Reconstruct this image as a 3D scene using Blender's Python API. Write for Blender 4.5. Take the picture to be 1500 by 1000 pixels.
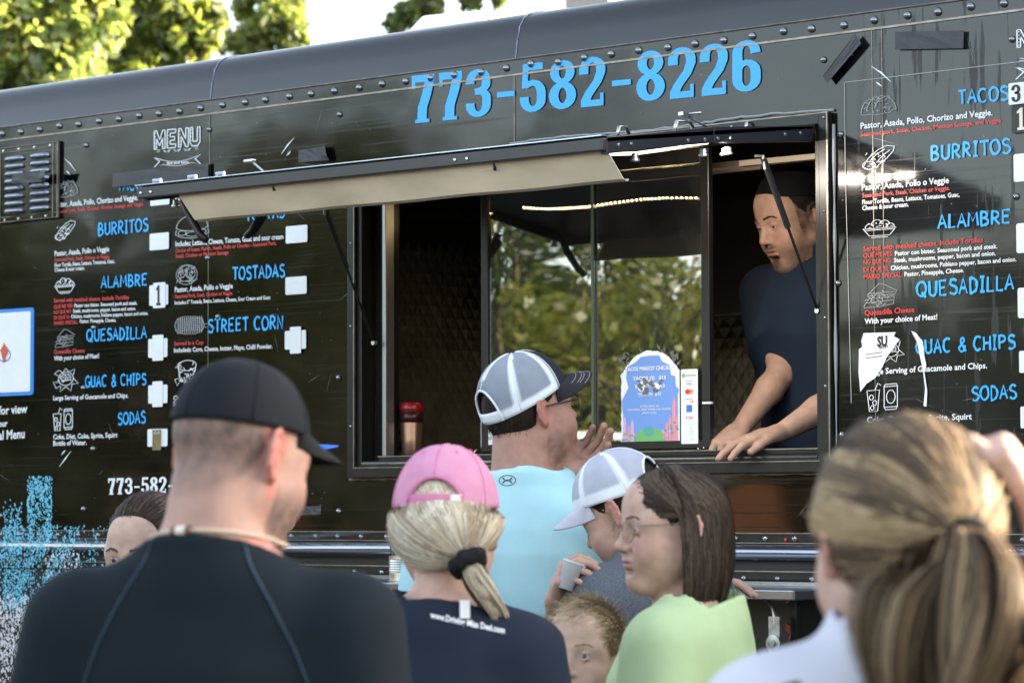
import math
import numpy as np
# ---------------------------------------------------------------- camera
FPX = 4300.0                       # focal length in pixels of a 1500 px wide frame
YAW = math.radians(40.4)           # the view is turned this far from square-on to the truck
PITCH = math.radians(3.27)
ROLL = math.radians(0.15)
DIST = 8.42
EYE = 1.55
HEAD = np.array([-math.sin(YAW), math.cos(YAW), 0.0])      # horizontal view heading
RGT = np.array([math.cos(YAW), math.sin(YAW), 0.0])
CAM = np.array([0, 0, EYE]) - DIST * HEAD
FWD = HEAD * math.cos(PITCH) + np.array([0, 0, math.sin(PITCH)])
UP0 = np.cross(RGT, FWD)
RR = RGT * math.cos(ROLL) - UP0 * math.sin(ROLL)
UU = UP0 * math.cos(ROLL) + RGT * math.sin(ROLL)


def ray(px, py):
    return FWD + RR * ((px - 750.0) / FPX) - UU * ((py - 500.0) / FPX)


def onY(px, py, Y=0.0):
    r = ray(px, py)
    return CAM + r * ((Y - CAM[1]) / r[1])


def onX(px, py, X):
    r = ray(px, py)
    return CAM + r * ((X - CAM[0]) / r[0])


def onZ(px, py, Z):
    r = ray(px, py)
    return CAM + r * ((Z - CAM[2]) / r[2])


def atD(px, py, depth):
    return CAM + ray(px, py) * depth


def toPx(p):
    v = np.asarray(p, float) - CAM
    z = v @ FWD
    return 750 + FPX * (v @ RR) / z, 500 - FPX * (v @ UU) / z, z
import bpy, bmesh, random
from mathutils import Vector, Matrix

# ---------------------------------------------------------------- scene, camera, light
for _o in list(bpy.data.objects):
    bpy.data.objects.remove(_o)
SC = bpy.context.scene
COL = SC.collection
cd = bpy.data.cameras.new('camera')
cam = bpy.data.objects.new('camera', cd)
COL.objects.link(cam)
cam.matrix_world = Matrix(((RR[0], UU[0], -FWD[0], CAM[0]), (RR[1], UU[1], -FWD[1], CAM[1]),
                           (RR[2], UU[2], -FWD[2], CAM[2]), (0, 0, 0, 1)))
cd.sensor_width = 36
cd.lens = 36 * FPX / 1500
cd.clip_start = 0.05
cd.clip_end = 2000
cd.dof.use_dof = True
cd.dof.focus_distance = 7.3
cd.dof.aperture_fstop = 7.0
cd.dof.aperture_blades = 9
SC.camera = cam

SUN_EL = math.radians(14)
SUN_DIR = np.array([0.62, 0.785])          # horizontal direction towards the sun
world = bpy.data.worlds.new('World')
SC.world = world
world.use_nodes = True
wn = world.node_tree
wn.nodes.clear()
w_out = wn.nodes.new('ShaderNodeOutputWorld')
w_bg = wn.nodes.new('ShaderNodeBackground')
w_sky = wn.nodes.new('ShaderNodeTexSky')
w_sky.sky_type = 'NISHITA'
w_sky.sun_disc = False
w_sky.sun_elevation = SUN_EL
w_sky.sun_rotation = math.atan2(SUN_DIR[0], SUN_DIR[1])
w_sky.air_density = 1.0
w_sky.dust_density = 1.6
w_sky.ozone_density = 1.0
w_hs = wn.nodes.new('ShaderNodeHueSaturation')
w_hs.inputs['Saturation'].default_value = 0.60
wn.links.new(w_sky.outputs[0], w_hs.inputs['Color'])
wn.links.new(w_hs.outputs[0], w_bg.inputs['Color'])
w_bg.inputs['Strength'].default_value = 0.15
wn.links.new(w_bg.outputs[0], w_out.inputs[0])
sd = bpy.data.lights.new('sun', 'SUN')
sd.energy = 4.5
sd.angle = math.radians(0.5)
sd.color = (1.0, 0.87, 0.68)
sun = bpy.data.objects.new('sun', sd)
COL.objects.link(sun)
_sv = Vector((SUN_DIR[0] * math.cos(SUN_EL), SUN_DIR[1] * math.cos(SUN_EL), math.sin(SUN_EL)))
sun.rotation_euler = _sv.to_track_quat('Z', 'Y').to_euler()
sun.location = (10, 20, 12)
SC.render.engine = 'CYCLES'
SC.cycles.max_bounces = 8
SC.cycles.transparent_max_bounces = 16
SC.cycles.caustics_reflective = False
SC.cycles.caustics_refractive = False
SC.view_settings.view_transform = 'Standard'
SC.view_settings.look = 'None'
SC.view_settings.gamma = 1
SC.view_settings.use_curve_mapping = False
SC.view_settings.exposure = 2.4

ONLY = None
rng = np.random.default_rng(7)
random.seed(7)


# ---------------------------------------------------------------- materials
def srgb(r, g, b):
    f = lambda c: ((c / 255 + 0.055) / 1.055) ** 2.4 if c > 10 else c / 255 / 12.92
    return (f(r), f(g), f(b))


def mat(name, col=(0.5, 0.5, 0.5), rough=0.5, metal=0.0, attr=False, noise=0.0, nscale=20.0, bump=0.0,
        bscale=200.0, bdist=0.002, spec=0.5, coat=0.0, emit=None, estr=0.0, sss=0.0, stretch=None, sheen=0.0, alpha=None):
    m = bpy.data.materials.new(name)
    m.use_nodes = True
    nt = m.node_tree
    b = nt.nodes['Principled BSDF']
    b.inputs['Roughness'].default_value = rough
    b.inputs['Metallic'].default_value = metal
    b.inputs['Specular IOR Level'].default_value = spec
    b.inputs['Coat Weight'].default_value = coat
    b.inputs['Sheen Weight'].default_value = sheen
    tc = nt.nodes.new('ShaderNodeTexCoord')
    src = tc.outputs['Object']
    if stretch:
        mp = nt.nodes.new('ShaderNodeMapping')
        mp.inputs['Scale'].default_value = stretch
        nt.links.new(src, mp.inputs[0])
        src = mp.outputs[0]
    if attr:
        a = nt.nodes.new('ShaderNodeAttribute')
        a.attribute_name = 'Col'
        csrc = a.outputs['Color']
    else:
        rgb = nt.nodes.new('ShaderNodeRGB')
        rgb.outputs[0].default_value = (*col, 1)
        csrc = rgb.outputs[0]
    if noise > 0:
        n = nt.nodes.new('ShaderNodeTexNoise')
        n.inputs['Scale'].default_value = nscale
        n.inputs['Detail'].default_value = 5
        nt.links.new(src, n.inputs['Vector'])
        mr = nt.nodes.new('ShaderNodeMapRange')
        mr.inputs[1].default_value = 0.3
        mr.inputs[2].default_value = 0.7
        mr.inputs[3].default_value = 1 - noise
        mr.inputs[4].default_value = 1 + noise
        nt.links.new(n.outputs[0], mr.inputs[0])
        vm = nt.nodes.new('ShaderNodeVectorMath')
        vm.operation = 'SCALE'
        nt.links.new(csrc, vm.inputs[0])
        nt.links.new(mr.outputs[0], vm.inputs['Scale'])
        csrc = vm.outputs[0]
    nt.links.new(csrc, b.inputs['Base Color'])
    if bump > 0:
        n2 = nt.nodes.new('ShaderNodeTexNoise')
        n2.inputs['Scale'].default_value = bscale
        n2.inputs['Detail'].default_value = 4
        nt.links.new(src, n2.inputs['Vector'])
        bp = nt.nodes.new('ShaderNodeBump')
        bp.inputs['Strength'].default_value = bump
        bp.inputs['Distance'].default_value = bdist
        nt.links.new(n2.outputs[0], bp.inputs['Height'])
        nt.links.new(bp.outputs[0], b.inputs['Normal'])
    if sss > 0:
        b.inputs['Subsurface Weight'].default_value = sss
        b.inputs['Subsurface Radius'].default_value = (1.0, 0.35, 0.2)
        b.inputs['Subsurface Scale'].default_value = 0.012
    if emit:
        b.inputs['Emission Color'].default_value = (*emit, 1)
        b.inputs['Emission Strength'].default_value = estr
    return m


def truck_paint():
    m = mat('black_truck_paint', (0.012, 0.012, 0.013), rough=0.09, spec=0.42)
    nt = m.node_tree
    b = nt.nodes['Principled BSDF']
    tc = nt.nodes['Texture Coordinate']

    def noise(scale, stretch, detail=4):
        mp = nt.nodes.new('ShaderNodeMapping')
        mp.inputs['Scale'].default_value = stretch
        nt.links.new(tc.outputs['Object'], mp.inputs[0])
        n = nt.nodes.new('ShaderNodeTexNoise')
        n.inputs['Scale'].default_value = scale
        n.inputs['Detail'].default_value = detail
        nt.links.new(mp.outputs[0], n.inputs['Vector'])
        return n.outputs[0]

    def mrange(s, a, c, lo, hi):
        r = nt.nodes.new('ShaderNodeMapRange')
        for i, v in enumerate((a, c, lo, hi)):
            r.inputs[i + 1].default_value = v
        nt.links.new(s, r.inputs[0])
        return r.outputs[0]

    def math_(op, a, c):
        r = nt.nodes.new('ShaderNodeMath')
        r.operation = op
        for i, v in enumerate((a, c)):
            if isinstance(v, (int, float)):
                r.inputs[i].default_value = v
            else:
                nt.links.new(v, r.inputs[i])
        return r.outputs[0]
    scr = mrange(noise(14, (0.12, 1, 9), 6), 0.56, 0.72, 0, 1)             # brushed horizontal scuffs
    dirt = mrange(noise(2.2, (1, 1, 1), 6), 0.45, 0.75, 0, 1)
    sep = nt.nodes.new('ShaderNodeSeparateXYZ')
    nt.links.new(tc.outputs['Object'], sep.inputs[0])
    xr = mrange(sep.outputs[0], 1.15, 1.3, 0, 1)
    drip = mrange(noise(9, (4.5, 1, 0.35), 3), 0.58, 0.62, 0, 1)           # dried water streaks on the right side
    drip = math_('MULTIPLY', drip, xr)
    specks = mrange(noise(90, (1, 1, 1), 2), 0.72, 0.75, 0, 1)
    base = math_('ADD', math_('MULTIPLY', scr, 0.008), math_('MULTIPLY', dirt, 0.006))
    base = math_('ADD', base, math_('MULTIPLY', specks, 0.05))
    base = math_('ADD', math_('MULTIPLY', base, 0.55), 0.003)
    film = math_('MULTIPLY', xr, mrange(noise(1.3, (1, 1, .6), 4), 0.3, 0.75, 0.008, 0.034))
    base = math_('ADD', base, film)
    base = math_('MULTIPLY', base, math_('SUBTRACT', 1.0, math_('MULTIPLY', drip, 0.75)))
    cmb = nt.nodes.new('ShaderNodeCombineColor')
    nt.links.new(math_('MULTIPLY', base, 0.95), cmb.inputs[0])
    nt.links.new(base, cmb.inputs[1])
    nt.links.new(math_('MULTIPLY', base, 1.05), cmb.inputs[2])
    nt.links.new(cmb.outputs[0], b.inputs['Base Color'])
    ro = math_('ADD', math_('MULTIPLY', scr, 0.14), math_('MULTIPLY', dirt, 0.07))
    ro = math_('ADD', math_('ADD', ro, 0.06), math_('MULTIPLY', drip, 0.25))
    nt.links.new(ro, b.inputs['Roughness'])
    h = math_('ADD', math_('MULTIPLY', noise(1.6, (1, 1, 1.4), 2), 1.0), math_('MULTIPLY', scr, 0.0015))
    bp = nt.nodes.new('ShaderNodeBump')
    bp.inputs['Strength'].default_value = 0.5
    bp.inputs['Distance'].default_value = 0.012
    nt.links.new(h, bp.inputs['Height'])
    nt.links.new(bp.outputs[0], b.inputs['Normal'])
    return m


M = {}
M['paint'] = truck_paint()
M['dullpaint'] = mat('dull_black_paint', (.012, .012, .013), rough=.32, noise=.3, nscale=5)
M['trim'] = mat('black_anodised_frame', (0.014, 0.013, 0.012), rough=0.28, spec=0.35, noise=0.3, nscale=30, stretch=(1, 1, 0.2))
M['hatchblk'] = mat('black_hatch_metal', (0.03, 0.028, 0.027), rough=0.4, noise=0.25, nscale=12, stretch=(0.3, 1, 2))
M['beige'] = mat('dusty_beige_aluminium', (0.93, 0.74, 0.53), rough=0.5, noise=0.16, nscale=7, bump=0.2, bscale=40, stretch=(0.6, 1, 1.5))
M['steel'] = mat('steel_fittings', (0.6, 0.6, 0.6), rough=0.25, metal=1.0)
M['rivet'] = mat('painted_dome_rivets', (0.30, 0.31, 0.33), rough=0.12, metal=0.9, coat=0.5)
M['rail'] = mat('black_glossy_rail', (0.22, 0.24, 0.30), rough=0.12, metal=0.85, coat=0.6)
M['roof'] = mat('roof_paint', (0.012, 0.013, 0.015), rough=0.15, spec=0.5, coat=0.0, bump=0.15, bscale=3, bdist=0.01, noise=.3, nscale=9, stretch=(.2, 1, 1))
M['edge'] = mat('worn_bare_edge', (0.24, 0.21, 0.18), rough=0.4, metal=1.0, noise=0.3, nscale=25)
M['blue'] = mat('sky_blue_vinyl', srgb(50, 178, 248), rough=0.35)
M['white'] = mat('white_vinyl', (0.88, 0.89, 0.90), rough=0.4, noise=0.04, nscale=15)
M['chalk'] = mat('chalk_grey_vinyl', (0.42, 0.43, 0.43), rough=0.5)
M['red'] = mat('red_vinyl', srgb(214, 58, 54), rough=0.4)
M['blackink'] = mat('black_print', (0.012, 0.012, 0.012), rough=0.5)
M['cream'] = mat('cream_print', (0.8, 0.74, 0.58), rough=0.5)
M['tape'] = mat('dark_grey_duct_tape', (0.045, 0.045, 0.05), rough=0.55, noise=0.15, nscale=30, bump=0.3, bscale=25, bdist=0.004)
M['rubber'] = mat('black_rubber', (0.012, 0.012, 0.013), rough=0.45)
M['steelshelf'] = mat('dull_dark_steel_shelf', (0.30, 0.31, 0.34), rough=0.22, metal=0.9, noise=0.2, nscale=12, stretch=(0.3, 1, 1))
M['bracket'] = mat('galvanised_bracket', (0.42, 0.42, 0.40), rough=0.35, metal=0.9, noise=0.3, nscale=40)
M['louvre'] = mat('black_enamel_louvre', (0.25, 0.28, 0.33), rough=0.16, metal=0.85, coat=0.5, bump=0.2, bscale=30, bdist=0.004)
M['intwall'] = mat('dark_kitchen_wall', (0.10, 0.09, 0.08), rough=0.5, noise=0.3, nscale=6)
M['quilt'] = mat('quilted_stainless_steel', (0.75, 0.63, 0.46), rough=0.4, metal=0.6, noise=0.2, nscale=8)
M['tanpost'] = mat('tan_corner_strip', (0.6, 0.42, 0.26), rough=0.45, noise=0.2, nscale=20, stretch=(1, 1, 0.1))
M['led'] = mat('led_beads', (1, 0.9, 0.6), emit=(1.0, 0.72, 0.34), estr=16)
M['asphalt'] = mat('asphalt', (0.042, 0.041, 0.041), rough=0.9, noise=0.35, nscale=6, bump=0.6, bscale=150, bdist=0.01)


def glass_mat(name, tint=(0.72, 0.74, 0.72), minr=0.05, gain=1.0, bumpd=0.0015, rough=0.0, dust=0.0):
    m = bpy.data.materials.new(name)
    m.use_nodes = True
    nt = m.node_tree
    nt.nodes.clear()
    out = nt.nodes.new('ShaderNodeOutputMaterial')
    tr = nt.nodes.new('ShaderNodeBsdfTransparent')
    tr.inputs[0].default_value = (*tint, 1)
    gl = nt.nodes.new('ShaderNodeBsdfGlossy')
    gl.inputs['Roughness'].default_value = rough
    fr = nt.nodes.new('ShaderNodeFresnel')
    fr.inputs[0].default_value = 1.5
    mr = nt.nodes.new('ShaderNodeMath')
    mr.operation = 'MULTIPLY_ADD'
    mr.inputs[1].default_value = gain
    mr.inputs[2].default_value = minr
    mr.use_clamp = True
    nt.links.new(fr.outputs[0], mr.inputs[0])
    mx = nt.nodes.new('ShaderNodeMixShader')
    nt.links.new(mr.outputs[0], mx.inputs[0])
    nt.links.new(tr.outputs[0], mx.inputs[1])
    nt.links.new(gl.outputs[0], mx.inputs[2])
    if dust > 0:
        df = nt.nodes.new('ShaderNodeBsdfDiffuse')
        df.inputs[0].default_value = (.5, .5, .47, 1)
        nz = nt.nodes.new('ShaderNodeTexNoise')
        nz.inputs['Scale'].default_value = 3
        nz.inputs['Detail'].default_value = 6
        tcd = nt.nodes.new('ShaderNodeTexCoord')
        nt.links.new(tcd.outputs['Object'], nz.inputs['Vector'])
        mrd = nt.nodes.new('ShaderNodeMapRange')
        mrd.inputs[1].default_value = .35
        mrd.inputs[2].default_value = .75
        mrd.inputs[3].default_value = dust * .3
        mrd.inputs[4].default_value = dust * 1.8
        nt.links.new(nz.outputs[0], mrd.inputs[0])
        m3 = nt.nodes.new('ShaderNodeMixShader')
        nt.links.new(mrd.outputs[0], m3.inputs[0])
        nt.links.new(mx.outputs[0], m3.inputs[1])
        nt.links.new(df.outputs[0], m3.inputs[2])
        mx = m3
    nt.links.new(mx.outputs[0], out.inputs[0])
    if bumpd:
        tc = nt.nodes.new('ShaderNodeTexCoord')
        n = nt.nodes.new('ShaderNodeTexNoise')
        n.inputs['Scale'].default_value = 3.0
        n.inputs['Detail'].default_value = 0
        nt.links.new(tc.outputs['Object'], n.inputs['Vector'])
        bp = nt.nodes.new('ShaderNodeBump')
        bp.inputs['Strength'].default_value = 0.6
        bp.inputs['Distance'].default_value = bumpd
        nt.links.new(n.outputs[0], bp.inputs['Height'])
        nt.links.new(bp.outputs[0], gl.inputs['Normal'])
        nt.links.new(bp.outputs[0], fr.inputs['Normal'])
    return m


M['window'] = glass_mat('smoky_sliding_glass', (0.50, 0.52, 0.50), 0.22, 1.2, 0.002, dust=.03)
M['lens'] = glass_mat('spectacle_lens', (0.95, 0.96, 0.95), 0.05, 0.0, 0)
M['plastic'] = glass_mat('clear_plastic', (0.85, 0.87, 0.86), 0.08, 1.0, 0.01, 0.1)


# ---------------------------------------------------------------- mesh helpers
class MB:
    """collects geometry for ONE mesh object"""
    def __init__(s):
        s.v = []
        s.f = []
        s.mi = []
        s.c = []

    def add(s, verts, faces, mi=0, col=None):
        b = len(s.v)
        s.v += [tuple(map(float, p)) for p in verts]
        s.f += [tuple(i + b for i in f) for f in faces]
        s.mi += [mi] * len(faces)
        s.c += [col] * len(verts)
        return s

    def box(s, lo, hi, mi=0, col=None):
        x0, y0, z0 = lo
        x1, y1, z1 = hi
        v = [(x0, y0, z0), (x1, y0, z0), (x1, y1, z0), (x0, y1, z0), (x0, y0, z1), (x1, y0, z1), (x1, y1, z1), (x0, y1, z1)]
        return s.add(v, [(0, 3, 2, 1), (4, 5, 6, 7), (0, 1, 5, 4), (1, 2, 6, 5), (2, 3, 7, 6), (3, 0, 4, 7)], mi, col)

    def poly(s, pts, mi=0, col=None):
        return s.add(pts, [tuple(range(len(pts)))], mi, col)

    def prism(s, pts, d, mi=0, col=None):
        n = len(pts)
        d = np.array(d)
        v = [np.array(p) for p in pts] + [np.array(p) + d for p in pts]
        f = [tuple(range(n))[::-1], tuple(range(n, 2 * n))] + [(i, (i + 1) % n, n + (i + 1) % n, n + i) for i in range(n)]
        return s.add(v, f, mi, col)

    def tube(s, pts, r, n=10, mi=0, col=None, closed=False, caps=True, flat=1.0, ref=None):
        pts = [np.array(p, float) for p in pts]
        m = len(pts)
        rs = r if hasattr(r, '__len__') else [r] * m
        v = []
        up = np.array(ref if ref is not None else (0.013, 0.021, 1.0))
        for i, p in enumerate(pts):
            a = pts[(i - 1) % m] if (closed or i > 0) else p
            b = pts[(i + 1) % m] if (closed or i < m - 1) else p
            t = b - a
            t /= np.linalg.norm(t) + 1e-9
            if abs(t @ up) > 0.98 * np.linalg.norm(up):
                up2 = np.array((1.0, 0.02, 0))
            else:
                up2 = up
            x = np.cross(t, up2)
            x /= np.linalg.norm(x) + 1e-9
            y = np.cross(x, t)
            for k in range(n):
                a_ = 2 * math.pi * k / n
                v.append(p + rs[i] * (math.cos(a_) * x + math.sin(a_) * y * flat))
        f = []
        for i in range(m if closed else m - 1):
            j = (i + 1) % m
            for k in range(n):
                f.append((i * n + k, i * n + (k + 1) % n, j * n + (k + 1) % n, j * n + k))
        if caps and not closed:
            f.append(tuple(range(n))[::-1])
            f.append(tuple((m - 1) * n + k for k in range(n)))
        return s.add(v, f, mi, col)

    def lathe(s, c, prof, n=24, mi=0, col=None, axis=(0, 0, 1), cap=True):
        c = np.array(c, float)
        ax = np.array(axis, float)
        ax /= np.linalg.norm(ax)
        h = np.array((1.0, 0, 0)) if abs(ax[0]) < 0.9 else np.array((0, 1.0, 0))
        x = np.cross(h, ax)
        x /= np.linalg.norm(x)
        y = np.cross(ax, x)
        v = []
        for r, z in prof:
            for k in range(n):
                a = 2 * math.pi * k / n
                v.append(c + ax * z + r * (math.cos(a) * x + math.sin(a) * y))
        f = []
        for i in range(len(prof) - 1):
            for k in range(n):
                f.append((i * n + k, i * n + (k + 1) % n, (i + 1) * n + (k + 1) % n, (i + 1) * n + k))
        if cap:
            f.append(tuple(range(n))[::-1])
            f.append(tuple((len(prof) - 1) * n + k for k in range(n)))
        return s.add(v, f, mi, col)

    def grid(s, P, mi=0, col=None, flip=False):
        P = np.asarray(P, float)
        a, b = P.shape[:2]
        f = []
        for i in range(a - 1):
            for j in range(b - 1):
                q = (i * b + j, i * b + j + 1, (i + 1) * b + j + 1, (i + 1) * b + j)
                f.append(q[::-1] if flip else q)
        return s.add(P.reshape(-1, 3), f, mi, col)

    def build(s, name, m, parent=None, smooth=False, kind=None, label=None, loc=None, bevel=0):
        me = bpy.data.meshes.new(name)
        me.from_pydata(s.v, [], s.f)
        for mm in (m if isinstance(m, (list, tuple)) else [m]):
            me.materials.append(mm)
        if len(set(s.mi)) > 1 or (s.mi and s.mi[0]):
            me.polygons.foreach_set('material_index', s.mi)
        if any(c is not None for c in s.c):
            at = me.color_attributes.new('Col', 'FLOAT_COLOR', 'POINT')
            arr = np.ones((len(s.v), 4), np.float32)
            for i, c in enumerate(s.c):
                if c is not None:
                    arr[i, :3] = c
            at.data.foreach_set('color', arr.ravel())
        if smooth:
            me.polygons.foreach_set('use_smooth', [True] * len(me.polygons))
        me.update()
        return link(name, me, parent, kind, label, loc, bevel)


def link(name, me, parent=None, kind=None, label=None, loc=None, bevel=0):
    o = bpy.data.objects.new(name, me)
    COL.objects.link(o)
    if parent is not None:
        o.parent = parent
    if kind:
        o['kind'] = kind
    if label:
        o['label'] = label
    if loc is not None:
        o.location = loc
    if bevel:
        md = o.modifiers.new('bevel', 'BEVEL')
        md.width = bevel
        md.segments = 2
        md.limit_method = 'ANGLE'
    return o


def thing(name, label, cat, loc=(0, 0, 0), rz=0, group=None):
    o = bpy.data.objects.new(name, None)
    COL.objects.link(o)
    o.location = loc
    o.rotation_euler = (0, 0, rz)
    o.empty_display_size = 0.1
    o['label'] = label
    o['category'] = cat
    if group:
        o['group'] = group
    return o


def np_mesh(name, verts, quads, m, parent=None, cols=None, smooth=True, kind=None, label=None):
    """fast mesh from numpy arrays (all faces have the same corner count)"""
    me = bpy.data.meshes.new(name)
    nv, nf = len(verts), len(quads)
    k = quads.shape[1]
    me.vertices.add(nv)
    me.vertices.foreach_set('co', np.ascontiguousarray(verts, np.float32).ravel())
    me.loops.add(nf * k)
    me.loops.foreach_set('vertex_index', np.ascontiguousarray(quads, np.int32).ravel())
    me.polygons.add(nf)
    me.polygons.foreach_set('loop_start', np.arange(0, nf * k, k, dtype=np.int32))
    me.polygons.foreach_set('loop_total', np.full(nf, k, np.int32))
    if smooth:
        me.polygons.foreach_set('use_smooth', np.ones(nf, bool))
    if cols is not None:
        at = me.color_attributes.new('Col', 'FLOAT_COLOR', 'POINT')
        arr = np.ones((nv, 4), np.float32)
        arr[:, :3] = cols
        at.data.foreach_set('color', arr.ravel())
    me.materials.append(m)
    me.update()
    me.validate()
    return link(name, me, parent, kind, label)


# ---------------------------------------------------------------- lettering
def plane_pt(px, py, Y=-0.003):
    return onY(px, py, Y)


_fontcache = {}


def font_mesh(txt, offset=0.0, space=1.0):
    key = (txt, offset, space)
    if key in _fontcache:
        return _fontcache[key]
    cu = bpy.data.curves.new('t', 'FONT')
    cu.body = txt
    cu.size = 1
    cu.offset = offset
    cu.space_character = space
    cu.resolution_u = 2
    o = bpy.data.objects.new('t', cu)
    COL.objects.link(o)
    dg = bpy.context.evaluated_depsgraph_get()
    dg.update()
    me = o.evaluated_get(dg).to_mesh()
    v = np.zeros(len(me.vertices) * 3, np.float32)
    me.vertices.foreach_get('co', v)
    v = v.reshape(-1, 3)[:, :2].copy()
    f = [tuple(p.vertices) for p in me.polygons]
    o.evaluated_get(dg).to_mesh_clear()
    bpy.data.objects.remove(o)
    bpy.data.curves.remove(cu)
    if len(v):
        v[:, 0] -= v[:, 0].min()
    _fontcache[key] = (v, f)
    return v, f


CAPH = 0.69


def lay(v2, P0, P1, capw, h, Z=np.array((0, 0, 1.0)), shear=0.0):
    """map 2d points (x: 0..capw, y: 0..1 cap height) onto the line P0-P1, cap height h metres"""
    P0 = np.array(P0)
    d = (np.array(P1) - P0) / capw
    v2 = np.asarray(v2, float)
    return P0 + np.outer(v2[:, 0] + shear * v2[:, 1], d) + np.outer(v2[:, 1] * h, Z)


def scale_at(px, py, Y=0.0):
    return FPX / ((onY(px, py, Y) - CAM) @ FWD)


def text(mb, txt, x0, y0, x1, y1, h, off=0.02, Y=-0.003, mi=0, space=1.0):
    v, f = font_mesh(txt, off, space)
    w = v[:, 0].max()
    v = v / np.array((1, CAPH))
    p = lay(v, onY(x0, y0, Y), onY(x1, y1, Y), w, h / scale_at((x0 + x1) / 2, (y0 + y1) / 2, Y))
    mb.add(p, f, mi)


def ribbon(pts, w, closed=False, nib=None):
    """flat ribbon round a 2d path; nib=(wx, wy): width depends on direction, like a broad pen"""
    p = np.asarray(pts, float)
    n = len(p)
    if closed:
        t = np.roll(p, -1, 0) - np.roll(p, 1, 0)
    else:
        t = np.gradient(p, axis=0)
    t /= np.linalg.norm(t, axis=1, keepdims=True) + 1e-9
    nr = np.stack([-t[:, 1], t[:, 0]], 1)
    if nib is not None:
        ww = np.stack([nr[:, 0] * nib[0], nr[:, 1] * nib[1]], 1) / 2
    else:
        ww = nr * (np.asarray(w) / 2).reshape(-1, 1) if hasattr(w, '__len__') else nr * w / 2
    v = np.concatenate([p + ww, p - ww])
    f = [(i, (i + 1) % n, n + (i + 1) % n, n + i) for i in range(n if closed else n - 1)]
    return v, f


def arc(cx, cy, rx, ry, a0, a1, n=10):
    a = np.radians(np.linspace(a0, a1, n))
    return np.stack([cx + rx * np.cos(a), cy + ry * np.sin(a)], 1)


def cat(*a):
    return np.concatenate([np.asarray(x, float).reshape(-1, 2) for x in a])


MARK = {   # hand-drawn marker capitals, width about .62, height 1
    'A': [[(0, 0), (.3, 1), (.6, 0)], [(.12, .36), (.5, .38)]],
    'B': [[(.05, 0), (.07, 1)], cat([(.02, .98)], arc(.2, .76, .28, .23, 85, -90, 7), [(.1, .52)]), cat([(.1, .53)], arc(.22, .26, .33, .26, 85, -90, 7), [(0, .0)])],
    'C': [arc(.36, .5, .34, .5, 50, 310, 12)],
    'D': [[(.06, 0), (.06, 1)], cat([(.0, .98)], arc(.1, .5, .46, .5, 88, -88, 9), [(.0, .0)])],
    'E': [[(.55, 1), (.06, .97), (.06, .02), (.55, .04)], [(.06, .52), (.45, .54)]],
    'G': [cat(arc(.36, .5, .34, .5, 55, 350, 13), [(.7, .45), (.4, .45)])],
    'H': [[(.05, 0), (.05, 1)], [(.55, 0), (.57, 1)], [(.05, .5), (.56, .53)]],
    'I': [[(.15, 0), (.17, 1)], [(0, 1), (.33, .98)], [(0, .02), (.33, 0)]],
    'L': [[(.07, 1), (.05, .02), (.5, .03)]],
    'M': [[(.0, 0), (.1, 1), (.35, .35), (.62, 1), (.72, 0)]],
    'N': [[(.04, 0), (.06, 1), (.54, 0), (.56, 1)]],
    'O': [arc(.34, .5, .33, .5, 90, 450, 15)],
    'P': [[(.06, 0), (.06, 1)], cat([(.02, .97)], arc(.2, .73, .33, .25, 85, -90, 7), [(.07, .46)])],
    'Q': [arc(.36, .52, .35, .48, 90, 450, 15), [(.4, .3), (.72, -.08)]],
    'R': [[(.05, 0), (.07, 1)], cat([(.02, .98)], arc(.2, .74, .32, .24, 85, -90, 7), [(.08, .5)]), [(.2, .5), (.58, 0)]],
    'S': [cat([(.52, .86)], arc(.3, .76, .24, .23, 60, 220, 8), arc(.28, .26, .27, .26, 60, -150, 10))],
    'T': [[(.3, 0), (.3, 1)], [(-.02, .98), (.62, 1)]],
    'U': [cat([(.05, 1), (.06, .4)], arc(.3, .28, .25, .28, 190, 350, 8), [(.55, .4), (.57, 1)])],
    '&': [cat([(.62, .0), (.2, .66)], arc(.32, .8, .15, .2, 200, -20, 7), [(.1, .36)], arc(.27, .22, .22, .22, 160, 340, 7), [(.58, .42)])],
}
ADV = {'I': .5, 'M': .9, ' ': .5, 'O': .86, 'Q': .92, 'C': .82, 'L': .66, 'S': .72, 'T': .74}


def marker(mb, txt, x0, y0, x1, y1, h, wid=.17, Y=-0.003, mi=0):
    x = 0.0
    V, Fc = [], []
    for ch in txt:
        for st in MARK.get(ch, []):
            p = np.array(st, float)
            if len(p) == 2:
                p = np.array([p[0], (p[0] + p[1]) / 2, p[1]])
            q = p + rng.normal(0, .012, p.shape)
            q[:, 0] += x
            q[:, 1] += 0.02 * math.sin(x * 3)
            v, f = ribbon(q, wid * (1 + rng.normal(0, .18, len(q))))
            b = sum(len(a) for a in V)
            V.append(v)
            Fc += [tuple(i + b for i in k) for k in f]
        x += ADV.get(ch, .78)
    V = np.concatenate(V)
    p = lay(V, onY(x0, y0, Y), onY(x1, y1, Y), x - .15, h / scale_at((x0 + x1) / 2, (y0 + y1) / 2, Y))
    p[:, 1] -= np.arange(len(p)) % 7 * 0.00004
    mb.add(p, Fc, mi)


def sc(a):
    return np.array(a, float)


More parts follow.
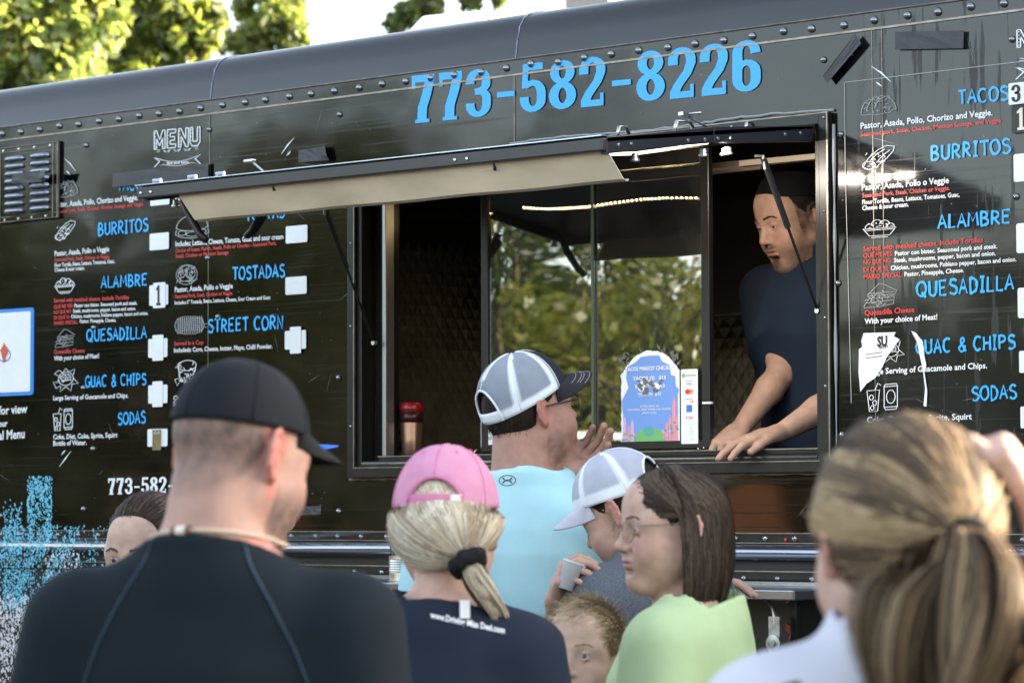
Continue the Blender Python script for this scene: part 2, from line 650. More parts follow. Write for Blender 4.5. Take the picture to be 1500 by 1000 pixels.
NV, NH = .21, .12
PHONE = {   # condensed slab numerals, box .55 x 1, each entry (points, nib, closed)
    '7': [([(.02, .93), (.53, .93)], (NH, .15), 0), ([(.06, 1.0), (.06, .72)], (.08, 0), 0), ([(.43, .9), (.36, .6), (.26, .3), (.25, .05)], (NV, .1), 0), ([(.1, .03), (.42, .03)], (0, .07), 0)],
    '3': [(cat([(.09, .7), (.09, .78)], arc(.27, .78, .17, .165, 180, 0, 9), arc(.27, .68, .17, .13, 0, -80, 5), [(.2, .53)]), (.19, NH), 0),
          (cat([(.2, .53)], arc(.27, .40, .18, .13, 70, 0, 5), arc(.27, .26, .18, .2, 0, -180, 10), [(.09, .3)]), (.19, NH), 0)],
    '5': [([(.08, .93), (.48, .93)], (0, .14), 0), ([(.12, .98), (.1, .5)], (.12, 0), 0),
          (cat([(.1, .54)], arc(.27, .38, .18, .22, 110, 0, 6), arc(.27, .25, .18, .19, 0, -180, 10), [(.09, .32)]), (.19, NH), 0)],
    '8': [(arc(.275, .755, .165, .19, 0, 348, 18), (.185, .11), 1), (arc(.275, .28, .185, .22, 0, 348, 20), (.2, .12), 1)],
    '2': [(cat([(.1, .66), (.1, .76)], arc(.275, .77, .175, .175, 180, 0, 9), [(.45, .68), (.38, .5), (.2, .26), (.12, .1)]), (.19, .11), 0),
          ([(.04, .065), (.5, .065)], (0, .13), 0), ([(.47, .02), (.47, .26)], (.07, 0), 0)],
    '6': [(cat([(.45, .74), (.44, .8)], arc(.275, .78, .17, .165, 0, 180, 9), [(.105, .5)], [(.1, .3)], arc(.275, .25, .175, .19, 180, 360, 9), arc(.275, .4, .175, .17, 0, 160, 8)), (.19, .11), 0)],
    '-': [([(.06, .42), (.44, .42)], (0, .11), 0)],
    '1': [([(.28, .98), (.28, .05)], (NV, .1), 0), ([(.08, .03), (.48, .03)], (0, .07), 0), ([(.1, .86), (.28, .95)], (0, .1), 0)],
}


def phone(mb, txt, x0, y0, x1, y1, h, Y=-0.003, mi=0, adv=.62):
    x = 0.0
    V, Fc = [], []
    nb = 0
    for ch in txt:
        for pts, nib, cl in PHONE[ch]:
            p = np.array(pts, float)
            if not cl and len(p) < 4:
                s_ = np.linspace(0, len(p) - 1, 7)
                p = np.stack([np.interp(s_, range(len(p)), p[:, 0]), np.interp(s_, range(len(p)), p[:, 1])], 1)
            v, f = ribbon(p, 0, bool(cl), nib)
            v[:, 0] += x
            V.append(v)
            Fc += [tuple(i + nb for i in k) for k in f]
            nb += len(v)
        x += adv * (.9 if ch == '-' else 1)
    V = np.concatenate(V)
    p = lay(V, onY(x0, y0, Y), onY(x1, y1, Y), x - .07, h / scale_at((x0 + x1) / 2, (y0 + y1) / 2, Y))
    p[:, 1] -= np.arange(len(p)) % 5 * 0.00005
    mb.add(p, Fc, mi)


def icon(mb, strokes, x0, yt, x1, yb, w=0.035, Y=-0.003, mi=0):
    A = onY(x0, yb, Y)
    B = onY(x1, yb - (x1 - x0) * 0.07, Y)
    T = onY(x0, yt, Y)
    for k, st in enumerate(strokes):
        v, f = ribbon(st, w)
        p = A + np.outer(v[:, 0], B - A) + np.outer(v[:, 1], T - A)
        p[:, 1] -= 0.00006 * (k % 6)
        mb.add(p, f, mi)
# ---------------------------------------------------------------- ground
g = MB()
g.grid([[(x, y, 0) for x in np.linspace(-900, 900, 3)] for y in np.linspace(-900, 900, 3)])
g.build('ground', M['asphalt'], kind='structure')

# ---------------------------------------------------------------- food truck
truck = thing('food_truck', 'large glossy black food truck with blue and white lettered menus and an open serving hatch', 'food truck', (0.3, 1.1, 0))
_tl = np.array((0.3, 1.1, 0))


def tp(mb, name, m, parent=truck, **k):
    o = mb.build(name, m, parent, **k)
    if parent is truck:
        o.location = tuple(-_tl)
    return o


def tgroup(name, label=None):
    """a part that itself has pieces: the piece meshes hang below it"""
    return None


XL, XR = -3.7, 6.6  # right end lengthened out of view to keep the sun off the people
WX0, WX1, WZ0, WZ1 = -0.60, 1.085, 1.665, 2.575      # window opening
b = MB()
b.box((XL, 0, 1.485), (WX0, .04, 2.845))
b.box((WX1, 0, 1.485), (XR, .04, 2.845))
b.box((WX0, 0, 1.485), (WX1, .04, WZ0))
b.box((WX0, 0, WZ1), (WX1, .04, 2.845))
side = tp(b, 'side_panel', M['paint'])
# seams in the sheet metal
b = MB()
for px, py in ((308, 200), (754, 150)):
    x = onY(px, py)[0]
    tp(MB().box((x - .0012, -.0022, 2.594), (x + .0012, -.0005, 2.797)), 'panel_seam', M['edge'])
for x, z0, z1 in ((onY(306, 260)[0], 1.5, 2.592), (onY(1280, 300)[0], 1.6, 2.797), (onY(1292, 60)[0], 2.1, 2.797)):
    tp(MB().box((x - .0009, -.0018, z0), (x + .0009, -.0005, z1)), 'panel_seam', M['edge'])
# roof cove and roof
prof = [(-.004, 2.845), (.004, 2.90), (.014, 2.94), (.034, 2.968), (.062, 2.985), (.11, 2.997), (.25, 3.01), (1.1, 3.04), (2.2, 3.0)]
b = MB()
b.grid([[(x, y, z) for y, z in prof] for x in np.linspace(XL, XR, 14)], flip=True)
b.grid([[(x, y + .01, z - .02) for y, z in prof] for x in np.linspace(XL, XR, 3)])
roof = tp(b, 'roof', M['roof'], smooth=True)
b = MB()
for px, py in ((310, 90), (757, 40)):
    x = onY(px, py)[0]
    b.tube([(x, y - .001, z + .001) for y, z in prof[:7]], .0018, 6)
tp(b, 'roof_seam', M['rail'])
b = MB().box((XL, -.003, 2.800), (XR, -.0002, 2.843))
tp(b, 'rivet_strip', M['paint'], bevel=.002)
b = MB().box((XL, -.0048, 2.797), (XR, -.0031, 2.8025))
tp(b, 'drip_edge', M['edge'])
b = MB()
b.tube([(XL, -.003, 2.8445), (XR, -.003, 2.8445)], .0035, 6)
tp(b, 'cove_seam', M['edge'])
# rivets
rv = MB().lathe((0, 0, 0), [(.0115, 0), (.0108, .004), (.0075, .009), (.0035, .0112), (.0005, .012)], 12, axis=(0, -1, 0), cap=False)


def rivets(pts, s=1.0, name='rivet', m='rivet', Y=-.003):
    proto = None
    for x, z in pts:
        if proto is None:
            o = rv.build(name, M[m], truck, smooth=True)
            proto = o.data
        else:
            o = link(name, proto, truck)
        o.location = (x - _tl[0], Y - _tl[1], z)
        o.scale = (s, s, s)


rivets([(x + rng.normal(0, .003), 2.822 + rng.normal(0, .0015)) for x in np.arange(-2.26, 1.72, .0975)])
rivets([(onY(px, py)[0], onY(px, py)[2]) for px, py in ((127, 213), (307, 190), (498, 168), (1207, 88), (1483, 58), (1489, 288), (1232, 197), (497, 553), (497, 748), (137, 657), (123, 568), (123, 745), (2, 755), (1228, 415), (1233, 637), (138, 480), (320, 464), (305, 378))], .8, Y=-.001)
rivets([(x + rng.normal(0, .003), 1.471) for x in np.arange(-2.24, 1.72, .098)], .75, Y=-.014)
# lower rails
b = MB().box((XL, -.014, 1.458), (XR, .02, 1.485))
tp(b, 'lower_rivet_strip', M['trim'], bevel=.002)
b = MB()
b.box((XL, -.0165, 1.4835), (XR, -.012, 1.4865))
b.box((XL, -.0165, 1.4575), (XR, -.012, 1.4600))
tp(b, 'bright_edge', M['edge'])
b = MB().tube([(XL, -.012, 1.432), (XR, -.012, 1.432)], .024, 16)
tp(b, 'rub_rail', M['rail'], smooth=True)
b = MB().box((XL, .0, 1.385), (XR, .03, 1.455))
b.box((XL, -.004, .55), (XR, .02, 1.36))
tp(b, 'lower_side_panel', M['dullpaint'])
b = MB().box((XL, -.02, 1.36), (XR, .0, 1.385))
tp(b, 'lower_ledge', M['trim'], bevel=.003)
b = MB().box((XL, -.023, 1.3825), (XR, -.0195, 1.3855))
tp(b, 'ledge_edge', M['edge'])
# the rest of the body
b = MB()
b.box((XL, 2.16, .55), (XR, 2.2, 3.0))
b.box((XL, .04, .5), (XR, 2.16, .58))
b.box((XL - .04, 0, .55), (XL, 2.2, 3.0))
b.box((XR, 0, .55), (XR + .04, 2.2, 3.0))
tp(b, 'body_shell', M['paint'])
for x in (-2.9, 4.5):
    for y in (.12, 2.05):
        b = MB().lathe((x, y, .42), [(.2, -.12), (.40, -.12), (.42, -.08), (.42, .08), (.40, .12), (.2, .12)], 28, axis=(0, 1, 0))
        w = tp(b, 'wheel', M['rubber'], smooth=False)
        MB().lathe((x, y, .42), [(.04, -.125), (.2, -.10), (.2, .1)], 20, axis=(0, 1, 0)).build('rim', M['steel'], w)
# roof hatch (white) on the roof and a vent box
p0 = onY(640, 34, .5)
b = MB()
zz = 3.02
x0, x1 = onY(628, 30, .5)[0], onY(742, 14, .5)[0]
b.prism([(x0, .35, zz), (x1, .35, zz), (x1 - .02, .40, zz + .075), (x0 + .06, .40, zz + .085)], (0, .45, 0))
tp(b, 'roof_hatch', M['white'], bevel=.01)
x0, x1 = onY(842, 5, .5)[0], onY(905, 2, .5)[0]
b = MB().box((x0, .45, 3.02), (x1, .9, 3.16))
tp(b, 'roof_vent', mat('tan_vent_box', (.4, .34, .28), .5), bevel=.01)

# ---------------------------------------------------------------- window frame (parts of the truck)
def frame_rect(x0, x1, z0, z1, w, y0, y1, name, m, bev=.002):
    grp = []
    for lo, hi in (((x0, y0, z0), (x0 + w, y1, z1)), ((x1 - w, y0, z0), (x1, y1, z1)),
                   ((x0 + w, y0, z0), (x1 - w, y1, z0 + w)), ((x0 + w, y0, z1 - w), (x1 - w, y1, z1))):
        o = tp(MB().box(lo, hi), name, m, bevel=bev)
        grp.append(o)
    return grp


frame_rect(-.632, 1.112, 1.645, 2.592, .030, -.022, -.001, 'window_frame', M['trim'])
frame_rect(-.601, 1.081, 1.676, 2.561, .018, -.012, .05, 'window_frame', M['trim'])
b = MB()
b.box((1.1085, -.0245, 1.645), (1.1125, -.020, 2.592))
b.box((-.605, -.0245, 1.672), (-.602, -.020, 2.57))
b.box((-.60, -.024, 1.6735), (1.08, -.021, 1.6765))
b.box((-.632, -.024, 2.5895), (1.112, -.020, 2.5925))
tp(b, 'frame_edge', M['edge'])
# caulk line under the frame
b = MB()
b.tube([(x, -.004, 1.642 + rng.normal(0, .0008)) for x in np.arange(-.64, 1.12, .02)], [.0022 + abs(rng.normal(0, .0012)) for _ in np.arange(-.64, 1.12, .02)], 5)
tp(b, 'caulk_line', mat('brown_caulk', (.24, .15, .09), .6))
b = MB()
b.tube([(x, -.006, 2.600 + .004 * math.sin(x * 9) + rng.normal(0, .0012)) for x in np.arange(.0, 1.12, .02)], .0035, 5)
b.tube([(1.120, -.006, z) for z in np.arange(1.66, 2.60, .1)], [.0015 + abs(rng.normal(0, .002)) for _ in np.arange(1.66, 2.60, .1)], 5)
tp(b, 'sealant_bead', mat('grey_sealant', (.35, .36, .37), .4))
# inner aluminium edge of the left opening, and the sill channels
tp(MB().box((-.521, .012, 1.709), (-.506, .05, 2.545)), 'window_channel', mat('grey_aluminium', (.32, .32, .31), .35, .8), bevel=.002)
tp(MB().box((-.521, -.004, 1.694), (1.063, .17, 1.708)), 'window_sill', M['trim'], bevel=.002)
tp(MB().box((-.521, -.007, 1.7065), (1.063, -.004, 1.7095)), 'sill_edge', M['edge'])
tp(MB().box((-.583, -.013, 1.684), (1.063, -.006, 1.690)), 'sill_channel', M['rail'], bevel=.001)
tp(MB().box((-.583, .05, 1.676), (-.521, .09, 2.561)), 'window_channel', M['trim'], bevel=.002)
scr_ = [(1.100, 2.578), (1.098, 2.33), (1.098, 2.05), (1.098, 1.87), (-.617, 2.35), (-.617, 2.1), (-.617, 1.8), (.62, 1.655), (.2, 2.58), (.8, 2.58)]
rivets(scr_, .35, 'screw', 'steel', Y=-.022)

# sliding glass window
GY = .02
gx0, gx1, gz0, gz1 = -.136, .690, 1.715, 2.488
for nm, lo, hi in (('sash_rail', (gx0, GY, gz0), (gx0 + .026, GY + .02, gz1 + .05)), ('sash_rail', (gx1 - .028, GY, gz0), (gx1, GY + .02, gz1 + .05)),
                   ('sash_rail', (gx0 + .026, GY, gz0), (gx1 - .028, GY + .02, gz0 + .022)), ('sash_rail', (gx0 + .026, GY, gz1 + .01), (gx1 - .028, GY + .02, gz1 + .05))):
    tp(MB().box(lo, hi), nm, M['trim'], bevel=.002)
xm = onY(866, 450, GY)[0]
tp(MB().box((gx0 + .028, GY + .008, gz0 + .024), (xm + .006, GY + .011, gz1 + .008)), 'glass_pane', M['window'])
tp(MB().box((xm - .006, GY + .014, gz0 + .024), (gx1 - .030, GY + .017, gz1 + .008)), 'glass_pane', M['window'])
tp(MB().box((xm - .003, GY + .003, gz0 + .023), (xm + .004, GY + .007, gz1 + .009)), 'glass_edge', mat('green_glass_edge', (.10, .14, .11), .1))
_hl = onY(1041, 590, GY)
tp(MB().box((_hl[0] - .022, GY - .01, _hl[2] - .003), (_hl[0] + .008, GY, _hl[2] + .003)), 'latch', M['white'], bevel=.001)
for px, py in ((1031, 656), (1023, 657)):
    q = onY(px, py, GY)
    rivets([(q[0], q[2])], .3, 'screw', 'steel', Y=GY)


# ---------------------------------------------------------------- open serving hatch
def hz(t):           # height of the hatch at distance t out from the wall
    return 2.552 - .133 * t


HX0, HX1, HT = -.575, 1.072, .905
b = MB()
b.prism([(HX0, -.02, hz(.02)), (HX0, -HT, hz(HT)), (HX0, -HT, hz(HT) + .014), (HX0, -.02, hz(.02) + .014)], (HX1 - HX0, 0, 0))
hatch = tp(b, 'serving_hatch', M['hatchblk'], bevel=.002, label='black serving hatch propped open like an awning')


def hp(mb, name, m, **k):
    return mb.build(name, m, hatch, **k)


for x0, x1 in ((HX0, HX0 + .02), (HX1 - .02, HX1)):     # side rails, two lengths meeting at mid span
    for t0, t1, dz0, dz1 in ((.03, .47, -.004, .01), (.472, HT, .01, .0)):
        hp(MB().prism([(x0, -t0, hz(t0) - .028 + dz0), (x0, -t1, hz(t1) - .028 + dz1), (x0, -t1, hz(t1) + .013 + dz1), (x0, -t0, hz(t0) + .013 + dz0)], (x1 - x0, 0, 0)),
           'side_rail', mat('navy_black_rail', (.018, .02, .026), .35), bevel=.002)
hp(MB().box((HX0 + .0, -HT - .018, hz(HT) - .021), (HX1 - .0, -HT, hz(HT) + .010)), 'front_rail', M['hatchblk'], bevel=.003)
hp(MB().box((HX0 - .01, -HT - .020, hz(HT) + .0145), (HX1, -HT + .03, hz(HT) + .0170)), 'top_edge', mat('bluish_bare_metal', (.45, .5, .58), .25, .9))
# the beige lining flap that hangs below the front rail
fz = hz(HT) - .021
lipx0, lipx1 = HX0 + .052, HX1 - .012
L0 = [onY(258, 277, -HT - .005), onY(886, 228, -HT - .005)]
lx0, lx1 = L0[0][0], L0[1][0]
lz = (L0[0][2] + L0[1][2]) / 2
b = MB()
seg = []
N = 24
for i in range(N + 1):
    x = lx0 + (lx1 - lx0) * i / N
    seg.append([(x, -HT + .002, fz + .004), (x + .004, -HT + .025, fz - .026), (x + .010, -HT + .055 + .001 * math.sin(i), fz - .064 + .0012 * math.sin(i * .9)), (x + .012, -HT + .069, fz - .069 + .0012 * math.sin(i * .9)), (x + .012, -HT + .073, fz - .063)])
b.grid(seg)
lip = hp(b, 'lining_flap', M['beige'], label='beige aluminium flap hanging below the front edge of the hatch')
md = lip.modifiers.new('solid', 'SOLIDIFY')
md.thickness = .002
for px, py in ((405, 268), (728, 238)):
    c = onY(px, py, -HT + .02)
    o = MB()
    o.box((c[0] - .05, -HT + .014, c[2] - .016), (c[0] + .0, -HT + .0165, c[2] + .012))
    o.build('hinge_plate', M['beige'], hatch)
    o = MB().box((c[0] + .001, -HT + .004, c[2] - .022), (c[0] + .0035, -HT + .014, c[2] + .018))
    o.build('flap_slot', M['rubber'], hatch)
    for dx in (-.04, -.01):
        MB().lathe((c[0] + dx, -HT + .0135, c[2] - .008), [(.004, 0), (.003, .002)], 8, axis=(0, -1, 0)).build('screw', M['rubber'], hatch)
tubeW = mat('white_cable_glow', (.8, .78, .72), .3, emit=(1.0, .85, .66), estr=.8)  # white cable, its glow added to help brighten the worker
pts = [onY(px, py, -.62 + (px - 885) * .002) for px, py in ((886, 226), (930, 225), (975, 219), (1010, 212), (1036, 207))]
hp(MB().tube(pts, [.004, .004, .004, .005, .008], 8), 'white_cable', tubeW, smooth=True, label='lit white strip light under the hatch')
_la = bpy.data.lights.new('worker_fill_light', 'AREA')  # added fill lamp that brightens the worker, not a real fixture
_la.shape = 'RECTANGLE'
_la.size, _la.size_y = .36, .012
_la.energy = 1.3
_la.color = (1.0, .88, .74)
_lo = bpy.data.objects.new('worker_fill_light', _la)
COL.objects.link(_lo)
_c = (pts[1] + pts[4]) / 2
_d = pts[4] - pts[1]
_lo.matrix_world = Matrix.Translation(Vector(_c - np.array((0, 0, .008)))) @ Vector((-.05, -.62, .62)).to_track_quat('Z', 'Y').to_matrix().to_4x4()

for x, t, s in ((1.06, .50, 1), (1.05, .38, 1), (1.06, .78, 1), (.98, .3, .8), (-.55, .8, 1)):
    hp(MB().lathe((x, -t, hz(t) - .03), [(.004, 0), (.009, -.002), (.009, -.014), (.013, -.015), (.013, -.02), (.006, -.022)], 10), 'bolt', M['steel'])
b = MB()
for t in (.09, .16, .40, .455, .51, .58, .81, .86):
    MB().lathe((HX1 + .0005, -t, hz(t) - .008), [(.0052, 0), (.004, .0025), (.001, .003)], 8, axis=(1, 0, 0)).build('screw', M['steel'], hatch)
for x in (.60, .64, -.56, -.52):
    MB().lathe((x, -HT - .0185, hz(HT) - .007), [(.0052, 0), (.004, .0025), (.001, .003)], 8, axis=(0, -1, 0)).build('screw', M['steel'], hatch)
# clips and handles on top
for px, py, dx in ((325, 243, .05), (348, 234, .035), (470, 225, .04), (815, 176, .05), (855, 178, .05)):
    pass
for t, x, w, h_ in ((.80, HX1 - .03, .05, .025), (.55, HX1 - .03, .09, .03), (.2, .99, .04, .02)):
    z0 = hz(t) + .012
    hp(MB().tube([(x, -t - w / 2, z0), (x, -t - w / 2.4, z0 + h_ * .9), (x, -t + w / 5, z0 + h_), (x, -t + w / 2, z0)], .006, 8, flat=.5), 'hatch_handle', M['steel'], smooth=True)
z0 = hz(.5) + .03
hp(MB().tube([(HX1 - .03, -.52, z0 - .02), (HX1 - .035, -.54, z0 + .025), (HX1 - .02, -.50, z0 + .03)], .004, 6), 'hatch_latch', M['steel'])
hp(MB().tube([(HX1 - .035, -.54, z0 + .02), (HX1 - .02, -.42, z0 - .015)], .003, 6), 'hatch_latch', M['steel'])
hp(MB().box((HX1 - .045, -.56, z0 + .02), (HX1 - .03, -.52, z0 + .028)), 'hatch_latch', M['steel'])
for x, w in ((HX0 + .06, .03), (HX0 + .20, .03), (HX0 + .31, .03)):
    z0 = hz(HT) + .018
    hp(MB().tube([(x - w / 2, -HT, z0), (x - w / 2, -HT, z0 + .009), (x + w / 2, -HT, z0 + .009), (x + w / 2, -HT, z0)], .005, 6), 'hatch_handle', M['steel'])
z0 = hz(.7) + .02
hp(MB().box((HX0 + .23, -.74, z0 + .03), (HX0 + .262, -.72, z0 + .038)), 'hatch_latch', M['steel'], bevel=.002)
hp(MB().tube([(HX0 + .25, -.73, z0 + .034), (HX0 + .30, -.73, z0)], .003, 6), 'hatch_latch', M['steel'])
# gas struts
for xa, px0, py0, px1, py1, Ya, xw in ((0, 1118, 232, 1198, 455, -.24, 1.066), (0, 474, 300, 548, 502, -.26, -.55)):
    A = onY(px0, py0, Ya)
    B = onY(px1, py1, -.012)
    A[0] = A[0]
    mid = A + (B - A) * .45
    mid2 = A + (B - A) * .47
    st = hp(MB().tube([A, mid], .0085, 12), 'gas_strut', M['rubber'], smooth=False)
    MB().tube([mid, B], .0038, 8).build('strut_rod', mat('dark_rod', (.05, .05, .05), .2, .8), hatch)
    MB().lathe(B, [(.007, -.006), (.007, .006)], 10, axis=(0, 1, 0)).build('ball_joint', M['steel'], hatch)
    hp(MB().tube([A + (-.025, 0, .008), A + (0, 0, .006), A + (.006, 0, -.03)], .004, 6), 'strut_bracket', M['bracket'])
# curved black tubes below the left end of the hatch
for path, Yy in ((((268, 284), (276, 312), (292, 342), (302, 352)), -.8), (((381, 306), (380, 318), (368, 338), (360, 346)), -.5), (((390, 306), (384, 322), (372, 340), (362, 346)), -.48)):
    hp(MB().tube([onY(a, c, Yy) for a, c in path], [.013, .012, .011, .010] if Yy == -.8 else .009, 10), 'black_tube', M['rubber'], smooth=True)
b = MB().tube([onY(a, c, -.45) for a, c in ((357, 306), (366, 312), (373, 309), (380, 312))], .0015, 5)
hp(b, 'green_wire', mat('green_wire_sheath', (.35, .45, .2), .4))

# ---------------------------------------------------------------- lettering on the side
def part_text(name, items, label=None):
    """items: (kind, text, x0, y0, x1, y1, h, colour index)"""
    mb = MB()
    for k, t, x0, y0, x1, y1, h, c in items:
        if k == 'm':
            marker(mb, t, x0, y0, x1, y1, h, mi=c)
        elif k == 't':
            text(mb, t, x0, y0, x1, y1, h, mi=c)
        else:
            phone(mb, t, x0, y0, x1, y1, h, mi=c)
    return tp(mb, name, [M['blue'], M['white'], M['red'], M['chalk']], label=label)


# the big number hangs partly over the rivet strip
mb = MB()
phone(mb, '773-582-8226', 602, 181, 1115, 133, 73, Y=-.0036, mi=0)
tp(mb, 'phone_number', [M['blue']], label='large sky blue telephone number above the hatch')
mb = MB()
phone(mb, '773-582-8226', 158, 724, 308, 720, 24, mi=0)
tp(mb, 'phone_number', [M['white']], label='small white telephone number low on the side')
H = [
    ('BURRITOS', 144, 345, 217, 338, 18), ('ALAMBRE', 148, 422, 216, 418, 17), ('QUESADILLA', 127, 500, 215, 495, 17),
    ('GUAC & CHIPS', 125, 567, 214, 563, 16), ('SODAS', 173, 622, 213, 619, 17), ('TACOS', 172, 280, 216, 276, 16),
    ('TORTAS', 360, 324, 417, 318, 18), ('TOSTADAS', 341, 410, 417, 405, 18), ('STREET CORN', 305, 487, 415, 481, 19),
    ('TACOS', 1404, 153, 1477, 146, 20), ('BURRITOS', 1364, 235, 1480, 224, 21), ('ALAMBRE', 1374, 335, 1481, 327, 20),
    ('QUESADILLA', 1343, 435, 1485, 424, 22), ('GUAC & CHIPS', 1342, 518, 1487, 510, 20), ('SODAS', 1424, 587, 1489, 583, 20)]
for t, x0, y0, x1, y1, h in H:
    part_text('menu_heading', [('m', t, x0, y0, x1, y1, h, 0)])
al = lambda D: [('t', 'Served with mealted cheese. Include Tortillas', *D[0], 2), ('t', 'QUE ME VES:', *D[1], 2), ('t', 'Pastor con bistec. Seasoned pork and steak.', *D[2], 1),
                ('t', 'NO QUE NO:', *D[3], 2), ('t', 'Steak, mushrooms, pepper, bacon and onion.', *D[4], 1), ('t', 'DI QUE SI:', *D[5], 2),
                ('t', 'Chicken, mushrooms, Poblano pepper, bacon and onion.', *D[6], 1), ('t', 'MARIO SPECIAL:', *D[7], 2), ('t', 'Pastor, Pineapple, Cheese.', *D[8], 1)]
T = [
    [('t', 'Pastor, Asada, Pollo, Chorizo and Veggie.', 80, 304, 202, 293, 8, 1), ('t', 'Seasoned pork, Steak, Chicken, Mexican Sausage, and Veggie.', 80, 313, 211, 301, 5.5, 2)],
    [('t', 'Pastor, Asada, Pollo o Veggie', 80, 375, 160, 368, 7.5, 1), ('t', 'Seasoned Pork, Steak, Chicken or Veggie.', 80, 383, 161, 378, 5.3, 2),
     ('t', 'Flour Tortilla, Beans, Lettuce, Tomatoes, Guac,', 80, 391, 168, 385, 5.5, 1), ('t', 'Cheese & sour cream.', 80, 398, 124, 395, 5.5, 1)],
    al([(79, 443, 189, 438, 6), (79, 452, 107, 450, 5.3), (109, 450, 201, 446, 5.3), (79, 460, 105, 458, 5.3), (107, 458, 199, 454, 5.3), (79, 468, 102, 466.5, 5.3),
        (104, 466, 217, 461, 5.3), (79, 476, 114, 474, 5.3), (117, 473, 170, 471, 5.3)]),
    [('t', 'Quesadilla Cheese', 79, 518, 124, 516, 6, 2), ('t', 'With your choice of Meat!', 79, 528, 145, 524, 6.5, 1)],
    [('t', 'Large Serving of Guacamole and Chips.', 78, 586, 188, 582, 6.5, 1)],
    [('t', 'Coke, Diet, Coke, Sprite, Squirt', 78, 643, 172, 640, 7, 1), ('t', 'Bottle of Water.', 78, 652.5, 127, 651, 7, 1)],
    [('t', 'Rice', 258, 284, 272, 283, 8, 1), ('t', 'Pasto', 257, 294, 276, 293, 8, 1), ('t', 'Seasoned', 257, 303, 281, 301, 5.5, 2)],
    [('t', 'Includes: Lettuce, Cheese, Tomato, Guac and sour cream', 257, 361, 415, 350, 7.5, 1), ('t', 'Choice of meats: Pastor, Asada, Pollo or Chorizo - Seasoned Pork,', 257, 370, 405, 358.5, 5.5, 2),
     ('t', 'Steak, Chicken or Mexican Sausage', 257, 378, 335, 372, 5.5, 2)],
    [('t', 'Pastor, Asada, Pollo o Veggie', 256, 428, 341, 422, 7.5, 1), ('t', 'Seasoned Pork, Steak, Chicken or Veggie.', 256, 437, 341, 431.5, 5.5, 2),
     ('t', 'Includes 6" Tostada, Beans, Lettuce, Cheese, Sour Cream and Guac', 256, 446, 396, 438, 5.5, 1)],
    [('t', 'Served in a Cup', 255, 506, 298, 504, 6, 2), ('t', 'Includeds: Corn, Cheese, butter, Mayo, Chilli Powder.', 255, 516, 399, 510, 6.5, 1)],
    [('t', 'Choice of', 254, 586, 282, 584.5, 6.5, 1), ('t', 'Salsa Roja', 254, 594, 290, 592.5, 6.5, 1)],
    [('t', 'Pastor, Asada, Pollo, Chorizo and Veggie.', 1260.6, 189, 1454, 169, 9, 1), ('t', 'Seasoned pork, Steak, Chicken, Mexican Sausage, and Veggie.', 1260.6, 200, 1468, 179, 6.3, 2)],
    [('t', 'Pastor, Asada, Pollo o Veggie', 1262.5, 279, 1390, 268, 9, 1), ('t', 'Seasoned Pork, Steak, Chicken or Veggie.', 1263, 289.6, 1391, 278.4, 6.5, 2),
     ('t', 'Flour Tortilla, Beans, Lettuce, Tomatoes, Guac,', 1263, 299.5, 1405.6, 288, 6.5, 1), ('t', 'Cheese & sour cream.', 1263, 308, 1331, 302.4, 6.5, 1)],
    al([(1264.7, 368, 1440, 354.4, 7.5), (1264.7, 377.5, 1308, 374.6, 6.5), (1311, 374.4, 1461, 363.6, 6.5), (1265, 387.4, 1306, 384.7, 6.5), (1309.6, 384.4, 1458.6, 373.8, 6.5),
        (1265, 398.6, 1301.8, 396, 6.5), (1304.8, 395.6, 1489, 382.7, 6.5), (1265.4, 408.8, 1322, 405.4, 6.5), (1325, 404.8, 1412, 398.6, 6.5)]),
    [('t', 'Quesadilla Cheese', 1266.7, 462, 1339.5, 457, 8, 2), ('t', 'With your choice of Meat!', 1266.7, 474.5, 1373, 467.7, 8, 1)],
    [('t', 'ge Serving of Guacamole and Chips.', 1284, 548, 1446, 539, 8.5, 1)],
    [('t', 'Coke, Diet, Coke, Sprite, Squirt', 1270, 619, 1423.5, 613.6, 8.5, 1)],
]
for it in T:
    part_text('menu_text', it)
part_text('website_note', [('t', 'for view', -2, 607, 40, 604, 12, 1), ('t', 'our', -2, 625, 11, 624, 9, 1), ('t', 'al Menu', -2, 644, 36, 641, 13, 1)])
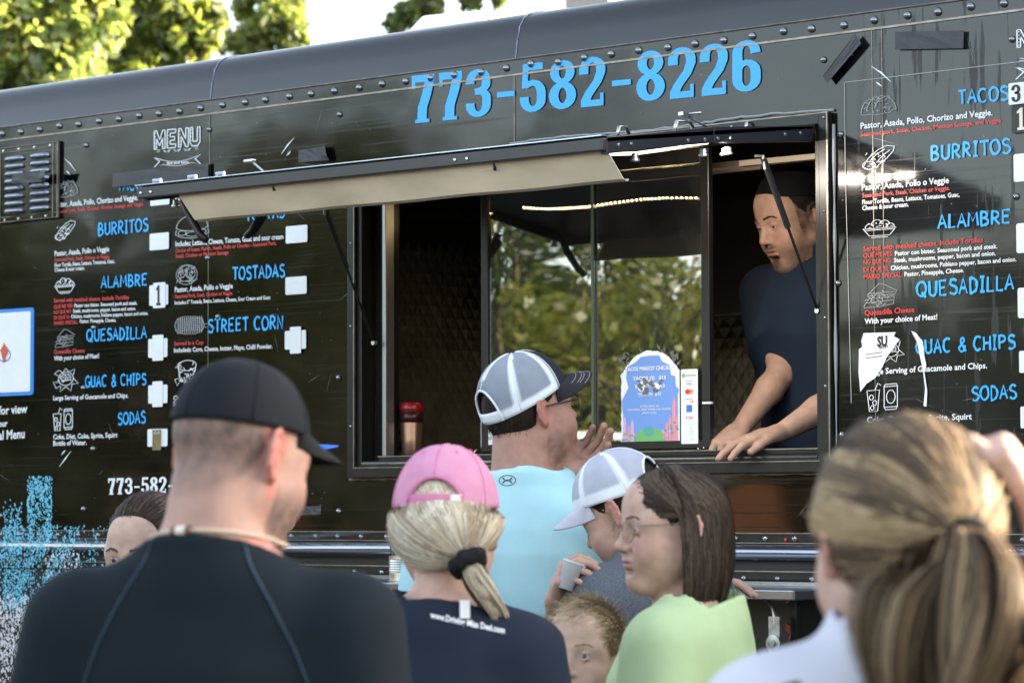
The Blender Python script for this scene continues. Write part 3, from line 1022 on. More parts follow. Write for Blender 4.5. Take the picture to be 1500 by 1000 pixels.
# hand drawn MENU headings, outlined letters with dots
def menu_title(x0, y0, x1, y1, h, bx0, by0, bx1, by1):
    mb = MB()
    BL = {'M': [(0, 0), (0, 1), (.22, 1), (.5, .5), (.78, 1), (1, 1), (1, 0), (.78, 0), (.78, .6), (.5, .15), (.22, .6), (.22, 0)],
          'E': [(0, 0), (0, 1), (.8, 1), (.8, .8), (.28, .8), (.28, .6), (.7, .6), (.7, .4), (.28, .4), (.28, .2), (.8, .2), (.8, 0)],
          'N': [(0, 0), (0, 1), (.22, 1), (.66, .4), (.66, 1), (.9, 1), (.9, 0), (.68, 0), (.24, .6), (.24, 0)],
          'U': [(0, 1), (0, .2), (.2, 0), (.7, 0), (.9, .2), (.9, 1), (.66, 1), (.66, .25), (.24, .25), (.24, 1)]}
    x = 0
    V, Fc, nb = [], [], 0
    for ch in 'MENU':
        P = np.array(BL[ch]) * (.62, 1)
        for i in range(len(P)):
            a, c = P[i], P[(i + 1) % len(P)]
            v, f = ribbon([a, (a + c) / 2, c], .055)
            v[:, 0] += x
            V.append(v)
            Fc += [tuple(j + nb for j in k) for k in f]
            nb += len(v)
        for k in range(5):
            a = np.array((.07, .12 + .19 * k))
            v = a + np.array([(-.02, -.03), (.02, -.03), (.02, .03), (-.02, .03)])
            v[:, 0] += x
            V.append(v)
            Fc.append(tuple(nb + j for j in range(4)))
            nb += 4
        x += .74 if ch == 'M' else .66
    V = np.concatenate(V)
    mb.add(lay(V, onY(x0, y0, -.003), onY(x1, y1, -.003), x - .06, h / scale_at(x0, y0)), Fc, 0)
    ic = [[(0, .75), (.12, .45), (0, .05), (.2, .2), (.35, .08), (.5, .04), (.65, .08), (.8, .2), (1, .05), (.88, .45), (1, .75), (.8, .5), (.65, .38), (.5, .34), (.35, .38), (.2, .5), (0, .75)]]
    icon(mb, ic, bx0, by0, bx1, by1, .03)
    ch = [[(.2 + d, .95), (.24 + d, .80), (.30 + d, .78), (.36 + d, .98), (.3 + d, .88), (.24 + d, .86), (.2 + d, .95)] for d in (0, .22, .44)] + [[(.06, 1.0), (.13, .95)], [(.05, .85), (.13, .85)], [(.88, .95), (.95, 1.0)], [(.88, .85), (.96, .85)]]
    icon(mb, ch, bx0, by0 - 6, bx1, by1 - 6, .025)
    text(mb, 'fast and tasty', bx0 + (bx1 - bx0) * .27, by1 - 5, bx0 + (bx1 - bx0) * .75, by1 - 7, 4)
    tp(mb, 'menu_title', M['white'])


menu_title(226, 219, 294, 213, 27, 226, 226, 294, 246)
menu_title(1490, 70, 1590, 60, 26, 1488, 92, 1590, 118)


# ---------------------------------------------------------------- chalk drawings of the dishes
def scrib(n, x0, x1, y0, y1, seed=1, L=.12):
    r = np.random.default_rng(seed)
    out = []
    for _ in range(n):
        x, y, a = r.uniform(x0, x1), r.uniform(y0, y1), r.uniform(0, 6.28)
        out.append([(x, y), (x + L * math.cos(a) * .5, y + L * math.sin(a) * .5), (x + L * math.cos(a + .5), y + L * math.sin(a + .5))])
    return out


ICON = {
    'taco': [cat(arc(.3, .05, .28, .78, 175, 60, 8), [(.5, .9)]), arc(.45, .08, .28, .8, 170, 60, 8), cat(arc(.68, .1, .30, .80, 160, 0, 10), [(.98, .3), (.8, .08), (.45, .0), (.25, .05)]), [(.02, .1), (.1, .02), (.3, .04)], [(.35, .9), (.42, .98), (.5, .9), (.58, 1), (.66, .92), (.75, .98), (.82, .85)]] + scrib(22, .1, .85, .15, .8, 3, .1),
    'burrito': [[(.05, .15), (.2, .5), (.5, .85), (.75, 1), (.98, .95), (.95, .75), (.75, .45), (.45, .12), (.25, .0), (.05, .15)], arc(.22, .2, .2, .17, 0, 360, 12), [(.25, .4), (.5, .7), (.7, .85)], [(.45, .3), (.65, .6), (.85, .8)]] + scrib(18, .1, .7, .1, .7, 5, .1),
    'bowl': [[(.0, .5), (1, .5), (.95, .42), (.05, .42), (0, .5)], [(.05, .42), (.2, .12), (.8, .12), (.95, .42)], [(.25, .03), (.75, .03)], arc(.2, .55, .13, .2, 180, 20, 6), arc(.42, .7, .16, .25, 190, 0, 7), arc(.65, .68, .15, .22, 170, 0, 7), arc(.82, .55, .12, .18, 150, 0, 6)] + scrib(14, .15, .85, .52, .8, 6, .06),
    'sandwich': [[(.1, .55), (.45, 1), (.6, .95), (.98, .65), (.9, .5), (.1, .5), (.1, .55)], [(.12, .6), (.9, .62)], [(.0, .1), (.15, .38), (.9, .42), (.88, .1), (.5, .02), (0, .0), (.0, .1)], [(.05, .2), (.88, .26)]] + scrib(24, .1, .85, .08, .6, 7, .12),
    'guac': [arc(.5, .55, .3, .3, 0, 360, 14), arc(.5, .6, .2, .14, 0, 360, 12), [(.2, .4), (.0, .45), (.12, .15), (.3, .25)], [(.3, .25), (.28, 0), (.5, .2)], [(.5, .2), (.7, .0), (.75, .3)], [(.75, .3), (1, .3), (.8, .55)], [(.2, .7), (.05, .8), (.22, .95), (.35, .85)], [(.4, .85), (.5, 1), (.62, .85)], [(.65, .85), (.85, .95), (.8, .7)]] + scrib(16, .25, .75, .4, .75, 8, .1),
    'soda': [[(0, .75), (.4, .75), (.34, 0), (.08, 0), (0, .75)], [(.25, .75), (.35, 1), (.45, .9)], arc(.14, .5, .07, .09, 0, 360, 8), arc(.25, .3, .07, .09, 0, 360, 8), arc(.17, .13, .06, .08, 0, 360, 8), [(.58, .93), (.95, .93), (.97, .85), (.97, .12), (.93, .03), (.6, .03), (.55, .12), (.55, .85), (.58, .93)], arc(.76, .48, .14, .24, 0, 360, 12), [(.55, .85), (.97, .85)], [(.55, .12), (.97, .12)]],
    'burger': [cat([(.02, .45)], arc(.5, .45, .47, .52, 175, 5, 14), [(.98, .45)]), arc(.5, .52, .49, .2, 190, 350, 9), [(.03, .38), (.0, .2), (.15, .08), (.5, .0), (.85, .08), (1, .2), (.97, .38)], arc(.2, .25, .13, .1, 0, 360, 9), arc(.5, .18, .18, .1, 0, 360, 9), arc(.8, .26, .13, .1, 0, 360, 9), [(.45, .9), (.58, .75), (.6, .66)], [(.35, .9), (.42, .8)]],
    'tostada': [arc(.5, .5, .47, .47, 0, 360, 18), arc(.5, .55, .38, .38, 0, 360, 14)] + scrib(46, .15, .8, .15, .8, 9, .2),
    'corn': [[(.0, .5), (.05, .2), (.3, .02), (.65, .0), (.85, .2), (.9, .45), (.85, .75), (.6, .95), (.25, .98), (.05, .8), (0, .5)], [(.88, .35), (1, .3)], [(.88, .5), (1, .5)]] + [[(.04, y), (.4, y + .04), (.86, y)] for y in (.2, .32, .44, .56, .68, .8)] + [[(x, .05), (x + .02, .5), (x, .95)] for x in np.arange(.1, .85, .065)],
    'cup': [arc(.5, .75, .38, .2, 0, 360, 14), [(.12, .75), (.25, .15), (.7, .1), (.88, .75)], [(.0, .25), (.3, .3), (.1, .0), (.0, .25)], [(.4, .05), (.55, .35), (.7, .0)], [(.7, .2), (.95, .3), (.9, .0), (.7, .2)]] + scrib(24, .15, .85, .1, .85, 11, .15),
    'bottle': [[(.1, 1), (.5, .9), (.6, .65), (.95, .3), (.8, .0), (.5, .3), (.15, .8), (.1, 1)], [(.1, .85), (.5, .75)], [(.3, .6), (.6, .55)]],
}
for k, x0, yt, x1, yb, w in (('taco', 80, 266, 115, 290, .03), ('burrito', 80, 325, 111, 353, .03), ('bowl', 80, 407, 110, 431, .04), ('sandwich', 81, 483, 110, 509, .025), ('guac', 78, 541, 115, 574, .025),
                             ('soda', 78, 598, 107, 631, .035), ('burger', 257, 316, 306, 351, .028), ('tostada', 257, 388, 290, 419, .025), ('corn', 256, 464, 304, 491, .02), ('cup', 256, 527, 292, 565, .025), ('bottle', 260, 601, 276, 626, .05),
                             ('taco', 1260, 142, 1314, 170, .02), ('burrito', 1262, 216, 1311, 250, .02), ('bowl', 1264, 322, 1313, 350, .025), ('sandwich', 1266, 417, 1315, 451, .018), ('guac', 1284, 500, 1325, 532, .025), ('soda', 1270, 562, 1316, 603, .025)):
    mb = MB()
    icon(mb, ICON[k], x0, yt, x1, yb, w)
    tp(mb, 'menu_drawing', M['chalk'] if k in ('corn', 'sandwich', 'tostada', 'taco', 'burger') else M['white'])
mb = MB()
for a in (((94, 232), (103, 240), (111, 251)), ((97, 250), (99, 252), (103, 256)), ((431, 202), (421, 213), (412, 226)), ((426, 221), (423, 225), (420, 228)), ((104, 660), (96, 671), (87, 683)), ((96, 659), (93, 662), (90, 666)),
          ((1276, 97), (1291, 107), (1305, 120)), ((1283, 120), (1287, 123), (1292, 127))):
    P = np.array([onY(x, y, -.003) for x, y in a])
    v, f = ribbon(P[:, [0, 2]], [.0008, .005, .0012])
    mb.add([(q[0], -.003, q[1]) for q in v], f)
tp(mb, 'spark_marks', M['white'])


# ---------------------------------------------------------------- price cards
def card(x0, yt, x1, yb, Y=-.006, m='white', name='price_card', digit=None, dm='blackink', rot=0):
    a, c = onY(x0, yb, Y), onY(x1, yt, Y)
    w, h_ = c[0] - a[0], c[2] - a[2]
    r_ = min(w, h_) * .08
    pts = []
    for cx, cy, s in ((w - r_, r_, -90), (w - r_, h_ - r_, 0), (r_, h_ - r_, 90), (r_, r_, 180)):
        pts += [(a[0] + q[0], Y, a[2] + q[1]) for q in arc(cx, cy, r_, r_, s, s + 90, 4)]
    o = tp(MB().prism(pts, (0, .0022, 0)), name, M[m])
    if digit:
        mb = MB()
        if digit == '1':
            P = [(.30, 0), (.30, .12), (.42, .12), (.42, .78), (.28, .74), (.28, .84), (.5, 1), (.62, 1), (.62, .12), (.74, .12), (.74, 0)]
            P = [(a[0] + w * (u * .8 + .05), Y - .0012, a[2] + h_ * (v * .8 + .1)) for u, v in P]
            mb.poly(P)
        else:
            for pts_, nib, cl in PHONE[digit]:
                v, f = ribbon(pts_, 0, bool(cl), nib)
                mb.add([(a[0] + w * (.2 + u * 1.05), Y - .0012, a[2] + h_ * (.1 + q * .8)) for u, q in v], f)
        tp(mb, 'price_digit', M[dm])
    return o


for q in ((220, 276, 248, 302), (219, 340, 247, 367), (218.5, 416, 246, 448), (217, 495, 245, 524), (217, 563, 245, 591), (216, 627.5, 245, 654),
          (418.5, 329, 450, 357), (418, 404, 449, 432), (417, 483, 448, 512), (1485, 222, 1530, 267), (1489, 324, 1535, 371), (1491, 419, 1538, 466), (1493, 512, 1540, 546), (1495, 594, 1541, 627)):
    card(*q)
for q, dg in (((224, 413, 242, 451.5), '1'), ((223, 490, 239, 528.5), None), ((223, 558, 238, 596), None), ((424.5, 478, 440.5, 518), None), ((1477.5, 120, 1500, 154), '3'), ((1496, 430, 1512, 460), '1')):
    card(*q, Y=-.009, name='digit_card', digit=dg)
card(1482, 152, 1512, 196, Y=-.0085, m='blackink', name='digit_card', digit='1', dm='cream')
card(1501, 118, 1522, 152, Y=-.009, name='digit_card')
card(223, 629, 236, 659, Y=-.0095, m='plastic', name='digit_card')
mb = MB()
text(mb, '66', 225, 636, 235, 635.5, 5, Y=-.0102)
tp(mb, 'price_digit', M['chalk'])

# sign with blue border (its printed code is left out) and the round chilli emblem
a, c = onY(-70, 583, -.004), onY(50, 450, -.004)
cw, ch_ = c[0] - a[0], c[2] - a[2]


def rrect(x0, z0, w, h_, r_, Y):
    pts = []
    for cx, cy, s in ((w - r_, r_, -90), (w - r_, h_ - r_, 0), (r_, h_ - r_, 90), (r_, r_, 180)):
        pts += [(x0 + q[0], Y, z0 + q[1]) for q in arc(cx, cy, r_, r_, s, s + 90, 6)]
    return pts


_x1 = onY(49, 520, -.004)[0]
_w = .33
sg = tp(MB().prism(rrect(_x1 - _w, a[2], _w, ch_, .012, -.004), (0, .003, 0)), 'ordering_sign', mat('blue_sign_border', srgb(60, 140, 225), .35), label='white ordering sign with a blue border')
tp(MB().poly(rrect(_x1 - _w + .014, a[2] + .012, _w - .028, ch_ - .024, .006, -.0055)), 'sign_face', M['white'])
ec = onY(6, 519, -.007)
mb = MB()
v, f = ribbon(arc(0, 0, .032, .021, 0, 360, 30), .0035)
mb.add([(ec[0] + q[0], -.0075, ec[2] - .002 + q[1]) for q in v], f, 0)
P = [(0, .042), (.006, .03), (.018, .022), (.019, .006), (.01, -.006), (.004, -.022), (-.001, -.03), (-.005, -.02), (-.013, .0), (-.017, .014), (-.01, .026), (-.004, .031)]
mb.poly([(ec[0] + u, -.0081, ec[2] + w_) for u, w_ in P], 1)
tp(mb, 'chilli_emblem', [mat('emblem_blue', srgb(70, 110, 190), .4), mat('emblem_orange', srgb(215, 90, 50), .4)])

# tape strips
def tape(pts, label=None, Y=-.0125, fold=None):
    P = [onY(x, y, Y) for x, y in pts]
    n = 7
    g = []
    for i in range(n + 1):
        u = i / n
        A = P[0] * (1 - u) + P[1] * u
        B = P[3] * (1 - u) + P[2] * u
        row = []
        for j in range(4):
            q = A * (1 - j / 3) + B * (j / 3)
            q = q.copy()
            q[1] += rng.normal(0, .0006) - (fold or 0) * max(0, u - .7) ** 1 * (1 if j < 3 else .4)
            row.append(q)
        g.append(row)
    o = tp(MB().grid(g), 'duct_tape', M['tape'], label=label)
    md = o.modifiers.new('solid', 'SOLIDIFY')
    md.thickness = .001
    return o


tape([(165, 254), (305, 239), (305, 262), (165, 274)], 'long strip of dark tape below the left menu title')
tape([(437, 220), (478, 214), (483, 235), (437, 238)], 'dark tape patch behind the hatch edge', fold=.03)
tape([(1311, 47), (1412, 45), (1411, 71), (1311, 73)], 'dark tape rectangle at the upper right')
tape([(1252, 50), (1262, 64), (1212, 122), (1205, 112)], 'loose twisted tape strip hanging diagonally', Y=-.02, fold=.01)
tape([(17, 256), (75, 250), (70, 266), (17, 269)], 'dark tape across the louvred vent', Y=-.05, fold=.08)
tape([(437, 742), (470, 740), (470, 753), (440, 754)], None, Y=-.003)

# louvred vent
va, vc = onY(3, 328), onY(90, 207)
vx0, vx1, vz0, vz1 = va[0], vc[0], onY(40, 325)[2], onY(45, 212)[2]
vent = tp(MB().box((vx0, -.012, vz0), (vx1, -.0005, vz1)), 'vent_panel', M['paint'], bevel=.003, label='louvred black vent panel')
wv = vx1 - vx0


def vp(mb, name, m, **k):
    return mb.build(name, m, vent, **k)


for z in (vz0 + .004, vz1 - .004, vz0 + .02, vz1 - .02):
    vp(MB().tube([(vx0 + .004, -.0135, z), (vx1 - .004, -.0135, z)], .0022, 6), 'vent_edge', M['edge'])
for x in (vx0 + .004, vx1 - .004, vx1 - .026):
    vp(MB().tube([(x, -.0135, vz0 + .004), (x, -.0135, vz1 - .004)], .0022, 6), 'vent_edge', M['edge'])
sl = MB()
nx, nz = 14, 8
P = []
for i in range(nx + 1):
    row = []
    u = i / nx * 2 - 1
    pr = (1 - abs(u) ** 6) ** .5
    for j in range(nz + 1):
        a_ = math.pi * j / nz
        row.append((u * .043, -.012 - .020 * math.sin(a_) * pr * (1.0 if j < 5 else 1.2), .0105 * math.cos(a_) * (.55 + .45 * pr)))
    P.append(row)
sl.grid(P)
proto = None
for cx in (vx0 + wv * .27, vx1 - wv * .30):
    for k in range(8):
        z = vz1 - .043 - k * (vz1 - vz0 - .075) / 7.3
        if proto is None:
            o = sl.build('louvre', M['louvre'], vent, smooth=True)
            proto = o.data
        else:
            o = link('louvre', proto, vent)
        o.location = (cx, 0, z)
for k in range(4):
    MB().lathe((vx0 + .02 + k * .08, -.0125, vz1 - .012), [(.006, 0), (.004, .003)], 8, axis=(0, -1, 0)).build('screw', M['steel'], vent)
    MB().lathe((vx0 + .03 + k * .07, -.0125, vz0 + .012), [(.006, 0), (.004, .003)], 8, axis=(0, -1, 0)).build('screw', M['steel'], vent)

# torn sticker remains on the right side
def zpoly(mb, pts, Y, mi=0):
    mb.poly([onY(x, y, Y) for x, y in pts], mi)


c4 = lambda x, y: (1180 + x / 2.94, 300 + y / 2.94)
mb = MB()
zpoly(mb, [c4(*p) for p in ((236, 805), (262, 770), (300, 745), (330, 700), (350, 655), (378, 618), (405, 578), (380, 566), (388, 548), (250, 552), (240, 585), (244, 610), (230, 622), (228, 720))][::-1], -.0045)
zpoly(mb, [c4(*p) for p in ((455, 543), (475, 550), (505, 590), (512, 650), (520, 690), (512, 720), (524, 800), (521, 868), (508, 865), (515, 790), (505, 710), (490, 640), (480, 590))][::-1], -.0045)
tp(mb, 'torn_sticker', M['white'], label='torn remains of a white paper sticker')
mb = MB()
a, c = c4(308, 610), c4(352, 605)
text(mb, 'SU', *a, *c, 14, off=.05, Y=-.0055)
a, c = c4(316, 620), c4(356, 615)
text(mb, 'ARTIST', *a, *c, 3.5, Y=-.0055)
for y in (645, 661):
    a, c = c4(258, y), c4(330, y - 10)
    text(mb, 'thank you guest', *a, *c, 1.6, Y=-.0055) if False else mb.poly([onY(a[0], a[1], -.0055), onY(c[0], c[1], -.0055), onY(c[0], c[1] - .8, -.0055), onY(a[0], a[1] - .8, -.0055)])
tp(mb, 'sticker_print', M['blackink'])
# edge of the vinyl decal sheet
mb = MB()
for A_, B_ in (((1237, 121), (1238, 240)), ((1238, 240), (1247, 590)), ((1237, 121), (1500, 90))):
    a, c = onY(*A_, -.0025), onY(*B_, -.0025)
    d = (c - a) / np.linalg.norm(c - a)
    nrm = np.array((-d[2], 0, d[0])) * .0009
    mb.poly([a - nrm, c - nrm, c + nrm, a + nrm])
tp(mb, 'decal_edge', M['chalk'])
# scratches and nicks in the paint
mb = MB()
r_ = np.random.default_rng(21)
for _ in range(260):
    px, py = r_.uniform(0, 1500), r_.uniform(60, 770)
    p = onY(px, py, -.0012)
    if WX0 - .05 < p[0] < WX1 + .05 and WZ0 - .05 < p[2] < WZ1 + .03 or p[2] > 2.79:
        continue
    L, w = r_.uniform(.002, .01), r_.uniform(.0006, .0016)
    if r_.random() < .25:
        L, w = r_.uniform(.03, .12), .0005
    a = r_.normal(0, .5) + (math.pi / 2 if r_.random() < .3 else 0)
    d = np.array((math.cos(a), 0, math.sin(a))) * L / 2
    nn = np.array((-math.sin(a), 0, math.cos(a))) * w
    mb.poly([p - d, p - nn, p + d, p + nn])
tp(mb, 'paint_nicks', mat('bare_scratch', (.25, .26, .27), .4), kind='stuff')
# cyan and white spatter at the lower left
mb = MB()
r_ = np.random.default_rng(5)


def spat(n, fn, mi):
    k = 0
    while k < n:
        px, py = r_.uniform(-10, 170), r_.uniform(690, 1000)
        if r_.random() > fn(px, py):
            continue
        k += 1
        Yl = -.0035
        zt = onY(px, py)[2]
        if zt < 1.362:
            Yl = -.0075
        elif zt < 1.386:
            Yl = -.0245
        elif zt < 1.456:
            Yl = -.0385
        elif zt < 1.487:
            Yl = -.0175
        c = onY(px, py, Yl)
        m_ = r_.integers(5, 8)
        s = r_.uniform(.0012, .0042) * (1.2 if mi else 1)
        st = r_.uniform(.6, 1.7)
        a0 = r_.uniform(0, 6)
        mb.poly([(c[0] + s * math.cos(a0 + 6.283 * i / m_) * r_.uniform(.6, 1.2), Yl - k % 9 * .00005, c[2] + s * st * math.sin(a0 + 6.283 * i / m_) * r_.uniform(.6, 1.2)) for i in range(m_)], mi)


def dens_c(x, y):
    d = 0
    if 40 < x < 76 and 697 < y < 790:
        d = .75 if x > 66 or y < 730 or x < 50 else .3
    if 5 < x < 32 and y > 735 - abs(x - 22) * 1.2:
        d = .6 * min(1, (y - 730) / 40)
    if y > 770:
        d = max(d, .75 * (1 - abs(x - 35) / 140) * (.6 + .4 * math.sin(x * .15 + y * .07)))
    if y > 880 - x * .1:
        d *= max(0, 1 - (y - 880) / 25)
    return max(0, d)


def dens_w(x, y):
    d = 1.0 if y > 872 + .12 * x + 6 * math.sin(x * .3) else 0
    if 66 < x < 120 and 810 < y < 845:
        d = .35
    return d * (1 if y < 930 else max(.15, 1 - (y - 930) / 90))


spat(3600, dens_c, 0)
spat(3300, dens_w, 1)
tp(mb, 'paint_spatter', [mat('cyan_spatter', srgb(120, 205, 232), .4), mat('white_spatter', (.75, .72, .74), .4)], kind='stuff')
# red and orange flame graphic low on the right
mb = MB()
r_ = np.random.default_rng(9)
for cx, cy, n, sx in ((1500, 880, 150, 26), (1205, 905, 40, 30)):
    for _ in range(n):
        px, py = r_.normal(cx, sx), r_.normal(cy, 34)
        if py < 835:
            continue
        Yl = -.0075 - _ % 7 * .0001
        c = onY(px, py, Yl)
        a = r_.normal(1.0, .5)
        L, w = r_.uniform(.01, .05), r_.uniform(.002, .010)
        d = np.array((math.cos(a), 0, math.sin(a))) * L
        nn = np.array((-math.sin(a), 0, math.cos(a))) * w
        mb.poly([c - d, c - nn, c + d, c + nn], int(r_.integers(0, 3)))
tp(mb, 'flame_graphic', [mat('flame_red', srgb(190, 40, 25), .4), mat('flame_orange', srgb(225, 95, 30), .4), mat('flame_dark', (.05, .01, .01), .4)], kind='stuff')
c = onY(1151, 790, -.016)
tp(MB().lathe((c[0], -.0165, c[2]), [(.005, 0), (.003, .003)], 10, axis=(0, -1, 0)), 'marker_lens', mat('red_marker', (.7, .03, .02), .3))

# ---------------------------------------------------------------- fold-down shelf
sh = tp(MB().box((-.75, -.30, 1.318), (1.186, -.024, 1.345)), 'serving_shelf', M['steelshelf'], bevel=.004, label='grey steel fold-down serving shelf')
MB().box((-.75, -.022, 1.346), (1.186, -.006, 1.357)).build('shelf_upstand', M['steelshelf'], sh)
c = onY(1148, 925, -.22)
MB().tube([(1.06, -.24, 1.318), (1.075, -.235, 1.30), (1.085, -.23, 1.26), (1.085, -.225, 1.12)], .017, 6, flat=.35).build('shelf_bracket', M['bracket'], sh)
MB().box((1.068, -.245, 1.13), (1.102, -.235, 1.275)).build('shelf_bracket', M['bracket'], sh)
MB().lathe((1.085, -.246, 1.207), [(.022, 0), (.022, .005), (.010, .006), (.010, .012), (.008, .013)], 18, axis=(0, -1, 0)).build('bracket_bolt', M['bracket'], sh)
MB().box((1.105, -.20, 1.10), (1.125, -.03, 1.318)).build('shelf_leg', M['trim'], sh)
MB().box((-.6, -.20, 1.10), (-.58, -.03, 1.318)).build('shelf_leg', M['trim'], sh)
rivets([(x, 1.366) for x in np.arange(-.6, 1.7, .11)], .7, Y=-.021)

# ---------------------------------------------------------------- kitchen interior
tp(MB().box((-3.2, 1.9, .58), (3.0, 1.93, 2.9)), 'kitchen_wall', M['intwall'])
tp(MB().box((-2.2, .05, .58), (-2.17, 1.9, 2.9)), 'kitchen_wall', M['intwall'])
tp(MB().box((2.1, .05, .58), (2.13, 1.9, 2.9)), 'kitchen_wall', M['intwall'])
tp(MB().box((-3.2, .06, 2.88), (3.0, 1.9, 2.9)), 'kitchen_ceiling', M['intwall'])
for x in np.arange(-1.9, 2.0, .28):
    tp(MB().box((x, .06, 2.84), (x + .05, 1.88, 2.878)), 'ceiling_rib', mat('brown_grey_rib', (.10, .085, .07), .4) if x < -1.8 else bpy.data.materials['brown_grey_rib'])


def quilt(x0, x1, z0, z1, Y, s=.055, axis='y'):
    mb = MB()
    nx, nz = int((x1 - x0) / s), int((z1 - z0) / (s * 1.35))
    for i in range(nx):
        for j in range(nz):
            for o in (0, .5):
                cx, cz = x0 + (i + .5 + o) * s, z0 + (j + .5 + o) * s * 1.35
                p = [(cx, cz + s * .67), (cx + s * .5, cz), (cx, cz - s * .67), (cx - s * .5, cz)]
                pts = [(u, Y, w_) for u, w_ in p] + [(cx, Y - .007, cz)]
                if axis == 'x':
                    pts = [(Y, u, w_) for u, w_ in p] + [(Y + .007, cx, cz)]
                f = [(0, 3, 4), (3, 2, 4), (2, 1, 4), (1, 0, 4)]
                mb.add(pts, f if axis == 'y' else [q[::-1] for q in f])
    return mb


tp(quilt(-1.9, 2.0, 1.4, 2.35, 1.86), 'quilted_wall', M['quilt'], kind='stuff')
tp(quilt(.1, 1.86, 1.4, 2.5, -1.35, axis='x'), 'quilted_wall', M['quilt'], kind='stuff')
tp(MB().box((-1.37, .06, .58), (-1.352, 1.9, 2.9)), 'kitchen_wall', M['intwall'])
q = onY(640, 450, 1.5)
tp(MB().box((q[0] - .035, 1.47, 1.2), (q[0] + .035, 1.53, 2.40)), 'corner_strip', M['tanpost'], bevel=.005)
tp(MB().tube([(q[0] - .16, 1.4, 1.2), (q[0] - .16, 1.4, 2.3)], .018, 10), 'pipe', M['trim'])
# extractor hood with a sloping lower edge, shelf and cupboard
tp(MB().prism([(-1.0, 1.0, 2.15), (-1.0, 1.84, 2.3), (-1.0, 1.84, 2.8), (-1.0, 1.2, 2.8)], (1.9, 0, 0)), 'extractor_hood', mat('dark_brown_hood', (.06, .05, .04), .35, .5), bevel=.01)
tp(MB().box((.3, 1.6, 1.9), (.62, 1.84, 2.1)), 'wall_cupboard', mat('dull_brown_cupboard', (.12, .09, .06), .5), bevel=.01)
tp(MB().box((.95, 1.5, 1.72), (2.0, 1.84, 1.74)), 'kitchen_shelf', M['steelshelf'])
tp(MB().box((-1.3, .17, 1.52), (2.0, .55, 1.56)), 'kitchen_counter', mat('dark_worktop', (.03, .03, .03), .3), bevel=.005)
tp(MB().box((-1.3, 1.2, 1.40), (2.0, 1.85, 1.45)), 'kitchen_counter', bpy.data.materials['dark_worktop'], bevel=.005)
led = MB()
r_ = np.random.default_rng(3)
L = [onY(px, py, .35) for px, py in ((768, 304), (800, 306), (830, 305), (860, 303), (900, 297), (940, 292), (975, 290), (1020, 290))]
xs_ = np.linspace(0, 7, 46)
L = np.stack([np.interp(xs_, range(8), [p[i] for p in L]) for i in range(3)], 1)
tp(MB().tube(L, .0022, 6), 'led_cord', M['rubber'])
for p in L:
    led.lathe(p - (.0, .002, .0), [(.0026, -.003), (.0032, 0), (.0026, .003)], 6, axis=(1, 0, 0))
tp(led, 'led_lights', M['led'], kind='stuff')
ld = onY(960, 238, .3)
tp(MB().box((.2, .28, 2.5), (.68, .3, 2.53)), 'ceiling_light_bar', mat('tan_lit_bar', (.30, .24, .18), .4))
tp(MB().box((.75, .08, 2.485), (1.05, .11, 2.50)), 'ceiling_light_bar', bpy.data.materials['tan_lit_bar'])

# ---------------------------------------------------------------- trees
def leaf_mat(name, col, trans=0.5, tcol=None):
    m = bpy.data.materials.new(name)
    m.use_nodes = True
    nt = m.node_tree
    nt.nodes.clear()
    out = nt.nodes.new('ShaderNodeOutputMaterial')
    a = nt.nodes.new('ShaderNodeAttribute')
    a.attribute_name = 'Col'
    d = nt.nodes.new('ShaderNodeBsdfDiffuse')
    t = nt.nodes.new('ShaderNodeBsdfTranslucent')
    gl = nt.nodes.new('ShaderNodeBsdfGlossy')
    gl.inputs['Roughness'].default_value = .35
    gl.inputs['Color'].default_value = (.8, .8, .8, 1)
    nt.links.new(a.outputs['Color'], d.inputs['Color'])
    vm = nt.nodes.new('ShaderNodeVectorMath')
    vm.operation = 'MULTIPLY'
    vm.inputs[1].default_value = tcol or (2.6, 2.55, 1.15)
    nt.links.new(a.outputs['Color'], vm.inputs[0])
    nt.links.new(vm.outputs[0], t.inputs['Color'])
    mx = nt.nodes.new('ShaderNodeMixShader')
    mx.inputs[0].default_value = trans
    nt.links.new(d.outputs[0], mx.inputs[1])
    nt.links.new(t.outputs[0], mx.inputs[2])
    m2 = nt.nodes.new('ShaderNodeMixShader')
    m2.inputs[0].default_value = .06
    nt.links.new(mx.outputs[0], m2.inputs[1])
    nt.links.new(gl.outputs[0], m2.inputs[2])
    nt.links.new(m2.outputs[0], out.inputs[0])
    return m


M['leaf'] = leaf_mat('sunlit_leaves', None, .55)
M['bark'] = mat('bark', (.09, .065, .045), .9, noise=.3, nscale=8, bump=.5, bscale=20, bdist=.02)


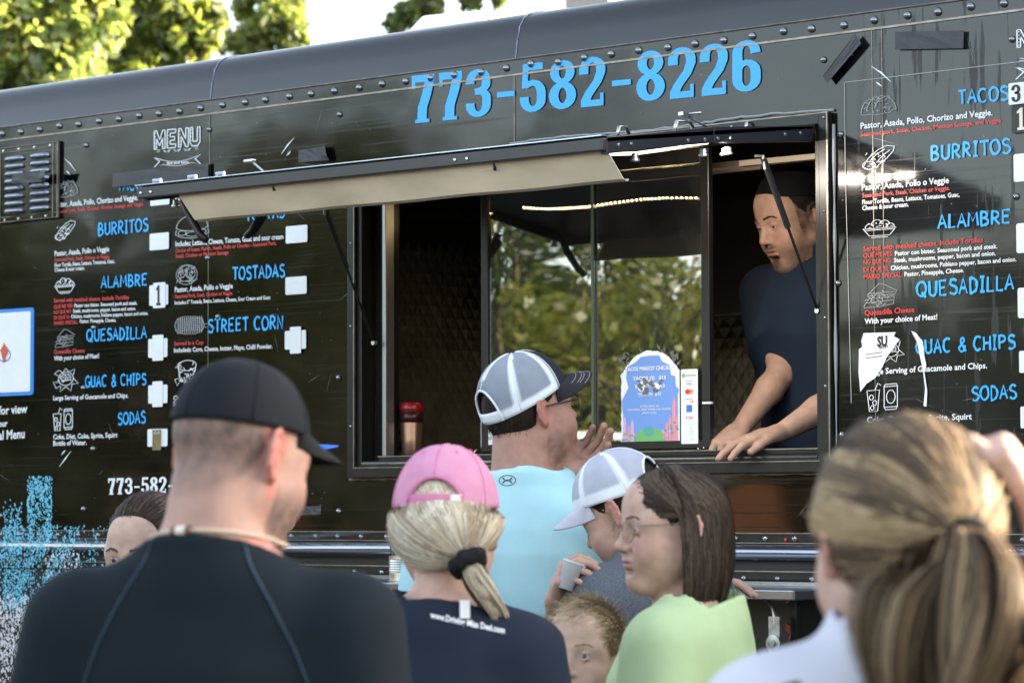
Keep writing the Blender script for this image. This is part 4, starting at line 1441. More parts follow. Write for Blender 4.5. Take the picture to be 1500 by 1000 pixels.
def leaves_mesh(centres, radii, n, size, col, seed):
    r = np.random.default_rng(seed)
    w = np.array([a[0] * a[1] * a[2] for a in radii]) ** .7
    k = r.choice(len(centres), n, p=w / w.sum())
    # twig clumps: leaves gather round sub-centres
    sub = []
    for c, rad in zip(centres, radii):
        d = r.normal(size=(34, 3))
        d /= np.linalg.norm(d, axis=1, keepdims=True)
        sub.append(np.array(c) + d * np.array(rad) * r.uniform(.45, 1.0, (34, 1)))
    sub = np.array(sub)
    j = r.integers(0, 34, n)
    P = sub[k, j] + r.normal(size=(n, 3)) * np.array(radii)[k] * .13
    nr = r.normal(size=(n, 3)) * (.8, .8, .7) + (0, 0, .5)
    nr /= np.linalg.norm(nr, axis=1, keepdims=True)
    t = np.cross(nr, r.normal(size=(n, 3)))
    t /= np.linalg.norm(t, axis=1, keepdims=True)
    bt = np.cross(nr, t)
    s = size * r.uniform(.6, 1.3, (n, 1))
    V = np.stack([P - t * s, P - bt * s * .5, P + t * s, P + bt * s * .5], 1).reshape(-1, 3)
    F = np.arange(n * 4).reshape(-1, 4)
    cc = np.array(col) * r.uniform(.7, 1.35, (n, 1)) * (1 + r.normal(0, .06, (n, 3)))
    C = np.repeat(cc, 4, 0)
    return V, F, C


def tree(name, label, x, y, lumps, n, size, col, seed, trunk_r=.16, group=None):
    """lumps: world-space (cx, cy, cz, rx, ry, rz)"""
    t = thing(name, label, 'tree', (x, y, 0), 0, group)
    cs = [np.array(l[:3]) - (x, y, 0) for l in lumps]
    rs = [l[3:] for l in lumps]
    V, F, C = leaves_mesh(cs, rs, n, size, col, seed)
    np_mesh('crown', V, F, M['leaf'], t, C, smooth=False)
    top = np.mean(cs, 0)
    mb = MB()
    mb.tube([(0, 0, 0), (.04, .03, top[2] * .35), (top[0] * .5, top[1] * .5, top[2] * .7), top], [trunk_r, trunk_r * .8, trunk_r * .55, trunk_r * .2], 9)
    for c in cs:
        a = np.array((top[0] * .4, top[1] * .4, top[2] * .55))
        mb.tube([a, (a + c) / 2 + (0, 0, -.1), c, c + (0, 0, .3)], [trunk_r * .4, trunk_r * .28, trunk_r * .15, .01], 6)
    mb.build('trunk', M['bark'], t, smooth=True)
    return t


def lump(px, py, D, rpx, k=1.0):
    c = atD(px, py, D)
    r = rpx * D / FPX
    return (c[0], c[1], c[2], r, r, r * k)


G1 = (.23, .27, .12)
D = 34
tree('broadleaf_tree', 'largest sunlit tree behind the truck at the far upper left', *atD(-40, 700, D)[:2],
     [lump(20, 70, D, 70), lump(100, 60, D, 60), lump(-60, 20, D, 120), lump(60, -20, D, 90), lump(140, 20, D, 45), lump(-20, 130, D, 90), lump(100, 120, D, 70)], 17000, .085, G1, 1, .3, 'trees behind the truck')
D = 36
tree('broadleaf_tree', 'middle leafy tree showing above the truck roof between two others', *atD(240, 700, D)[:2],
     [lump(215, 30, D, 55), lump(270, 45, D, 50), lump(200, 90, D, 60), lump(300, 30, D, 30), lump(230, -40, D, 60), lump(160, -20, D, 45)], 11000, .085, (.18, .21, .075), 2, .2, 'trees behind the truck')
D = 40
tree('broadleaf_tree', 'sparse rounded tree against the white sky, right of the leafy pair', *atD(400, 700, D)[:2],
     [lump(395, 20, D, 50), lump(370, 65, D, 42), lump(430, 50, D, 32), lump(350, 85, D, 30), lump(400, -30, D, 40)], 4600, .075, (.17, .20, .08), 3, .16, 'trees behind the truck')
D = 46
tree('broadleaf_tree', 'small treetop just above the roof beside the white roof hatch', *atD(610, 700, D)[:2],
     [lump(605, 22, D, 26), lump(580, 36, D, 20), lump(630, 12, D, 18), lump(620, -25, D, 35), lump(690, -4, D, 20), lump(730, -6, D, 16)], 2600, .08, (.14, .17, .08), 4, .16, 'trees behind the truck')

# trees on the far side of the lot, which the glass and the glossy paint reflect
r_ = np.random.default_rng(12)
for i, (ang, dist, h, rad) in enumerate(((56, 27, 7.5, 3.0), (50, 30, 7.4, 2.9), (44.5, 27, 6.6, 2.6), (40.5, 31, 6.3, 2.4), (36.5, 27, 5.4, 1.9), (32.0, 32, 5.0, 1.9), (27, 30, 5.2, 2.2), (62, 30, 8, 3.2))):
    a = math.radians(ang)
    x, y = -math.sin(a) * dist, -math.cos(a) * dist
    L = []
    for k in range(9):
        q = r_.normal(size=3)
        q /= np.linalg.norm(q)
        L.append((x + q[0] * rad * .6, y + q[1] * rad * .6, h - rad + q[2] * rad * .55, rad * .5, rad * .5, rad * .45))
    L.append((x, y, 1.4, rad * .9, rad * .9, 1.4))
    tree('roadside_tree', ['tall leafy tree at the left end of the row across the lot', 'second leafy tree of the row across the lot, beside the tallest', 'third leafy tree across the lot, mirrored in the left pane', 'leafy tree across the lot, mirrored in the middle of the glass', 'lower leafy tree across the lot, mirrored at the right of the glass', 'small leafy tree across the lot near its right end', 'low spreading tree at the right end of the row across the lot', 'tallest leafy tree standing far left across the lot'][i], x, y, L, 11000, .075, (.040, .058, .016) if i % 2 else (.11, .125, .022), 20 + i, .2, 'trees across the lot')
# unseen brown piers and pale raised rails, added only for their reflections
brick = mat('brown_reflection_block', (.22, .09, .04), .8, noise=.2, nscale=12)
for ang, w, lab in ((35.7, .75, 'wide low brown pier, out of view, added for its reflection below the serving window'), (49.3, .5, 'narrow low brown pier, out of view, added for its reflection at the lower left')):
    a = math.radians(ang)
    x, y = -math.sin(a) * 22 + .9, -math.cos(a) * 22
    t = thing('reflection_pier', lab, 'pier', (x, y, 0), -a, 'piers added for reflections')
    MB().box((-w / 2, -.3, 0), (w / 2, .3, 1.62)).build('shaft', brick, t)
    MB().box((-w / 2 - .04, -.34, 1.62), (w / 2 + .04, .34, 1.72)).build('cap', brick, t)
a = math.radians(39)
t = thing('reflection_rails', 'pale raised rails, out of view, added for their reflection low in the window glass', 'fence', (-math.sin(a) * 20, -math.cos(a) * 20, 0), -a)
for z in (2.02, 2.22):
    MB().box((-1.6, -.03, z - .03), (1.6, .03, z + .03)).build('rail', M['chalk'], t)
for x in (-1.6, 0, 1.6):
    MB().box((x - .04, -.05, 0), (x + .04, .05, 2.3)).build('post', M['tape'], t)

# unseen leaf belt behind the roadside trees, added to block low sky from reflections
cs, rs = [], []
for ang in np.arange(8, 84, 2.4):
    a = math.radians(ang)
    d_ = 46 + 2 * math.sin(ang)
    hh = 2.3 + .5 * math.sin(ang * 1.3) + (2.4 if ang > 36 else 0)
    cs.append(np.array((-math.sin(a) * d_, -math.cos(a) * d_, hh)))
    rs.append((1.5, 1.5, hh + .3))
V, F_, C = leaves_mesh(cs, rs, 36000, .17, (.022, .034, .012), 77)
np_mesh('sky_block_leaves', V, F_, M['leaf'], None, C, smooth=False, kind='stuff')
wv_ = MB()
P_ = [[(-math.sin(math.radians(a)) * 49, -math.cos(math.radians(a)) * 49, z) for z in (0, 2.0, (3.2 if a < 36 else 5.6) + .4 * math.sin(a))] for a in np.arange(4, 90, 2)]
P_ = [[(x * (1 + .01 * math.sin(i * 3 + j)), y, z) for j, (x, y, z) in enumerate(r)] for i, r in enumerate(P_)]
mb = MB().grid(P_)  # dark double sheet behind the leaves, added to block sky in the reflections
mb.grid([[(p[0] * 1.03, p[1] * 1.03, p[2]) for p in r] for r in P_])
mb.build('sky_block_sheet', mat('sky_block_dark', (.02, .028, .012), .9, noise=.5, nscale=2), None, kind='stuff')
# ================================================================ people: implicit surfaces -> one continuous mesh
f32 = np.float32


def _nrm(a):
    return np.sqrt(np.einsum('ij,ij->i', a, a))


class Field:
    def __init__(s):
        s.it = []
        s.disp = None
        s.post = []

    def _add(s, fn, c, r, k, op, T):
        if T is not None:
            R, t, sc_ = T
            c = R @ np.asarray(c, float) * sc_ + t
            r = r * sc_
            k = k * sc_
        s.it.append((fn, np.asarray(c, f32), r, k, op, T))
        return s

    def rc(s, a, b, ra, rb, k=.01, op='u', T=None):
        a, b = np.asarray(a, float), np.asarray(b, float)
        ab = b - a
        L2 = float(ab @ ab) + 1e-12

        def fn(p):
            q = p - a.astype(f32)
            t = np.clip(q @ ab.astype(f32) / L2, 0, 1)
            return _nrm(q - t[:, None] * ab.astype(f32)) - (ra + t * (rb - ra))
        return s._add(fn, (a + b) / 2, math.sqrt(L2) / 2 + max(ra, rb), k, op, T)

    def el(s, c, r, k=.01, op='u', T=None, rot=None):
        c = np.asarray(c, float)
        r = np.asarray(r, float) * np.ones(3)

        def fn(p):
            q = p - c.astype(f32)
            if rot is not None:
                q = q @ rot.astype(f32)
            k0 = _nrm(q / r.astype(f32))
            k1 = _nrm(q / (r * r).astype(f32)) + f32(1e-6)
            return k0 * (k0 - 1) / k1
        return s._add(fn, c, float(r.max()), k, op, T)

    def half(s, pt, n, k=.004, c=(0, 0, 0), r=9.0, T=None):
        """cut away the side n points to"""
        pt, n = np.asarray(pt, float), np.asarray(n, float)
        n = n / np.linalg.norm(n)
        return s._add(lambda p: -((p - pt.astype(f32)) @ n.astype(f32)), c, r, k, 's', T)

    def loft(s, tab, infl=0.0, k=.02, pw=2.0):
        tab = np.asarray(tab, float)

        def fn(p):
            z = np.clip(p[:, 2], tab[0, 0], tab[-1, 0])
            a = np.interp(z, tab[:, 0], tab[:, 1]) + infl
            b = np.interp(z, tab[:, 0], tab[:, 2]) + infl
            x = (p[:, 0] - np.interp(z, tab[:, 0], tab[:, 4])) / a
            y = (p[:, 1] - np.interp(z, tab[:, 0], tab[:, 3])) / b
            k0 = (np.abs(x) ** pw + np.abs(y) ** pw) ** (1 / pw)
            k1 = np.sqrt((x / a) ** 2 + (y / b) ** 2) / (np.sqrt(x * x + y * y) + 1e-6) + 1e-6
            d = (k0 - 1) / k1
            return np.maximum(d, np.maximum(p[:, 2] - tab[-1, 0] - infl, tab[0, 0] - p[:, 2]))
        zc = (tab[0, 0] + tab[-1, 0]) / 2
        return s._add(fn, (0, 0, zc), (tab[-1, 0] - tab[0, 0]) / 2 + .3, k, 'u', None)

    def __call__(s, P, marg=.09, items=None):
        P = np.ascontiguousarray(P, f32)
        d = np.full(len(P), 1.0, f32)
        for fn, c, r, k, op, T in (s.it if items is None else items):
            if items is None:
                q_ = P - c
                m = np.nonzero(np.einsum('ij,ij->i', q_, q_) < (r + marg) ** 2)[0]
                if len(m) == 0:
                    continue
                p = P[m]
            else:
                m = slice(None)
                p = P
            if T is not None:
                R, t, sc_ = T
                e = fn(((p - t.astype(f32)) @ R.astype(f32)) / f32(sc_)) * f32(sc_)
            else:
                e = fn(p)
            a = d[m]
            if op == 'u':
                if k > 0:
                    h = np.maximum(k - np.abs(a - e), 0)
                    d[m] = np.minimum(a, e) - h * h * (.25 / k)
                else:
                    d[m] = np.minimum(a, e)
            else:
                if k > 0:
                    h = np.maximum(k - np.abs(a + e), 0)
                    d[m] = np.maximum(a, -e) + h * h * (.25 / k)
                else:
                    d[m] = np.maximum(a, -e)
        if s.disp is not None:
            d += s.disp(P).astype(f32)
        return d

    def sub(s, G, c, r, k=.01, op='u'):
        return s._add(lambda p: G(p), c, r, k, op, None)


def axis(lo, hi, coarse, bands=()):
    out = [lo]
    while out[-1] < hi:
        x = out[-1]
        st = coarse
        for a, b, f in bands:
            if a - .01 <= x <= b + .01:
                st = min(st, f)
            elif a - .05 < x < b + .05:
                st = min(st, max(.009, (f + coarse) / 2))
        out.append(x + st)
    n = (-(len(out) - 1)) % 8
    for _ in range(n):
        out.append(out[-1] + coarse)
    return np.array(out, f32)


def surface(F, xs, ys, zs):
    nx, ny, nz = len(xs), len(ys), len(zs)
    D = np.empty((nx, ny, nz), f32)
    B = 8
    ix, iy, iz = [np.arange(0, n - 1, B) for n in (nx, ny, nz)]
    jx, jy, jz = [np.minimum(i + B, n - 1) for i, n in ((ix, nx), (iy, ny), (iz, nz))]
    cx, cy, cz = (xs[ix] + xs[jx]) / 2, (ys[iy] + ys[jy]) / 2, (zs[iz] + zs[jz]) / 2
    hx, hy, hz_ = (xs[jx] - xs[ix]) / 2, (ys[jy] - ys[iy]) / 2, (zs[jz] - zs[iz]) / 2
    C = np.stack(np.meshgrid(cx, cy, cz, indexing='ij'), -1).reshape(-1, 3)
    Hd = np.sqrt(sum(a ** 2 for a in np.meshgrid(hx, hy, hz_, indexing='ij'))).reshape(-1)
    dc = F(C, marg=.16)
    act = (np.abs(dc) < Hd * 1.5 + .022)
    dc3 = dc.reshape(len(ix), len(iy), len(iz))
    a3 = act.reshape(dc3.shape)
    # fill
    for a in range(len(ix)):
        for b in range(len(iy)):
            for c in range(len(iz)):
                D[ix[a]:jx[a] + 1, iy[b]:jy[b] + 1, iz[c]:jz[c] + 1] = 1.0 if dc3[a, b, c] > 0 else -1.0
    ic = np.array([i_[1] for i_ in F.it], f32)
    ir = np.array([i_[2] + i_[3] for i_ in F.it], f32)
    A_, B_, C_ = np.nonzero(a3)
    bc = np.stack([cx[A_], cy[B_], cz[C_]], 1)
    bh = Hd.reshape(a3.shape)[A_, B_, C_]
    near = np.linalg.norm(bc[:, None] - ic[None], axis=2) < ir[None] + bh[:, None] + .03
    for n_, (a, b, c) in enumerate(zip(A_, B_, C_)):
        X_, Y_, Z_ = np.meshgrid(xs[ix[a]:jx[a] + 1], ys[iy[b]:jy[b] + 1], zs[iz[c]:jz[c] + 1], indexing='ij')
        P = np.stack([X_.ravel(), Y_.ravel(), Z_.ravel()], 1)
        D[ix[a]:jx[a] + 1, iy[b]:jy[b] + 1, iz[c]:jz[c] + 1] = F(P, items=[F.it[i_] for i_ in np.nonzero(near[n_])[0]]).reshape(X_.shape)
    S = D < 0
    cnt = np.zeros((nx - 1, ny - 1, nz - 1), np.int8)
    for a in (0, 1):
        for b in (0, 1):
            for c in (0, 1):
                cnt += S[a:nx - 1 + a, b:ny - 1 + b, c:nz - 1 + c]
    mixed = (cnt > 0) & (cnt < 8)
    I, J, K = np.nonzero(mixed)
    idx = np.full(mixed.shape, -1, np.int32)
    idx[I, J, K] = np.arange(len(I))
    acc = np.zeros((len(I), 3), f32)
    num = np.zeros(len(I), f32)
    X = (xs, ys, zs)
    cor = [(a, b, c) for a in (0, 1) for b in (0, 1) for c in (0, 1)]
    for u in cor:
        for ax in range(3):
            if u[ax]:
                continue
            v = list(u)
            v[ax] = 1
            d0 = D[I + u[0], J + u[1], K + u[2]]
            d1 = D[I + v[0], J + v[1], K + v[2]]
            m = (d0 < 0) != (d1 < 0)
            t = np.where(m, d0 / np.where(m, d0 - d1, 1), 0)
            p0 = np.stack([xs[I + u[0]], ys[J + u[1]], zs[K + u[2]]], 1)
            p1 = np.stack([xs[I + v[0]], ys[J + v[1]], zs[K + v[2]]], 1)
            acc += np.where(m[:, None], p0 + t[:, None] * (p1 - p0), 0)
            num += m
    V = acc / num[:, None]
    Q = []
    for ax in range(3):
        sl0 = [slice(1, -1)] * 3
        sl0[ax] = slice(0, -1)
        sl1 = list(sl0)
        sl1[ax] = slice(1, None)
        a = S[tuple(sl0)]
        b = S[tuple(sl1)]
        E = np.nonzero(a != b)
        off = [1, 1, 1]
        off[ax] = 0
        i, j, k = E[0] + off[0], E[1] + off[1], E[2] + off[2]
        o1, o2 = [(1, 2), (2, 0), (0, 1)][ax]

        def at(d1, d2):
            q = [i, j, k]
            q[o1] = q[o1] - d1
            q[o2] = q[o2] - d2
            return idx[q[0], q[1], q[2]]
        q4 = np.stack([at(1, 1), at(0, 1), at(0, 0), at(1, 0)], 1)
        ins = a[E]
        q4[~ins] = q4[~ins][:, ::-1]
        Q.append(q4)
    Q = np.concatenate(Q)
    Q = Q[(Q >= 0).all(1)]
    return V, Q


def rotm(yaw=0, pitch=0, roll=0):
    """columns = axes; yaw turns right (clockwise from above), pitch looks down, roll tips to the right; degrees"""
    y, p, r = map(math.radians, (-yaw, -pitch, roll))
    Rz = np.array([[math.cos(y), -math.sin(y), 0], [math.sin(y), math.cos(y), 0], [0, 0, 1]])
    Rx = np.array([[1, 0, 0], [0, math.cos(p), -math.sin(p)], [0, math.sin(p), math.cos(p)]])
    Ry = np.array([[math.cos(r), 0, math.sin(r)], [0, 1, 0], [-math.sin(r), 0, math.cos(r)]])
    return Rz @ Rx @ Ry


def wob(seed, n=9, fmin=8, fmax=40, aniso=(1, 1, 1)):
    r = np.random.default_rng(seed)
    k = r.normal(size=(n, 3))
    k /= np.linalg.norm(k, axis=1, keepdims=True)
    fr = np.exp(r.uniform(math.log(fmin), math.log(fmax), n))
    k = k * fr[:, None] * np.array(aniso)
    ph = r.uniform(0, 6.28, n)
    am = fmin / fr
    am = am / am.sum()

    def f(P):
        o = np.zeros(len(P), f32)
        for i in range(n):
            o += (am[i] * np.sin(P @ k[i].astype(f32) + ph[i])).astype(f32)
        return o
    return f


def head(F, T, ear=1.0, jaw=1.0, nose=1.0, chin=0.0, fem=0.0, child=0.0, age=0.0, ears=True, open_mouth=0.0, part_lips=0.0, lid=.0040, lidz=-.0002):
    k = 1
    ch = child
    F.el((0, -.012, .03), (.0765, .095, .087), .02, T=T)
    F.el((0, .028, -.028), (.0605 * jaw, .062, .084 - .01 * ch), .035, T=T)
    F.el((0, .055, .045), (.052, .034, .042), .03, T=T)            # forehead
    cz = -.103 + .016 * ch
    for s in (-1, 1):
        F.rc((s * .052 * jaw, -.004, -.052), (s * .014 * jaw, .066 + chin, cz), .018, .017, .035, T=T)
        F.el((s * .043, .052, -.028), (.022, .022, .018 + .004 * ch), .03, T=T)   # cheek
        F.el((s * .038, .055, -.052), (.024, .028, .026), .03, T=T)
        F.rc((s * .014, .0835, .017), (s * .044, .070, .014), .0085 - .003 * fem, .006, .018, T=T)   # brow
        F.el((s * .052, .052, .01), (.014, .022, .022), .02, T=T)
    F.el((0, .072 + chin, cz + .003), (.017, .015, .0135), .02, T=T)
    F.el((0, .066, -.062), (.034, .025, .030), .022, T=T)           # muzzle
    for s in (-1, 1):                                               # eye sockets
        F.el((s * .032, .103, -.003), (.017, .0215, .0125), .014, 's', T=T)
    nz = nose
    F.rc((0, .0855, .010), (0, .1035 + .008 * (nz - 1), -.028), .0068, .0085 * nz, .014, T=T)
    F.el((0, .1055 + .010 * (nz - 1), -.034), (.0095 * nz, .0105, .0088), .008, T=T)
    for s in (-1, 1):
        F.el((s * .0115, .0935, -.0385), (.0075 * nz, .0105, .0075), .007, T=T)
        F.el((s * .0065, .0985, -.0455), (.0038, .006, .0042), .003, 's', T=T)
    # lids, then the slit that shows the eyeball
    for s in (-1, 1):
        F.el((s * .0315, .0765, 0), (.0148, .0148, .0143), .004, T=T)
        F.el((s * .0315, .0925, lidz), (.0128, .0125, lid), .002, 's', T=T)
        F.el((s * .0315, .0765, 0), (.0118, .0118, .0118), 0, 's', T=T)
    F.rc((0, .0925, -.050), (0, .090, -.055), .004, .003, .008, T=T)
    F.el((0, .0895, -.0605), (.0225, .0105, .0052), .006, T=T)       # lips
    F.el((0, .0885, -.0705 - open_mouth * .8), (.0195, .0105, .0062), .006, T=T)
    F.el((0, .0995, -.0652 - open_mouth * .4), (.0225, .0125, .0013 + open_mouth), .003, 's', T=T)
    F.el((0, .0865, -.0815), (.018, .009, .0055), .008, 's', T=T)
    if age > 0:
        for s in (-1, 1):
            F.rc((s * .019, .0925, -.042), (s * .032, .078, -.066), .0022, .0016, .006 * age, 's', T=T)
            F.rc((s * .020, .0885, -.013), (s * .040, .079, -.016), .0014, .0012, .005 * age, 's', T=T)
    if ears:
        for s in (-1, 1):
            c = np.array((s * .079, -.010, -.004))
            out = np.array((s * .42, -.9, 0)) / math.hypot(.42, .9)    # ear plane runs back and out
            n_ = np.array((s * .9, .42, 0))
            n_ /= np.linalg.norm(n_)
            pts = []
            for a in np.radians((-75, -30, 10, 50, 90, 130, 165)):
                pts.append(c + (out * (.005 + .0165 * math.cos(a)) + np.array((0, 0, 1)) * (.003 + .0275 * math.sin(a))) * ear + n_ * .003)
            for a, b in zip(pts[:-1], pts[1:]):
                F.rc(a, b, .0040, .0040, .003, T=T)
            pts2 = [c + out * (.003 + .009 * math.cos(a)) + np.array((0, 0, 1)) * (.0 + .016 * math.sin(a)) + n_ * .0035 for a in np.radians((-60, 0, 60, 110))]
            for a, b in zip(pts2[:-1], pts2[1:]):
                F.rc(a, b, .0026, .0026, .003, T=T)
            F.rc(c + (0, 0, -.022) + n_ * .001, c + out * .006 + np.array((0, 0, .018)) - n_ * .002, .0055, .0045, .012, T=T)
            F.rc(c + out * .004 + np.array((0, 0, -.025)), c + out * .001 + np.array((0, 0, -.029)), .0068, .0055, .006, T=T)
            R_ = np.stack([n_, out, (0, 0, 1)], 1)
            F.el(c + out * .002, (.0028, .014 * ear, .022 * ear), .006, T=T, rot=R_)


def hand(F, w, f, n, thumb_side, s=1.0, curls=((10, 15, 10),) * 4, spread=4, thumb=(35, 20, 20), splay0=0, T=None, kf=.003):
    """w wrist, f towards the fingers, n out of the palm, thumb_side +1/-1 picks the side of cross(f, n)"""
    f = np.asarray(f, float)
    f /= np.linalg.norm(f)
    n = np.asarray(n, float)
    n = n - f * (n @ f)
    n /= np.linalg.norm(n)
    l = np.cross(f, n) * thumb_side
    w = np.asarray(w, float)
    kn, tips = [], []
    for i, (lat, fw) in enumerate(((.030, .086), (.0095, .090), (-.0105, .085), (-.029, .076))):
        base = w + l * lat * .42 * s + f * .012 * s
        k_ = w + l * lat * s + f * fw * s
        F.rc(base, k_, .0155 * s, .0105 * s, .013 * s, T=T)
        kn.append(k_)
    F.el(w + f * .05 * s + n * .002 * s, np.array((.036, .036, .036)) * s * (1, 1, 1) * .42, .02 * s, T=T)
    LL = ((.042, .025, .019), (.046, .029, .020), (.042, .027, .020), (.033, .020, .018))
    for i in range(4):
        p = kn[i]
        ang = 0
        sp = math.radians((spread * (1.5 - i)) + splay0)
        fd = f * math.cos(sp) + l * math.sin(sp)
        r0 = (.0094, .0096, .0092, .0082)[i] * s
        for j in range(3):
            ang += math.radians(curls[i][j])
            d = fd * math.cos(ang) + n * math.sin(ang)
            q = p + d * LL[i][j] * s
            F.rc(p, q, r0 * (1 - .07 * j), r0 * (1 - .07 * (j + 1)), kf * s, T=T)
            p = q
        tips.append(p)
    # thumb
    a, b, c = [math.radians(x) for x in thumb]
    p0 = w + f * .018 * s + l * .016 * s
    d = f * math.cos(a) + l * math.sin(a) * .85 + n * math.sin(a) * .35
    d /= np.linalg.norm(d)
    p1 = p0 + d * .042 * s
    F.rc(p0, p1, .0155 * s, .0118 * s, .012 * s, T=T)
    d2 = f * math.cos(a - b) + l * math.sin(a - b) * .8 + n * (math.sin(a) * .35 + .15)
    d2 /= np.linalg.norm(d2)
    p2 = p1 + d2 * .032 * s
    F.rc(p1, p2, .0112 * s, .0100 * s, .004 * s, T=T)
    d3 = f * math.cos(a - b - c) + l * math.sin(a - b - c) * .8 + n * (math.sin(a) * .35 + .25)
    d3 /= np.linalg.norm(d3)
    F.rc(p2, p2 + d3 * .026 * s, .0100 * s, .0085 * s, .004 * s, T=T)
    return kn, tips


M['skin'] = mat('skin', attr=True, rough=.55, spec=.3, sss=.12, noise=.13, nscale=38, bump=.22, bscale=420, bdist=.0006)
M['hair'] = mat('hair', attr=True, rough=.58, spec=.14)
M['eye'] = mat('eyeball', attr=True, rough=.08, spec=.6)
M['cloth'] = mat('cotton_jersey', attr=True, rough=.85, spec=.2, noise=.05, nscale=14, bump=.25, bscale=900, bdist=.0006)
M['heather'] = mat('heathered_jersey', attr=True, rough=.85, spec=.2, noise=.45, nscale=420, bump=.25, bscale=700, bdist=.0008)
M['cap'] = mat('cap_cotton', attr=True, rough=.8, spec=.2, noise=.08, nscale=30, bump=.35, bscale=500, bdist=.0008)
M['denim'] = mat('dark_trousers', (.03, .035, .05), .85)
M['shoe'] = mat('shoe_rubber', (.08, .08, .08), .6)
M['frame'] = mat('spectacle_frame', (.02, .02, .02), .25)
M['goldframe'] = mat('thin_brown_metal', (.30, .22, .18), .25, .9)


def ribbons(P, Nn, w, col, tipcol=None, taper=True):
    """P (n, m, 3) strand points, Nn same shape normals -> flat strips"""
    n, m, _ = P.shape
    t = np.gradient(P, axis=1)
    sd_ = np.cross(t, Nn)
    sd_ /= np.linalg.norm(sd_, axis=2, keepdims=True) + 1e-9
    ww = np.full((n, m, 1), w) if np.isscalar(w) else np.asarray(w).reshape(n, 1, 1) * np.ones((1, m, 1))
    if taper:
        ww = ww * (1 - .75 * np.linspace(0, 1, m)[None, :, None] ** 3)
    V = np.concatenate([P - sd_ * ww / 2, P + sd_ * ww / 2], 2).reshape(-1, 3)
    base = (np.arange(n) * m)[:, None] + np.arange(m - 1)[None]
    b = base.reshape(-1) * 2
    Q = np.stack([b, b + 1, b + 3, b + 2], 1)
    C = np.repeat(col[:, None, :], m, 1)
    if tipcol is not None:
        tt = np.linspace(0, 1, m)[None, :, None]
        C = C * (1 - tt) + tipcol[:, None, :] * tt
    C = np.repeat(C.reshape(-1, 3), 2, 0)
    return V, Q, C


def palette(n, cols, seed, clump=None, nclump=60, jit=.15):
    r = np.random.default_rng(seed)
    cols = np.array(cols, float)
    if clump is None:
        k = r.integers(0, len(cols), n)
    else:
        cc = clump[r.integers(0, len(clump), nclump)]
        kk = r.integers(0, len(cols), nclump)
        k = kk[((clump[:, None, :] - cc[None]) ** 2).sum(2).argmin(1)]
        sw = r.random(n) < .10
        k[sw] = r.integers(0, len(cols), sw.sum())
    return cols[k] * (1 + r.normal(0, jit, (n, 1)))


HC = np.array((0, -.012, .03))


def scalp(n, hl, seed, dens=None):
    """unit directions from the skull centre where hair grows; hl(az_deg) = hairline height"""
    r = np.random.default_rng(seed)
    out = []
    while len(out) < n:
        d = r.normal(size=(n * 4, 3))
        d /= np.linalg.norm(d, axis=1, keepdims=True)
        p = HC + d * (.0765, .095, .087)
        az = np.degrees(np.abs(np.arctan2(d[:, 0], d[:, 1])))
        ok = p[:, 2] > hl(az)
        out = d[ok] if len(out) == 0 else np.concatenate([out, d[ok]])
    return out[:n]


def hairline(az):
    return np.interp(az, [0, 25, 50, 62, 75, 95, 105, 125, 150, 180], [.088, .085, .066, .03, .012, .020, -.02, -.045, -.068, -.075])


